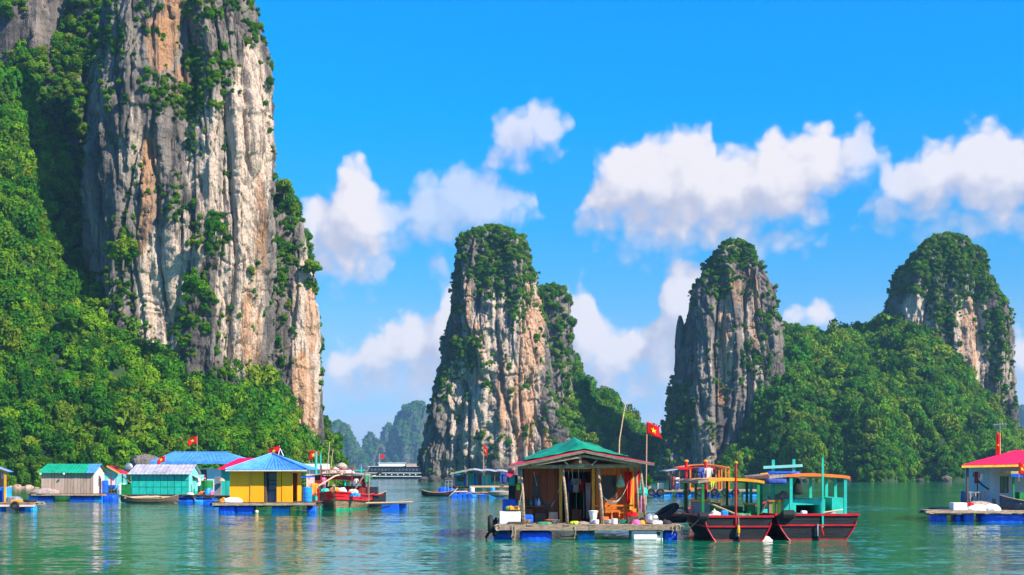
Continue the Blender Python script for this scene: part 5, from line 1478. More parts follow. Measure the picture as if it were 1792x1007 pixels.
brick_box('wall_panel', TANWOOD, root, xa, xb, y1, y1 + .05, zd, ze); brick_box('wall_panel', TANWOOD, root, xa - .05, xa, y0, y1, zd, ze)
# window in the gable wall
wf = MB().box(xb + .05, xb + .09, 117.2, 118.0, gz(851), gz(837)).build('window', TANWOOD, root)
MB().box(xb + .09, xb + .10, 117.28, 117.92, gz(850), gz(838)).build('pane', GLASS, wf)
roof_sheet((xa - .25, y0 - .35, ze - .05), (g(152), y0 - .35, ze - .05), (g(157, 117.5), 117.5, rz), (xa - .05, 117.5, rz), 'roof_sheet', GREENROOF, root, .3, .012)
roof_sheet((g(152) + .01, y0 - .35, ze - .05), (xb + .3, y0 - .35, ze - .05), (xb + .3, 117.5, rz), (g(157, 117.5) + .01, 117.5, rz), 'roof_sheet', BLUEROOF, root, .3, .012)
roof_sheet((xa - .25, y1 + .3, ze - .05), (xb + .3, y1 + .3, ze - .05), (xb + .3, 117.51, rz), (xa - .05, 117.51, rz), 'roof_sheet', GREENROOF, root, .3, .012)
for px in (71, 112): tag(MB().lathe([(.02, 0), (.09, .03), (.1, .1), (.05, .17)], (g(px, 115.6), 115.55, ze - .22), 8).build('lamp', FOAM, None), 'small white lamp under the %s of the green roof' % ('left eave' if px == 71 else 'middle eave'), 'lamp')
heap(g(82), 115.5, zd, 1.25, .5, .52, NETGREY, 'pinkish fishing net piled before the plank hut', 'fishing_net', 'net', 5, rough=.12)
MB().beam((g(186), 117.4, zd), (g(186), 117.4, gz(826)), .08).build('post', DARKWOOD, root)
MB().beam((g(178, 117), 117.3, gz(826)), (g(192, 117), 117.3, gz(827)), .5, .05).build('lean_to', DARKWOOD, root)
drum(None, (g(181, 117), 117.5, zd + .6), 'z', .28, 1.15, name='drum', label='tall blue drum beside the pink gable wall', cat='drum')

# ================================================================== 5. teal sheet hut with grey roof
g = lambda px, d=109.0: X(px, d)
gz = lambda py, d=109.0: Z(py, d)
zd = gz(866)
root = empty('floating_hut', (g(285), 110.5, 0), 'floating teal sheet-metal hut with a grey roof', 'hut')
deck(root, g(222), g(378), 108.2, 114, zd, .34, DARKWOOD, .06)
for px, k in ((228, SKYPLASTIC), (322, BLUEPLASTIC), (336, BLUEPLASTIC), (350, SKYPLASTIC), (366, BLUEPLASTIC)): drum(root, (g(px), 108.7, .08), 'x', .33, .8, k)
xa, xb = g(231), g(330); y0, y1 = 109.0, 112.2; ze = gz(829)
nc, rows = 8, 3
for i in range(nc):
    for j in range(rows):
        a = xa + (xb - xa) * i / nc; b = xa + (xb - xa) * (i + 1) / nc
        p = zd + (ze - zd) * (0, .36, .66)[j]; q = zd + (ze - zd) * (.36, .66, 1)[j]
        brick_box('wall_panel', TEAL, root, a + .022, b - .022, y0 - .02 + R_.uniform(-.02, .012), y0 + .05, p + .022, q - .022)
MB().box(xa, xb, y0 + .052, y0 + .09, zd, ze).build('frame_board', GREENPAINT, root)
rz = gz(813, 110.6)
for a, b in ((y0, 110.0), (110.0, 111.1), (111.1, y1)): brick_box('wall_panel', PALETEAL, root, xb, xb + .05, a + .01, b - .01, zd + .25, ze)
MB().box(xb, xb + .05, y0, y1, zd, zd + .24).build('wall_foot', TEAL, root)
MB().add([(xb + .001, y0, ze), (xb + .001, y1, ze), (xb + .001, 110.6, rz - .05), (xb + .05, y0, ze), (xb + .05, y1, ze), (xb + .05, 110.6, rz - .05)], [(0, 1, 2), (3, 4, 5), (0, 1, 4, 3), (1, 2, 5, 4), (2, 0, 3, 5)]).build('gable', PALETEAL, root)
brick_box('wall_panel', TEAL, root, xa, xb, y1, y1 + .05, zd, ze); brick_box('wall_panel', TEAL, root, xa - .05, xa, y0, y1, zd, ze)
roof_sheet((xa - .3, y0 - .4, ze - .06), (xb + .25, y0 - .4, ze - .06), (xb + .3, 110.6, rz), (xa - .1, 110.6, rz), 'roof_sheet', GREYROOF, root, .35, .01)
roof_sheet((xa - .3, y1 + .4, ze - .06), (xb + .25, y1 + .4, ze - .06), (xb + .3, 110.61, rz), (xa - .1, 110.61, rz), 'roof_sheet', GREYROOF, root, .35, .01)
roof_sheet((g(338, 111), 110, gz(830)), (g(352, 111), 110, gz(838)), (g(352, 112), 112.4, gz(838)), (g(338, 112), 112.4, gz(830)), 'porch_roof', GREYROOF, root, .3, .01)
for px in (340, 352): MB().beam((g(px, 110.2), 110.2, zd), (g(px, 110.2), 110.2, gz(836, 110.2)), .07).build('porch_post', GREENPAINT, root)
rf = MB().box(g(335), g(341), 109.5, 109.54, gz(856), gz(842)).build('gate', PALETEAL, root)
# wooden sampan loaded with bamboo in front
sp = empty('sampan', (g(270), 107.6, 0), 'long brown sampan loaded with bamboo before the teal hut', 'sampan', local=True)
def sampan(root, L, W, h, mat, up=.35, x_axis=True):
    n = 17; G = []
    for i in range(n):
        u = i / (n - 1) * 2 - 1
        w = W / 2 * (1 - abs(u) ** 2.6) + .02; zk = -.12 + up * .8 * abs(u) ** 3; zg = h + up * abs(u) ** 2.4
        row = [(-w, zg), (-w * .95, zk + (zg - zk) * .5), (-w * .6, zk), (0, zk - .02), (w * .6, zk), (w * .95, zk + (zg - zk) * .5), (w, zg)]
        G.append([(u * L / 2, a, b) for a, b in row])
    MB().slab(np.array(G), (0, 0, .03)).build('hull', mat, root)
    for s in (-1, 1):
        MB().tube([(q[0 if s < 0 else 6][0], q[0 if s < 0 else 6][1], q[0 if s < 0 else 6][2]) for q in G], .035, 6).build('gunwale', GREYWOOD, root)
    for u in (-.5, 0, .5): brick_box('thwart', GREYWOOD, root, u * L / 2 - .12, u * L / 2 + .12, -W / 2 * .8, W / 2 * .8, h * .7, h * .7 + .04)
sampan(sp, 4.9, 1.2, .36, DARKWOOD)
for i in range(7):
    x0 = g(228 + i * 5); x1 = g(288 + i * 4)
    o = MB().tube([(x0, 107.3 + i * .1, .42 + .05 * (i % 3)), ((x0 + x1) / 2, 107.3 + i * .1, .46 + .06 * (i % 3)), (x1, 107.35 + i * .1, .44 + .05 * ((i + 1) % 3))], [.05, .06, .045], 6).build('bamboo_pole', BAMBOO, None)
    tag(o, ['front bamboo pole on the rail of the loaded sampan', 'second bamboo pole from the rail in the loaded sampan', 'third bamboo pole from the rail in the loaded sampan', 'middle bamboo pole of the seven in the sampan', 'third bamboo pole from the hut side in the sampan', 'second bamboo pole from the hut side in the sampan', 'bamboo pole lying nearest the teal hut in the sampan'][i], 'bamboo', 'bamboo poles loaded in the sampan')

# things behind the teal hut
drum(None, (g(363, 112), 112, zd + .55), 'z', .5, 1.3, GREENPAINT, name='water_barrel', label='big green water barrel right of the teal hut', cat='barrel')
drum(None, (g(347, 113), 113, zd + .65), 'z', .45, 1.4, WHITE, name='water_barrel', label='white-topped water barrel against the teal hut porch', cat='barrel')
heap(g(357, 110), 110, zd, .5, .3, .28, DEEPORANGE, 'orange heap on the deck right of the teal hut', 'net_heap', 'net', 6)
heap(g(366, 109.6), 109.6, zd, .35, .3, .55, SKYPLASTIC, 'bright blue bag on the deck before the green barrel', 'bag', 'bag', 7)
heap(g(373, 109.4), 109.4, zd, .3, .2, .3, PINKCLOTH, 'pink bag on the deck end before the crimson-roofed house', 'bag', 'bag', 8)
MB().tube([(g(338, 108.4), 108.4, .5), (g(345, 108.2), 108.2, .1)], .04, 6).build('mooring_stake', GREYWOOD, None, label='grey stake slanting into the water at the teal hut raft', cat='stake')
heap(g(331, 108), 108.3, zd, .32, .2, .22, PALECLOTH, 'pale net heap at the front edge of the teal hut raft', 'fishing_net', 'net', 9)

# ================================================================== 6. crimson-roofed teal house behind the yellow one
g = lambda px, d=98.0: X(px, d)
gz = lambda py, d=98.0: Z(py, d)
zd = gz(867)
root = empty('floating_house', (g(420), 100, 0), 'teal floating house with crimson roof half hidden by the yellow house', 'house')
deck(root, g(366), g(470), 97, 102.5, zd, .4, DARKWOOD, .06)
for px, k in ((372, BLUEPLASTIC), (386, SKYPLASTIC), (400, BLUEPLASTIC)): drum(root, (g(px), 97.4, .08), 'x', .33, .8, k)
for i in range(10):
    a = g(387) + i * .34
    brick_box('wall_board', TEAL, root, a + .006, a + .334, 98, 98.05, zd, gz(822))
MB().box(g(387), g(387) + 3.3, 98.06, 101.5, zd, gz(822)).build('wall', TEAL, root)
ez = gz(822, 97.4)
roof_sheet((g(380, 97.4), 97.4, ez), (g(490, 97.4), 97.4, ez), (g(470, 99.7), 99.7, gz(802, 99.7)), (g(418, 99.7), 99.7, gz(802, 99.7)), 'roof_sheet', REDROOF, root, .25, .02)
roof_sheet((g(380, 102), 102, ez), (g(490, 102), 102, ez), (g(470, 99.7), 99.71, gz(802, 99.7)), (g(418, 99.7), 99.71, gz(802, 99.7)), 'roof_sheet', REDROOF, root, .25, .02)
roof_sheet((g(380, 102) - .02, 102, ez), (g(380, 97.4) - .02, 97.4, ez), (g(418, 99.7) - .02, 99.7, gz(802, 99.7)), (g(418, 99.7) - .03, 99.71, gz(802, 99.7)), 'roof_sheet', REDROOF, root, .25, .02)
MB().box(g(375, 97.6), g(386, 97.6), 97.6, 98.6, zd, gz(834, 97.6)).build('closet', GREYPAINT, root)
vessel((g(388, 97.2), 97.2, gz(842, 97.2)), [(.28, 0), (.2, .12), (.04, .24)], TANWOOD, 'conical straw hat hanging on the teal house wall', 'straw_hat', 'hat')

# ================================================================== 7. white house with long blue roof
g = lambda px, d=128.0: X(px, d)
gz = lambda py, d=128.0: Z(py, d)
zd = gz(862)
root = empty('floating_house', (g(345), 131, 0), 'pale blue floating house with a long blue hipped roof', 'house')
deck(root, g(262), g(425), 127.2, 134.6, zd, .5, DARKWOOD, .06)
for px in (275, 300, 325, 350, 375, 400): drum(root, (g(px), 127.6, .1), 'x', .33, .9)
opening_wall(root, 'wall', PALEBLUEWALL, g(290), g(413), 128, 128.08, zd + 0.9, gz(820), [(g(338), g(362), gz(841), gz(822))], 0, 'wall_panel')
brick_box('wall_panel', WHITE, root, g(290), g(413), 127.95, 128.09, zd, zd + .89)
window(root, g(338), g(350), 128.02, gz(841), gz(822), BROWNWOOD, GLASS, 1); window(root, g(351), g(362), 128.02, gz(841), gz(822), BROWNWOOD, GLASS, 1)
MB().box(g(290), g(290) + .08, 128.1, 133, zd, gz(820)).build('side_wall', PALEBLUEWALL, root); MB().box(g(413) - .08, g(413), 128.1, 133, zd, gz(820)).build('side_wall', PALEBLUEWALL, root)
MB().box(g(290) + .09, g(413) - .09, 132.95, 133.05, zd, gz(820)).build('rear_wall', PALEBLUEWALL, root)
ez = gz(808, 127.0)
ea, eb = (g(262, 127), 127, ez), (g(428, 127), 127, ez); ra, rb = (g(302, 130.6), 130.6, gz(792, 130.6)), (g(398, 130.6), 130.6, gz(792, 130.6))
ec, ed_ = (g(428, 127) + .1, 134.2, ez), (g(262, 127) - .1, 134.2, ez)
roof_sheet(ea, eb, rb, ra, 'roof_sheet', BLUEROOF, root, .4, .02); roof_sheet(eb, ec, rb, rb, 'roof_sheet', BLUEROOF, root, .4, .02)
roof_sheet(ed_, ea, ra, ra, 'roof_sheet', BLUEROOF, root, .4, .02); roof_sheet(ec, ed_, ra, rb, 'roof_sheet', BLUEROOF, root, .4, .02)
MB().beam((ea[0], ea[1] - .02, ez - .12), (eb[0], eb[1] - .02, ez - .12), .05, .24).build('fascia', BLUEROOF, root)
MB().tube([ra, rb], .09, 6).build('ridge_cap', BLUEROOF, root)
roof_sheet((g(340, 125.5), 125.5, gz(838, 125.5)), (g(360, 125.5), 125.5, gz(838, 125.5)), (g(358, 127.3), 127.3, gz(831, 127.3)), (g(344, 127.3), 127.3, gz(831, 127.3)), 'porch_roof', PALETEAL, root, .3, .01)
MB().beam((g(360, 126), 126, zd), (g(358, 126), 126, gz(832, 126)), .12).build('porch_post', REDPAINT, root)
flag(345, 763, 800, 133.0, .85, .78, 'red star flag above the long blue hipped roof', .0, -1, .35, seed=3)
flag(287, 797, 815, 112.6, .62, .5, 'red star flag on the ridge of the grey roof', .1, -1, .75, seed=4)

# ================================================================== 8. small turquoise house behind the plank hut, red awnings
g = lambda px, d=140.0: X(px, d)
gz = lambda py, d=140.0: Z(py, d)
zd = gz(858)
root = empty('floating_house', (g(200), 142, 0), 'small turquoise house with a yellow-edged gable behind the plank hut', 'house')
deck(root, g(172), g(222), 139.2, 145, zd, .5, DARKWOOD, .06)
for px in (190, 197, 208, 216): drum(root, (g(px), 139.6, .12), 'x', .3, .6, SKYPLASTIC if px % 2 else BLUEPLASTIC)
xa, xb = g(178), g(206)
opening_wall(root, 'wall', PALETEAL, xa, xb, 140, 140.08, zd, gz(828), [(g(188), g(203), gz(849), gz(836))], .4, 'wall_board')
MB().box(g(188), g(203), 140.05, 140.1, gz(849), gz(836)).build('shutter', PINKWALL, root)
MB().box(g(188), g(203), 139.6, 139.95, gz(853), gz(849)).build('counter', BLUETARP, root)
zp = gz(817, 140)
MB().add([(xa, 140, gz(828)), (xb, 140, gz(828)), (g(189), 140, zp), (xa, 140.08, gz(828)), (xb, 140.08, gz(828)), (g(189), 140.08, zp)], [(0, 1, 2), (3, 4, 5), (0, 1, 4, 3), (1, 2, 5, 4), (2, 0, 3, 5)]).build('gable', PALETEAL, root)
roof_sheet((xa - .4, 139.6, gz(829)), (xa - .4, 144, gz(829)), (g(189), 144, zp + .1), (g(189), 139.6, zp + .1), 'roof_sheet', REDROOF, root, .4, .02)
roof_sheet((xb + .3, 139.6, gz(829)), (xb + .3, 141.0, gz(829)), (g(189), 141.0, zp + .08), (g(189), 139.6, zp + .08), 'roof_sheet', REDROOF, root, .4, .02)
MB().beam((g(189), 139.55, zp + .06), (xb + .35, 139.55, gz(829)), .06, .16).build('verge_board', ORANGEPAINT, root)
MB().box(xa + .1, xb - .1, 143.4, 143.5, zd, gz(826)).build('rear_wall', PALETEAL, root)
vessel((g(214, 139.5), 139.5, .2), [(.3, -.3), (.6, .0), (.62, .5), (.5, 1.0), (.3, 1.2)], WHITE, 'white and grey water tank beside the turquoise house', 'water_tank', 'tank')
st = empty('market_stall', (g(222, 126), 126, 0), 'dark green open stall with a sagging red awning left of the teal hut', 'stall')
g2 = lambda px: X(px, 126.0); gz2 = lambda py: Z(py, 126.0)
MB().box(g2(212), g2(230), 126, 128, .1, gz2(848)).build('counter', GREENPAINT, st)
for px in (213, 221, 229): MB().beam((g2(px), 126.2, .2), (g2(px), 126.2, gz2(830)), .1).build('post', BOATTEAL, st)
MB().beam((g2(214), 126.15, gz2(834)), (g2(229), 126.15, gz2(846)), .08).build('brace', GREYWOOD, st)
Gs = np.array([[(g2(206 + 26 * j / 6), 125.6 + i * .8, gz2(823 + 3 * sin(pi * j / 6) + j)) for j in range(7)] for i in range(4)])
MB().slab(Gs, .05).build('awning', REDROOF, st)
tag(MB().lathe([(.05, -.05), (.3, .0), (.42, .12), (.45, .16), (.4, .13)], (g2(203), 130, Z(818, 130)), 12, 'y').build('satellite_dish', STEEL, None), 'small grey satellite dish behind the turquoise house', 'satellite dish')

# ================================================================== 9. hut cut by the left edge
g = lambda px, d=86.0: X(px, d)
gz = lambda py, d=86.0: Z(py, d)
zd = gz(879)
root = empty('floating_hut', (g(-20), 88, 0), 'porch of a hut with orange post cut by the left picture edge', 'hut')
deck(root, g(-110), g(67), 85.2, 87.2, zd, .3, GREYWOOD)
MB().beam((g(-110), 85.15, zd - .2), (g(68), 85.15, zd - .22), .07, .14).build('edge_beam', PINKWALL, root)
MB().beam((g(-110), 85.15, zd - .03), (g(68), 85.15, zd - .04), .07, .1).build('edge_beam', GREYWOOD, root)
drum(root, (g(0), 85.7, .1), 'x', .32, .6, SKYPLASTIC); drum(root, (g(11), 85.8, .1), 'x', .32, .7); drum(root, (g(45), 85.8, .1), 'x', .32, .5); drum(root, (g(57), 85.7, .12), 'x', .34, .62, SKYPLASTIC)
block(root, g(17), g(32), 85.4, 86.2, -.1, zd - .28, PINKWALL, 'foam_float')
MB().beam((g(9), 86.0, zd), (g(9), 86.0, gz(823)), .12).build('porch_post', YELLOWPOST, root)
MB().beam((g(-60), 85.95, gz(801)), (g(15), 85.95, gz(826)), .1, .14).build('verge_board', ORANGEPAINT, root)
roof_sheet((g(17), 85.8, gz(826)), (g(17), 86.7, gz(826)), (g(-60), 86.7, gz(798)), (g(-60), 85.8, gz(798)), 'roof_sheet', BLUEROOF, root, .25, .02)
for i in range(6):
    a = g(-70) + i * .42
    brick_box('wall_board', DARKSPACE, root, a, a + .41, 87.6, 87.66, zd, gz(822))
hang_cloth(g(2, 86.4), g(8, 86.4), 86.4, gz(829, 86.4), gz(838, 86.4), PALECLOTH, 'pale towel under the eave of the hut at the left edge', 4, 'towel', 'cloth', 2)
drum(None, (g(12, 86.5), 86.5, zd + .5), 'z', .31, 1.0, SKYPLASTIC, name='drum', label='blue drum behind the orange post at the left edge', cat='drum')
drum(None, (g(0, 87), 87, zd + .5), 'z', .31, 1.0, name='drum', label='dark blue drum partly cut by the left edge', cat='drum')
heap(g(23), 86.2, zd, .5, .4, .42, GREYPAINT, 'grey tarpaulin heap right of the blue drum at the left edge', 'tarpaulin_heap', 'tarpaulin', 2)
block(None, g(24), g(40), 85.5, 86.0, zd, zd + .16, ORANGEPAINT, 'board', label='orange-yellow board lying on the raft at the left edge', cat='board')
tyre((g(54), 85.9, zd + .08), 'black tyre lying on the right end of the left-edge raft', .34, .09, 'z')
tyre((g(36), 85.05, zd - .2), 'black tyre hung on the front of the left-edge raft', .2, .09, 'y')

# ================================================================== 10. red and brown fishing boat, bow on
rb = empty('fishing_boat', (X(590, 87), 86.2, 0), 'weathered brown and red fishing boat seen from the bow', 'boat', local=True)
rb.rotation_euler = (0, 0, radians(1))
HW = paint('worn_brown_hull', (.26, .17, .10), .85, .4, 3, (.6, .6, 5), .6, .5, .05)
HG = paint('green_bottom_paint', (.02, .34, .17), .6, .3, 3, (1, 1, 1), .2, .5)
Lb, ns = 9.0, 16
def rsec(u):
    hw = 1.45 * min(1, (u * 2.2) ** .55) + .06; zg = .95 + .75 * max(0, .45 - u) ** 1.3; return hw, zg, -.4
def rgrid(pr, out=0.0):
    G = []
    for i in range(ns + 1):
        u = i / ns; hw, zg, kb = rsec(u)
        rake = .9 * (1 - u) ** 4
        row = [(-f, q) for f, q in pr[::-1]] + [(f, q) for f, q in pr if f > 0]
        G.append([((hw + out) * f, u * Lb - rake * max(0, q), kb + (zg - kb) * q) for f, q in row])
    return np.array(G)
PR = [(0, 0), (.45, .06), (.72, .26), (.88, .52), (.97, .78), (1.04, 1.0)]
mb = MB().grid(rgrid(PR)); mb.f.append(tuple(range(ns * 11, ns * 11 + 11))); mb.f.append(tuple(range(11)))
hull = mb.build('hull', HW, rb)
MB().grid(rgrid([(0, -.01), (.46, .05), (.71, .25), (.78, .36)], .02)).build('bottom_paint', HG, hull)
for fr, th, nm in ((1.0, .12, 'gunwale'), (.72, .11, 'rub_rail')):
    f_ = np.interp(fr, [q for f, q in PR], [f for f, q in PR])
    for s in (-1, 1):
        pts = []
        for i in range(ns + 1):
            u = i / ns; hw, zg, kb = rsec(u); pts.append((s * (hw * f_ + .03), u * Lb - .9 * (1 - u) ** 4 * fr, kb + (zg - kb) * fr))
        MB().tube(pts, th / 2, 6).build(nm, REDPAINT, rb)
for sd in (-1, 1):
    Gk = []
    for i in range(ns + 1):
        u = i / ns; hw, zg, kb = rsec(u)
        Gk.append([(sd * (hw * f + .015), u * Lb - .9 * (1 - u) ** 4 * q, kb + (zg - kb) * q) for f, q in ((.955, .75), (.985, .85), (1.03, .97))])
    MB().grid(np.array(Gk)).build('red_strake', REDPAINT, hull)
rb.scale = (1.16, 1.0, 1.06)
MB().beam((0, .03, -.3), (0, -.98, 1.62), .14, .16).build('stem_post', TANWOOD, rb)
Gd = [[(s * rsec(i / ns)[0] * .95, i / ns * Lb - .9 * (1 - i / ns) ** 4, rsec(i / ns)[1] - .25) for s in (-1, 1)] for i in range(ns + 1)]
MB().grid(np.array(Gd)).build('boat_deck', REDPAINT, rb)
# shelter
for x_ in (-1.3, 1.3):
    for y_ in (2.6, 4.6, 7.0): MB().beam((x_, y_, .7), (x_, y_, 2.25), .07).build('shelter_post', REDHULL, rb)
Gc = np.array([[(-1.75 + 3.5 * j / 10, y_, 2.25 + .18 * (1 - (2 * j / 10 - 1) ** 2)) for j in range(11)] for y_ in (2.2, 4, 6, 8)])
MB().slab(Gc, .06).build('shelter_roof', TANWOOD, rb)
Gc = np.array([[(-1.5 + 3.0 * j / 12, 2.5, 2.2 - v * (.25 + .4 * abs(2 * j / 12 - 1) ** 2)) for j in range(13)] for v in (0, .5, 1)])
MB().slab(Gc, (0, .04, 0)).build('shelter_valance', REDHULL, rb)
MB().box(-1.1, 1.1, 5.2, 7.6, .7, 1.5).build('wheelhouse', REDHULL, rb)
for x_, zt_ in ((-.35, 2.9), (.35, 2.95)): MB().beam((x_ * 2.6 - .1, 1.6, 1.0), (x_ * 2.6 - .1, 1.6, zt_), .07).build('mast', REDHULL, rb)
MB().beam((-1.2, 1.6, 2.6), (1.1, 1.6, 2.62), .05).build('mast_crossbar', REDPAINT, rb)
MB().tube([(-1.6, .6, 1.2), (-.9, 1.0, 1.7), (-.2, 1.6, 2.2), (.3, 2.1, 2.35)], .05, 6).build('curved_spar', BAMBOO, rb)
MB().beam((1.0, 1.2, 1.3), (1.9, .8, 2.8), .07).build('side_spar', TANWOOD, rb)
def rbp(x_, y_, z_):
    a = radians(1); return (X(590, 87) + x_ * cos(a) - y_ * sin(a), 86.2 + x_ * sin(a) + y_ * cos(a), z_)
for k, (x_, y_, z_, m_, lab, nm) in enumerate(((.35, .6, 1.25, WHITE, 'white cloth bundle on the bow of the red boat', 'bundle'), (-.1, .2, 1.3, ORANGECLOTH, 'orange rope bundle at the stem of the red boat', 'bundle'),
        (1.1, .8, 1.15, PALECLOTH, 'pinkish bundle near the right rail of the red boat', 'bundle'), (1.25, .7, .95, SKYPLASTIC, 'blue bundle over the right rail of the red boat', 'bundle'), (-.9, 1.6, 1.2, BOATTEAL, 'turquoise bundle in the bow of the red boat', 'bundle'),
        (.6, 3.0, 2.42, WHITE, 'white sack on the shelter roof of the red boat', 'sack'), (-.6, 3.0, 2.42, TANWOOD, 'tan basket heap on the shelter roof of the red boat', 'basket'), (.1, 3.2, 2.42, NETGREY, 'brown net heap on the shelter roof of the red boat', 'fishing_net'))):
    q = rbp(x_, y_, z_)
    heap(q[0], q[1], q[2], .32, .25, .30 if k < 5 else .34, m_, lab, nm, nm.replace('fishing_net', 'net'), k)
for k, (px, py, hgt, w_, m_, lab) in enumerate(((566, 836, .75, .35, PINKCLOTH, 'pink garment hanging at the left of the red boat shelter'), (624, 838, .55, .3, PALECLOTH, 'grey garment under the shelter of the red boat'), (638, 836, .7, .4, REDCLOTH, 'red and orange garment at the right of the red boat shelter'), (645, 832, .55, .6, NETGREEN, 'green cloth at the stern corner of the red boat'))):
    shirt(X(px, 88), 88.0 - .2 * k, Z(py, 88), hgt, w_, m_, lab, k, name='garment')
# long boom over the water
MB().tube([(X(612, 90), 90, Z(842, 90)), (X(660, 89), 89, Z(829, 89)), (X(711, 88), 88, Z(816, 88))], [.05, .045, .03], 6).build('boom', DARKWOOD, None, label='long dark boom slanting from the red boat over the water', cat='boom')
tag(MB().tube([(X(646, 86.6), 86.6, 2.4), (X(645, 86.6), 86.6, .0)], .03, 5).build('bamboo_pole', GREYWOOD, None), 'thin upright stake at the right rail of the red boat', 'stake')

# dark stern behind the red boat
bb = empty('fishing_boat', (X(652, 96), 95, 0), 'dark boat stern peeping out behind the red boat', 'boat', local=True)
sampan(bb, 2.2, 1.6, .9, BLACKHULL, .3)
MB().box(-.5, .5, -.5, .5, .6, 1.5).build('engine_cover', DARKCLOTH, bb)
MB().tube([(-1.0, -.82, .95), (0, -.84, .86), (1.0, -.82, .98)], .05, 6).build('rail', REDPAINT, bb)

# boats and masts crowded behind
D = 104.0
sb = empty('fishing_boat', (X(572, 104), 104, 0), 'teal boat with a blue canopy behind the yellow house', 'boat', local=True)
sampan(sb, 5.0, 2.2, .8, GREENPAINT, .4)
MB().box(-1.4, 1.0, -.7, .9, .5, 1.5).build('cabin', BOATTEAL, sb)
for x_ in (-2.0, -.3, 1.6): MB().beam((x_, -.8, .6), (x_, -.8, 2.2), .1).build('post', BOATTEAL, sb)
Gc = np.array([[(-2.6 + 4.6 * j / 8, y_, 2.22 + .1 * (1 - (2 * j / 8 - 1) ** 2)) for j in range(9)] for y_ in (-1.1, 0, 1.1)])
MB().slab(Gc, .12).build('canopy', BLUETARP, sb)
heap(X(579, 103), 103, 2.45, .35, .3, .3, ORANGECLOTH, 'orange bundle on the blue boat canopy', 'bundle', 'bundle', 3)
for px, yt, m_, r_, lab in ((553, 791, BOATTEAL, .10, 'thick green mast right of the blue pyramid roof'), (561, 794, BOATTEAL, .06, 'thin green mast behind the red boat'), (616, 817, BOATTEAL, .05, 'left upright of the green net frame'), (632, 817, BOATTEAL, .05, 'right upright of the green net frame')):
    MB().tube([(X(px, 100), 100, -.3), (X(px, 100), 100, Z(yt, 100))], r_, 7).build('mast', m_, None, label=lab, cat='mast')
MB().beam((X(598, 99.8), 99.8, Z(823, 99.8)), (X(642, 99.8), 99.8, Z(824, 99.8)), .07).build('net_frame_bar', BOATTEAL, None, label='green crossbar of the net frame above the red boat', cat='bar')
for px, px2, yt, lab in ((568, 577, 773, 'tall slanting bamboo pole behind the yellow house'), (571, 583, 786, 'shorter slanting bamboo pole behind the yellow house'), (556, 570, 822, 'low slanting bamboo pole near the green mast')):
    MB().tube([(X(px, 101), 101, .3), (X(px2, 101), 101, Z(yt, 101))], [.05, .03], 6).build('bamboo_pole', BAMBOO, None, label=lab, cat='pole')
wc = empty('floating_house', (X(552, 118), 118, 0), 'small white-roofed hut behind the masts', 'house')
MB().box(X(536, 118), X(566, 118), 118, 120, .2, Z(822, 118)).build('wall', PINKWALL, wc)
MB().box(X(534, 117.8), X(570, 117.8), 117.7, 120.3, Z(822, 118) + .01, Z(812, 118)).build('roof', WHITE, wc)
for k, (px, py, m_, lab) in enumerate(((598, 812, TANWOOD, 'straw hat shaped basket stacked behind the red boat'), (590, 818, PINKWALL, 'pinkish basket stacked behind the red boat'), (606, 824, TANWOOD, 'tan basket low in the stack behind the red boat'))):
    vessel((X(px, 99), 99, Z(py, 99) - .2), [(.15, -.5), (.42, -.1), (.45, 0), (.3, .18), (.05, .3)], m_, lab, 'basket', 'basket')
flag(541, 788, 840, 104.5, .75, .72, 'patterned red flag against the cream buttress', .0, 1, .1, seed=5, r=.03)
tyre((X(543, 84), 84.2, .45), 'black tyre fender between yellow house and red boat', .2, .09, 'y')

# bamboo raft with blue floats right of the red boat
rf = empty('bamboo_raft', (X(685, 86.5), 86.5, 0), 'bamboo raft on square blue floats right of the red boat', 'raft')
for i in range(7):
    x0, x1 = X(640 + 3 * (i % 3), 86), X(716 + 2 * (i % 4), 86)
    MB().tube([(x0, 86.0 + i * .13, .50 + .02 * (i % 2)), ((x0 + x1) / 2, 86.0 + i * .13, .53), (x1, 86.0 + i * .13, .58)], [.06, .065, .05], 6).build('bamboo_pole', BAMBOO, rf)
block(rf, X(668, 86), X(698, 86), 86.0, 86.9, -.15, .46, BLUEPLASTIC, 'square_float'); block(rf, X(699, 86.5), X(710, 86.5), 86.5, 87.2, -.15, .47, BLUEPLASTIC, 'square_float')
MB().tube([(X(660, 85.9), 85.9, .2), (X(686, 85.9), 85.9, .45)], .03, 6).build('paddle', DARKWOOD, rf)
MB().tube([(X(690, 86.3), 86.3, .56), (X(722, 86.3), 86.3, .82)], .035, 6).build('bamboo_pole', GREYWOOD, rf)
for px in (712, 715): MB().tube([(X(px, 86), 86, .5), (X(px, 86), 86, -.1)], .015, 5).build('cage_line', DARKWOOD, rf)

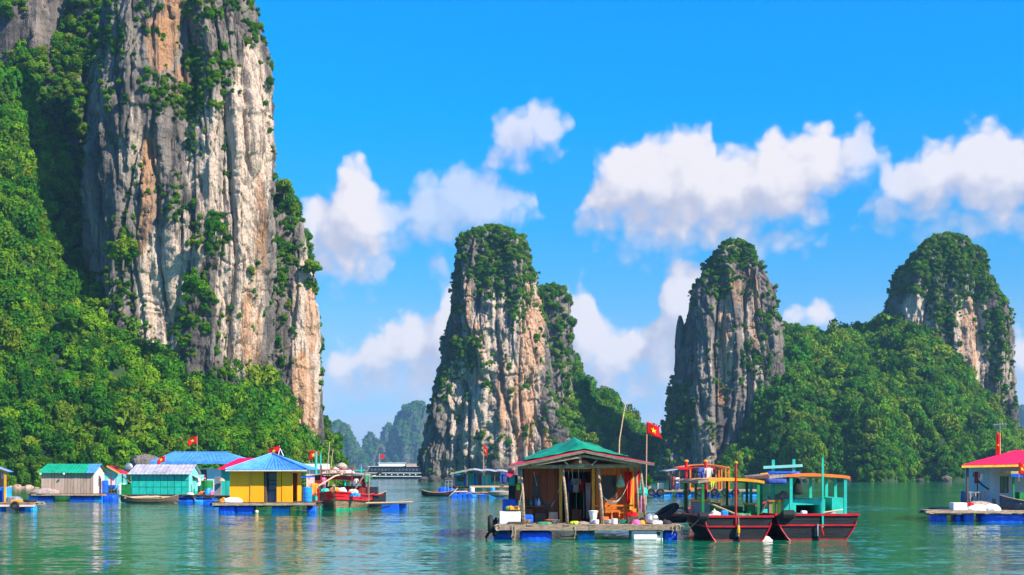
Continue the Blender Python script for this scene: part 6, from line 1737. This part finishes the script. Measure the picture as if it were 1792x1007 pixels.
# ================================================================== 11. teal house with olive roof, far side of the bay
g = lambda px, d=142.0: X(px, d)
gz = lambda py, d=142.0: Z(py, d)
zd = gz(851)
root = empty('floating_house', (g(840), 144, 0), 'teal house with a sagging olive and grey roof below the middle tower', 'house')
deck(root, g(788), g(892), 141, 147, zd, .5, DARKWOOD, .08)
MB().beam((g(822, 140.9), 140.9, zd - .05), (g(890, 140.9), 140.9, zd - .03), .12, .2).build('edge_beam', BAMBOO, root)
for px in (830, 845, 862, 876): drum(root, (g(px), 141.4, .1), 'x', .34, .8, SKYPLASTIC if px in (862,) else BLUEPLASTIC)
bale(root, g(768), g(795), 141, 142, -.2, zd - .1, BLUETARP, seed=15)
for i in range(14):
    a = g(793) + i * .23
    brick_box('wall_board', TEAL if i % 5 else BLUETARP, root, a + .005, a + .225, 143, 143.06, zd, gz(829))
for i in range(6):
    a = g(843) + i * .17
    brick_box('wall_board', BOATTEAL, root, a + .005, a + .165, 141.8, 141.86, zd, gz(832))
MB().box(g(800), g(812), 142.9, 142.99, zd + .5, gz(834)).build('window', GLASS, root)
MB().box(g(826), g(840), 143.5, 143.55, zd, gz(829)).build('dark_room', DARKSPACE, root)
MB().box(g(838), g(842), 142.8, 142.95, zd, gz(830)).build('door_frame', REDPAINT, root)
Gr = np.array([[(g(788 + 40 * j / 6, 140.6 + i), 140.6 + i * 1.2, gz(830 - 8 * j / 6 - i * .6) + .05 * sin(3 * j)) for j in range(7)] for i in range(5)])
MB().slab(Gr, .06).build('roof_sheet', OLIVEROOF, root)
Gr = np.array([[(g(828 + 60 * j / 8, 140.6 + i), 140.62 + i * 1.2, gz(822.5 + 2.5 * j / 8 - i * .6) + .06 * sin(2 * j + 1)) for j in range(9)] for i in range(5)])
MB().slab(Gr, .06).build('roof_sheet', GREYROOF, root)
Gr = np.array([[(g(778 + 14 * j / 5, 140.8), 140.8 + i * .9, gz(838 - 7 * j / 5)) for j in range(6)] for i in range(4)])
MB().slab(Gr, .05).build('roof_flap', TANWOOD, root)
Gr = np.array([[(g(794 + 12 * j / 5, 140.7), 140.72 + i * .9, gz(831.5 - 1.5 * j / 5)) for j in range(6)] for i in range(3)])
MB().slab(Gr, .05).build('roof_patch', SKYPLASTIC, root)
for px in (796, 818, 852, 866, 884): MB().beam((g(px), 140.95, zd), (g(px), 140.95, gz(826)), .1).build('post', DARKWOOD, root)
shirt(g(878, 140.7), 140.7, gz(828, 140.7), 1.2, .45, BLUECLOTH, 'blue trousers hanging at the far olive-roofed house', 1, name='trousers', trousers=True)
shirt(g(884, 140.6), 140.6, gz(828, 140.6), 1.2, .4, BLUECLOTH, 'second pair of blue trousers hanging at the far olive-roofed house', 4, name='trousers', trousers=True)
ck = empty('fish_cage', (g(783, 140), 140, 0), 'grey wire cage on the raft end below the middle tower', 'cage')
for px in (779, 785, 791):
    MB().beam((g(px, 140), 140, .6), (g(px, 140), 140, gz(841)), .07).build('upright', STEEL, ck)
for py in (841, 847): MB().beam((g(779, 140), 140, gz(py)), (g(791, 140), 140, gz(py)), .06).build('rail', STEEL, ck)
flag(846, 778, 830, 145.5, .45, .95, 'small red star flag hanging limp before the middle tower', 0, 1, .6, seed=6, r=.045)
sm = empty('sampan', (g(766, 140), 140.5, 0), 'dark narrow sampan moored left of the olive-roofed house', 'sampan', local=True)
sampan(sm, 3.6, 1.0, .4, BLACKHULL, .3)
heap(g(760, 140), 140.4, .3, .5, .25, .22, REDHULL, 'dull red heap in the dark narrow sampan', 'net_heap', 'net', 5)
# low raft with four leaning blue drums
r2 = empty('raft', (X(825, 133), 133, 0), 'low wooden raft with tilted blue drums before the olive-roofed house', 'raft')
deck(r2, X(794, 133), X(868, 133), 132.4, 134.6, .55, .5, GREYWOOD, .08, True)
for k, px in enumerate((795, 806, 814, 822)): drum(r2, (X(px, 132), 132.2, .14), 'y', .33, .9, SKYPLASTIC if k == 9 else BLUEPLASTIC)
drum(r2, (X(829, 132), 132.0, .10), 'x', .22, .5, SKYPLASTIC)
for px in (802, 838): vessel((X(px + 24, 132.6), 132.7, .56), [(.22, 0), (.26, .05), (.26, .45), (.2, .48)], WHITE if px == 802 else SKYPLASTIC, 'white bucket on the low raft' if px == 802 else 'pale blue bucket on the low raft', 'bucket', 'bucket')
MB().tube([(X(786, 132), 132, .1), (X(801, 132.4), 132.4, 1.0)], .045, 6).build('bamboo_pole', BAMBOO, None, label='slanting pole at the end of the low drum raft', cat='pole')
MB().beam((X(794, 132.3), 132.3, .62), (X(818, 132.3), 132.3, .64), .3, .1).build('board', PINKWALL, None, label='pinkish board on top of the low drum raft', cat='board')
vessel((X(874, 131), 131, .25), [(.4, -.2), (1.0, .05), (1.15, .35), (1.0, .42), (.4, .5)], NETGREY, 'upturned round basket boat beside the big house', 'basket_boat', 'boat', 20)

# ================================================================== 12. raft with orange arched roof behind the black boats
g = lambda px, d=137.0: X(px, d)
gz = lambda py, d=137.0: Z(py, d)
zd = gz(857.5)
root = empty('floating_house', (g(1235), 139, 0), 'open raft house with an orange arched roof behind the black boats', 'house')
deck(root, g(1128), g(1330), 136, 142, zd, .5, TANWOOD, .1)
MB().beam((g(1128, 135.9), 135.9, zd - .12), (g(1330, 135.9), 135.9, zd - .1), .1, .14).build('edge_beam', TANWOOD, root)
for px, k in ((1149, BLUEPLASTIC), (1167, SKYPLASTIC), (1190, BLUEPLASTIC), (1208, SKYPLASTIC), (1232, BLUEPLASTIC), (1274, SKYPLASTIC), (1305, SKYPLASTIC), (1318, SKYPLASTIC), (1250, BLUEPLASTIC)):
    drum(root, (g(px), 136.4, .1), 'x', .36, .9, k)
Gr = np.array([[(g(1190 + 88 * j / 14, 136), 135.8 + i * 1.5, gz(822 - 9.5 * sin(pi * min(1, (.12 + .88 * j / 14)) * .86 + .1))) for j in range(15)] for i in range(5)])
MB().slab(Gr, .09).build('arched_roof', DEEPORANGE, root)
Gr = np.array([[(g(1164 + 30 * j / 6, 136), 135.7 + i * 1.5, gz(824 - 5 * (j / 6) ** 1.5)) for j in range(7)] for i in range(5)])
MB().slab(Gr, .08).build('porch_roof', GREYROOF, root)
for px in (1206, 1240, 1256, 1273): MB().beam((g(px), 136.1, zd), (g(px), 136.1, gz(820)), .14).build('post', DEEPORANGE, root)
for px in (1210, 1243, 1253, 1263, 1270): MB().beam((g(px, 141), 141, zd), (g(px, 141), 141, gz(820)), .13).build('post', DEEPORANGE, root)
for px in (1187, 1172): MB().beam((g(px), 136.1, zd), (g(px), 136.1, gz(823)), .12).build('post', BROWNWOOD, root)
MB().beam((g(1205), 136.05, zd + .14), (g(1246), 136.05, zd + .14), .1, .2).build('sill_beam', DEEPORANGE, root)
for k, (px, m_, h_, lab) in enumerate(((1171, DARKCLOTH, 1.7, 'dark garment at the left of the orange-roofed raft house'), (1176, REDHULL, 1.3, 'dark red garment hung on the orange-roofed raft house'), (1183, PALECLOTH, .9, 'pale shirt above blue trousers on the raft house'))):
    shirt(g(px), 135.9, gz(832 + 2 * k), h_, .5, m_, lab, k, name='garment')
shirt(g(1183), 135.85, gz(845), .75, .4, BLUECLOTH, 'blue trousers below the pale shirt on the raft house', 9, name='trousers', trousers=True)
hang_cloth(g(1238), g(1248), 135.8, gz(843), gz(854), LIME, 'lime green net hanging under the orange-roofed raft house', 3, 'fishing_net', 'net', 2, .6)
mc = empty('wooden_crate', (g(1156), 136.6, zd), 'pale slatted crate on the left part of the orange-roofed raft', 'crate')
for i in range(3): brick_box('slat', PALECLOTH, mc, g(1150), g(1161), 136.5, 136.54, zd + .12 + i * .22, zd + .26 + i * .22)
for px in (1150.5, 1156, 1160.5): brick_box('upright', TANWOOD, mc, g(px) - .04, g(px) + .04, 136.55, 136.6, zd, zd + .75)
pl = empty('potted_plant', (g(1134), 136.5, zd), 'bright green potted plant on the far raft end', 'plant')
MB().lathe([(.2, 0), (.28, .35), (.3, .4)], (g(1134), 136.5, zd), 10).build('pot', TANWOOD, pl)
_cr = bpy.data.objects.new('leaves', CROWNS[2]); COL.objects.link(_cr); _cr.parent = pl; _cr.location = (0, 0, .95); _cr.scale = (.62, .62, .75)
lb = ['at the left end', 'under the crate', 'left of the middle', 'in the middle', 'right of the middle', 'next to the light blue drum', 'at the right end']
for k, px in enumerate((1138, 1154, 1200, 1222, 1248, 1266, 1284)):
    tyre((g(px), 135.75, gz(861)), 'black tyre fender %s of the orange-roofed raft' % lb[k], .30, .11, 'y', 'tyre fenders along the orange-roofed raft')
MB().tube([(g(1180), 135.7, zd), (g(1183), 135.7, .5), (g(1186), 135.7, .9), (g(1188), 135.7, zd)], .05, 6).build('mooring_rope', ROPE, None, label='pale mooring rope looped over the orange-roofed raft edge', cat='rope')

# ================================================================== 13. house with crimson roof at the right edge
g = lambda px, d=67.0: X(px, d)
gz = lambda py, d=67.0: Z(py, d)
zd = gz(893)
root = empty('floating_house', (g(1760), 69.5, 0), 'white floating house with crimson roof cut by the right edge', 'house')
deck(root, g(1622), g(1690), 66.2, 68.2, zd, .28, GREYWOOD)
deck(root, g(1690) + .02, g(1880), 66.2, 73, zd, .28, GREYWOOD)
MB().beam((g(1620, 66.1), 66.1, zd - .07), (g(1880, 66.1), 66.1, zd - .07), .07, .12).build('edge_beam', GREYWOOD, root)
for px in (1632, 1655): MB().beam((g(px), 66.3, zd - .2), (g(px), 68.0, zd - .2), .12, .12).build('bearer', DARKWOOD, root)
bale(root, g(1630), g(1652), 66.5, 67.5, -.2, zd - .12, BLUETARP, seed=21); bale(root, g(1668), g(1678), 66.6, 67.5, -.2, zd - .12, BLUETARP, seed=22)
bale(root, g(1680), g(1698), 66.4, 67.4, -.25, zd - .1, BLUETARP, seed=23); bale(root, g(1711), g(1786), 66.35, 67.4, -.25, zd - .1, BLUETARP, seed=24); bale(root, g(1788), g(1850), 66.4, 67.4, -.25, zd - .1, BLUETARP, seed=25)
d_ = 69.0
xa, xb = X(1730, d_), X(1890, d_)
opening_wall(root, 'wall', PALEBLUEWALL, xa, xb, d_, d_ + .08, zd + .55, Z(816, d_), [(X(1750, d_), X(1765, d_), Z(863, d_), Z(834, d_))], 0, 'wall_panel')
for i in range(12):
    a = xa + i * .2
    brick_box('foot_board', GREYWOOD if i % 2 else WHITE, root, a + .005, a + .195, d_ + .01, d_ + .07, zd, zd + .545)
window(root, X(1750, d_), X(1765, d_), d_ + .02, Z(863, d_), Z(834, d_), BROWNWOOD, GREENGLASS, 1)
brick_box('wall_panel', PALEBLUEWALL, root, xa, xa + .08, d_ + .085, 72.5, zd, Z(816, d_)); brick_box('wall_panel', PALEBLUEWALL, root, xa, xb, 72.5, 72.58, zd, Z(816, d_))
MB().beam((X(1693, 68), 68, zd), (X(1693, 68), 68, Z(817, 68)), .11).build('porch_post', DARKWOOD, root); MB().beam((X(1693, 72.3), 72.3, zd), (X(1693, 72.3), 72.3, Z(817, 72.3)), .11).build('porch_post', DARKWOOD, root)
ez = Z(814, 67.6)
e0 = (X(1683, 67.6), 67.6, ez); e1 = (X(1900, 67.6), 67.6, ez + .12); e2 = (X(1900, 73.4), 73.4, ez + .12); e3 = (X(1692, 73.4), 73.4, ez)
r0 = (X(1778, 70.5), 70.5, Z(788, 70.5)); r1 = (X(1890, 70.5), 70.5, Z(788, 70.5))
roof_sheet(e0, e1, r1, r0, 'roof_sheet', REDROOF, root, .25, .01); roof_sheet(e2, e3, r0, r1, 'roof_sheet', REDROOF, root, .25, .01); roof_sheet(e3, e0, r0, r0, 'roof_sheet', REDROOF, root, .25, .01)
MB().beam((e0[0], e0[1] + .02, ez - .09), (e1[0], e1[1] + .02, ez + .03), .04, .12).build('fascia', YELLOWPOST, root)
# railing
for px in (1698, 1707, 1716, 1725): MB().beam((X(px, 68.1), 68.1, zd), (X(px, 68.1), 68.1, Z(862, 68.1)), .05).build('baluster', GREYWOOD, root)
MB().beam((X(1694, 68.1), 68.1, Z(862, 68.1)), (X(1730, 68.1), 68.1, Z(862, 68.1)), .06).build('handrail', GREYWOOD, root)
for a, b in ((1698, 1707), (1716, 1707), (1716, 1725)): MB().beam((X(a, 68.12), 68.14, zd + .05), (X(b, 68.12), 68.14, Z(863, 68.1)), .035).build('brace', GREYWOOD, root)
drum(None, (X(1693, 68.6), 68.7, zd + .48), 'z', .31, .98, paint('dull_blue_plastic', (.02, .10, .26), .45, .2, 3), name='drum', label='dull blue drum on the porch of the crimson-roofed house', cat='drum')
block(None, g(1661), g(1685), 66.35, 67.0, zd, zd + .4, FOAM, 'foam_box', label='white foam box at the raft edge of the crimson-roofed house', cat='box')
heap(g(1703), 66.7, zd, .62, .4, .36, FOAM, 'large white sack right of the foam box', 'sack', 'sack', 2, rough=.07)
heap(g(1730), 66.7, zd, .5, .4, .36, WHITE, 'second white sack lying against the large one', 'sack', 'sack', 4, rough=.07)
heap(g(1718), 67.3, zd + .15, .7, .4, .34, TANWOOD, 'tan sack behind the white sacks', 'sack', 'sack', 6, rough=.1)
heap(g(1692), 66.6, zd + .28, .2, .2, .14, REDCLOTH, 'dark red cloth on top of the white sack', 'cloth_bundle', 'cloth', 3)
for k, (px, m_, h_, lab) in enumerate(((1709, REDHULL, .62, 'maroon shirt on the porch line of the crimson-roofed house'), (1717, PALECLOTH, .5, 'pale shirt on the porch line of the crimson-roofed house'))):
    shirt(X(px, 68.4), 68.4, Z(826, 68.4), h_, .32, m_, lab, k, name='garment')
MB().tube([(X(1710, 68.5), 68.5, zd), (X(1711, 68.5), 68.5, Z(826, 68.5))], .035, 6).build('clothes_post', DARKWOOD, None, label='thin dark post carrying the shirts on the porch', cat='post')
MB().tube([(X(1712, 68.6), 68.6, Z(842, 68.6)), (X(1720, 68.6), 68.6, Z(850, 68.6)), (X(1731, 68.6), 68.6, Z(857, 68.6))], .045, 6).build('hose', RUBBER, None, label='dark hose sagging from the porch post to the wall', cat='hose')
fr = flag(1750, 756, 800, 70.3, .22, 1.3, 'furled red flag below the aerial on the crimson roof', 0, -1, .05, seed=8, r=.035)
ae = empty('aerial', (X(1750, 70.4), 70.4, Z(757, 70.4)), 'television aerial on a mast above the crimson roof', 'aerial')
MB().tube([(X(1750, 70.4), 70.4, Z(800, 70.4)), (X(1750, 70.4), 70.4, Z(740, 70.4))], .025, 6).build('mast', STEEL, ae)
MB().beam((X(1738, 70.4), 70.4, Z(744, 70.4)), (X(1762, 70.4), 70.4, Z(742, 70.4)), .03).build('boom', STEEL, ae)
for px in (1740, 1745, 1750, 1755, 1760):
    MB().tube([(X(px, 70.4), 70.05, Z(743, 70.4)), (X(px, 70.4), 70.75, Z(743, 70.4))], .012, 5).build('element', STEEL, ae); MB().tube([(X(px, 70.4), 70.4, Z(741, 70.4)), (X(px, 70.4), 70.4, Z(747, 70.4))], .012, 5).build('element', STEEL, ae)
# blue-canopied boat at the right edge
eb_ = empty('fishing_boat', (X(1816, 67.5), 67.5, zd + .02), 'dark blue boat with a blue-edged canopy at the right edge', 'boat', local=True)
BH = paint('dark_blue_hull', (.02, .05, .09), .4, .3, 2)
sampan(eb_, 4.0, 1.3, .42, BH, .34)
d_ = 67.0; xo = X(1816, 67.5); zo = zd + .02
for px in (1776, 1850): MB().beam((X(px, d_) - xo, -.3, .3), (X(px, d_) - xo, -.3, Z(834, d_) - zo), .10).build('post', GREENPAINT, eb_)
MB().box(X(1768, d_) - xo, X(1880, d_) - xo, -.6, 1.1, Z(829.5, d_) - zo, Z(825, d_) - zo).build('canopy', paint('yellowed_canopy', (.55, .40, .12), .6), eb_)
MB().box(X(1768.5, d_) - xo, X(1880, d_) - xo, -.62, -.59, Z(835, d_) - zo, Z(829.6, d_) - zo).build('canopy_valance', BLUETARP, eb_)
MB().box(X(1787, d_) - xo, X(1800, d_) - xo, -.3, .3, .3, Z(862, d_) - zo).build('engine_box', GREENPAINT, eb_)
flag(1783, 806, 842, 66.2, .30, .62, 'red star flag on the blue-edged canopy at the right edge', 0, 1, .55, seed=9, r=.02)

# ================================================================== 14. cruise ship far off
cs = empty('cruise_ship', (X(700, 560), 560, 0), 'dark two-deck cruise ship with white trim half behind the middle tower', 'ship', local=True)
def cx_(px): return X(px, 560) - X(700, 560)
S_ = F / 560
n = 14; G = []
for i in range(n):
    u = i / (n - 1); x_ = cx_(642) + u * 44; w_ = 4.2 * min(1, (u * 4) ** .6 + .08); zg = 2.4 + 1.2 * max(0, .2 - u) * 3
    G.append([(x_ - (1.4 if i == 0 else 0) * (q - .3), s * w_ * (.8 + .2 * q), -.8 + (zg + .8) * q) for s, q in ((-1, 1), (-1, .5), (-1, 0), (1, 0), (1, .5), (1, 1))])
MB().slab(np.array(G), (0, 0, .05)).build('hull', NAVY, cs)
for z_ in (1.0, 2.45): MB().beam((cx_(643), -4.25, z_ + .1), (cx_(643) + 44, -4.28, z_), .06, .26).build('white_stripe', WHITE, cs)
MB().box(cx_(648), cx_(648) + 38, -3.9, 3.9, 2.5, 5.3).build('lower_deckhouse', NAVY, cs)
MB().box(cx_(645), cx_(645) + 40, -4.2, 4.2, 5.3, 5.5).build('deck_edge', WHITE, cs)
MB().box(cx_(664), cx_(664) + 11, -3.0, 3.0, 5.6, 6.8).build('upper_deckhouse', WHITE, cs)
MB().box(cx_(662), cx_(662) + 12, -3.3, 3.3, 6.8, 7.0).build('awning', WHITE, cs)
MB().box(cx_(712), cx_(712) + 14, -3.0, 3.0, 5.6, 6.6).build('sun_deck', TANWOOD, cs)
mbw = MB()
for k in range(24): mbw.box(cx_(651) + k * 1.5, cx_(651) + k * 1.5 + .8, -3.95, -3.905, 3.5, 4.4)
o = mbw.build('window_row', paint('ship_glass', (.10, .13, .17), .2, .3, 1), cs); o['kind'] = 'stuff'
mbw = MB()
for k in range(10): mbw.box(cx_(655) + k * 2.6, cx_(655) + k * 2.6 + .5, -4.3, -4.24, 1.55, 2.05)
o = mbw.build('porthole_row', WHITE, cs); o['kind'] = 'stuff'
MB().tube([(cx_(664), 0, 5.5), (cx_(664), 0, 10.8)], .12, 6).build('flag_mast', STEEL, cs); MB().box(cx_(664), cx_(664) + 2.2, -.05, .05, 8.9, 10.5).build('ship_flag', REDCLOTH, cs)

# ================================================================== 15. shore: boulders and single trees
bl = [(18, 846, 0.58, 'pinkish boulder on the shore right of the orange porch post'), (30, 844, 0.77, 'tall pinkish boulder on the shore between two lower ones'), (41, 848, 0.54, 'small low boulder on the shore'), (50, 845, 0.72, 'broad pinkish boulder on the shore nearest the plank hut'),
      (63, 849, 0.42, 'small flat shore rock beside the broad boulder'), (252, 800, 1.9, 'grey boulder above the shore left of the long blue roof'), (262, 808, 2.3, 'dark boulder among the trees behind the grey roof'), (8, 849, 0.48, 'low rock on the shore behind the orange porch post')]
ordn = ['first', 'second', 'third', 'fourth', 'fifth', 'sixth', 'seventh', 'eighth', 'ninth', 'tenth']
for k, (px, s_) in enumerate(((742, 1.4), (752, .9), (760, 1.7), (773, .8), (786, 1.2), (905, 1.5), (930, 1.0), (962, 1.3))):
    bl.append((px, 843, s_, ordn[k] + ' grey boulder from the left at the waterline of the middle tower'))
for k, (px, s_) in enumerate(((1345, 1.2), (1398, 1.8), (1412, 1.0), (1480, 1.5), (1492, .9), (1545, 1.3), (1572, 1.9), (1610, 1.1), (1655, 1.6))):
    bl.append((px, 844, s_, ordn[k] + ' grey boulder from the left along the wooded right-hand shore'))
for k, (px, py, s_, lab) in enumerate(bl):
    d_ = 374.0 if py == 843 else (368.0 + 3 * sin(px)) if py == 844 and s_ > .85 and px > 1000 else 216.0 if py > 830 else 214.0
    r = np.random.RandomState(k + 3)
    bm = bmesh.new(); bmesh.ops.create_icosphere(bm, subdivisions=3, radius=1)
    for v in bm.verts:
        p = np.array(v.co); nn = fbm((p * 1.1 + k * 3.3)[None], 3, k)[0]; q = np.round(fbm((p * .9 + k)[None], 2, k + 5)[0] * 3) / 3
        v.co = v.co * (1 + .45 * nn + .18 * q)
    bm.verts.index_update(); m2 = MB(); zb = -.4 if py > 830 else Z(py, d_) - s_
    m2.v = [(X(px, d_) + v.co.x * s_ * 1.15, d_ + v.co.y * s_, zb + s_ * .45 + v.co.z * s_ * .85) for v in bm.verts]; m2.f = [tuple(v.index for v in f.verts) for f in bm.faces]; bm.free()
    m2.build('boulder', ROCKPINK if (py > 830 and px < 100) else ROCK, None, label=lab, cat='boulder')

def tree(px, py, D, h, r, label, crown, group=None, lean=0.0, seed=0):
    """trunk with limbs and a crown built of three leaf masses"""
    zb = Z(py, D); x0 = X(px, D)
    root = empty('tree', (x0, D, zb), label, 'tree', group)
    mb = MB()
    mb.tube([(x0, D, zb - .4), (x0 + lean * .4, D, zb + h * .35), (x0 + lean, D, zb + h * .75)], [.05 * h, .036 * h, .018 * h], 7)
    rr = random.Random(seed)
    for k in range(5):
        a = rr.uniform(0, 6.28); q = zb + h * rr.uniform(.3, .5)
        mb.tube([(x0 + lean * .4, D, q), (x0 + lean * .6 + r * .35 * cos(a), D + r * .35 * sin(a), q + h * .2), (x0 + lean + r * .7 * cos(a), D + r * .7 * sin(a), q + h * .32)], [.022 * h, .014 * h, .006 * h], 5)
    mb.build('trunk', BARK, root)
    for k, (dx, dz, s_) in enumerate(((0, .74, 1.0), (-.5, .60, .72), (.5, .58, .7))):
        c = bpy.data.objects.new('crown', CROWNS[(crown + k) % 6]); COL.objects.link(c); c.parent = root
        c.location = (lean + dx * r, rr.uniform(-.3, .3) * r, h * dz); c.scale = (r * s_, r * s_, r * s_ * .9); c.rotation_euler = (0, 0, rr.uniform(0, 6.28))
    return root
for k, (px, py, D_, h, r, lab) in enumerate(((572, 832, 272, 7.2, 2.9, 'tall bright tree at the foot of the cream buttress'), (588, 838, 275, 5.8, 2.6, 'bright tree at the water end of the cliff shore'), (566, 800, 279, 6.5, 2.5, 'tree behind the tall one at the buttress foot'), (580, 812, 281, 7.0, 2.6, 'upper tree above the shore at the end of the cliff'), (597, 842, 280, 3.6, 1.6, 'small tree at the very end of the cliff shore'), (561, 770, 282, 6.0, 2.0, 'narrow tree climbing the far edge of the buttress'),
        (343, 530, 232, 4.4, 2.5, 'round bright tree standing on a ledge of the tall tower'), (549, 492, 263, 4.0, 1.9, 'bushy tree hanging off the top edge of the buttress'), (508, 385, 268, 4.2, 2.0, 'tree on the saddle beside the buttress top'), (497, 350, 274, 4.0, 2.0, 'topmost tree on the saddle beside the tall tower'), (215, 470, 226, 4.6, 2.6, 'tree on the shaded corner of the tall tower'), (375, 420, 236, 3.6, 2.0, 'tree on a crack halfway up the tall tower'))):
    tree(px, py, D_, h, r, lab, k, seed=k, lean=R_.uniform(-.4, .4))
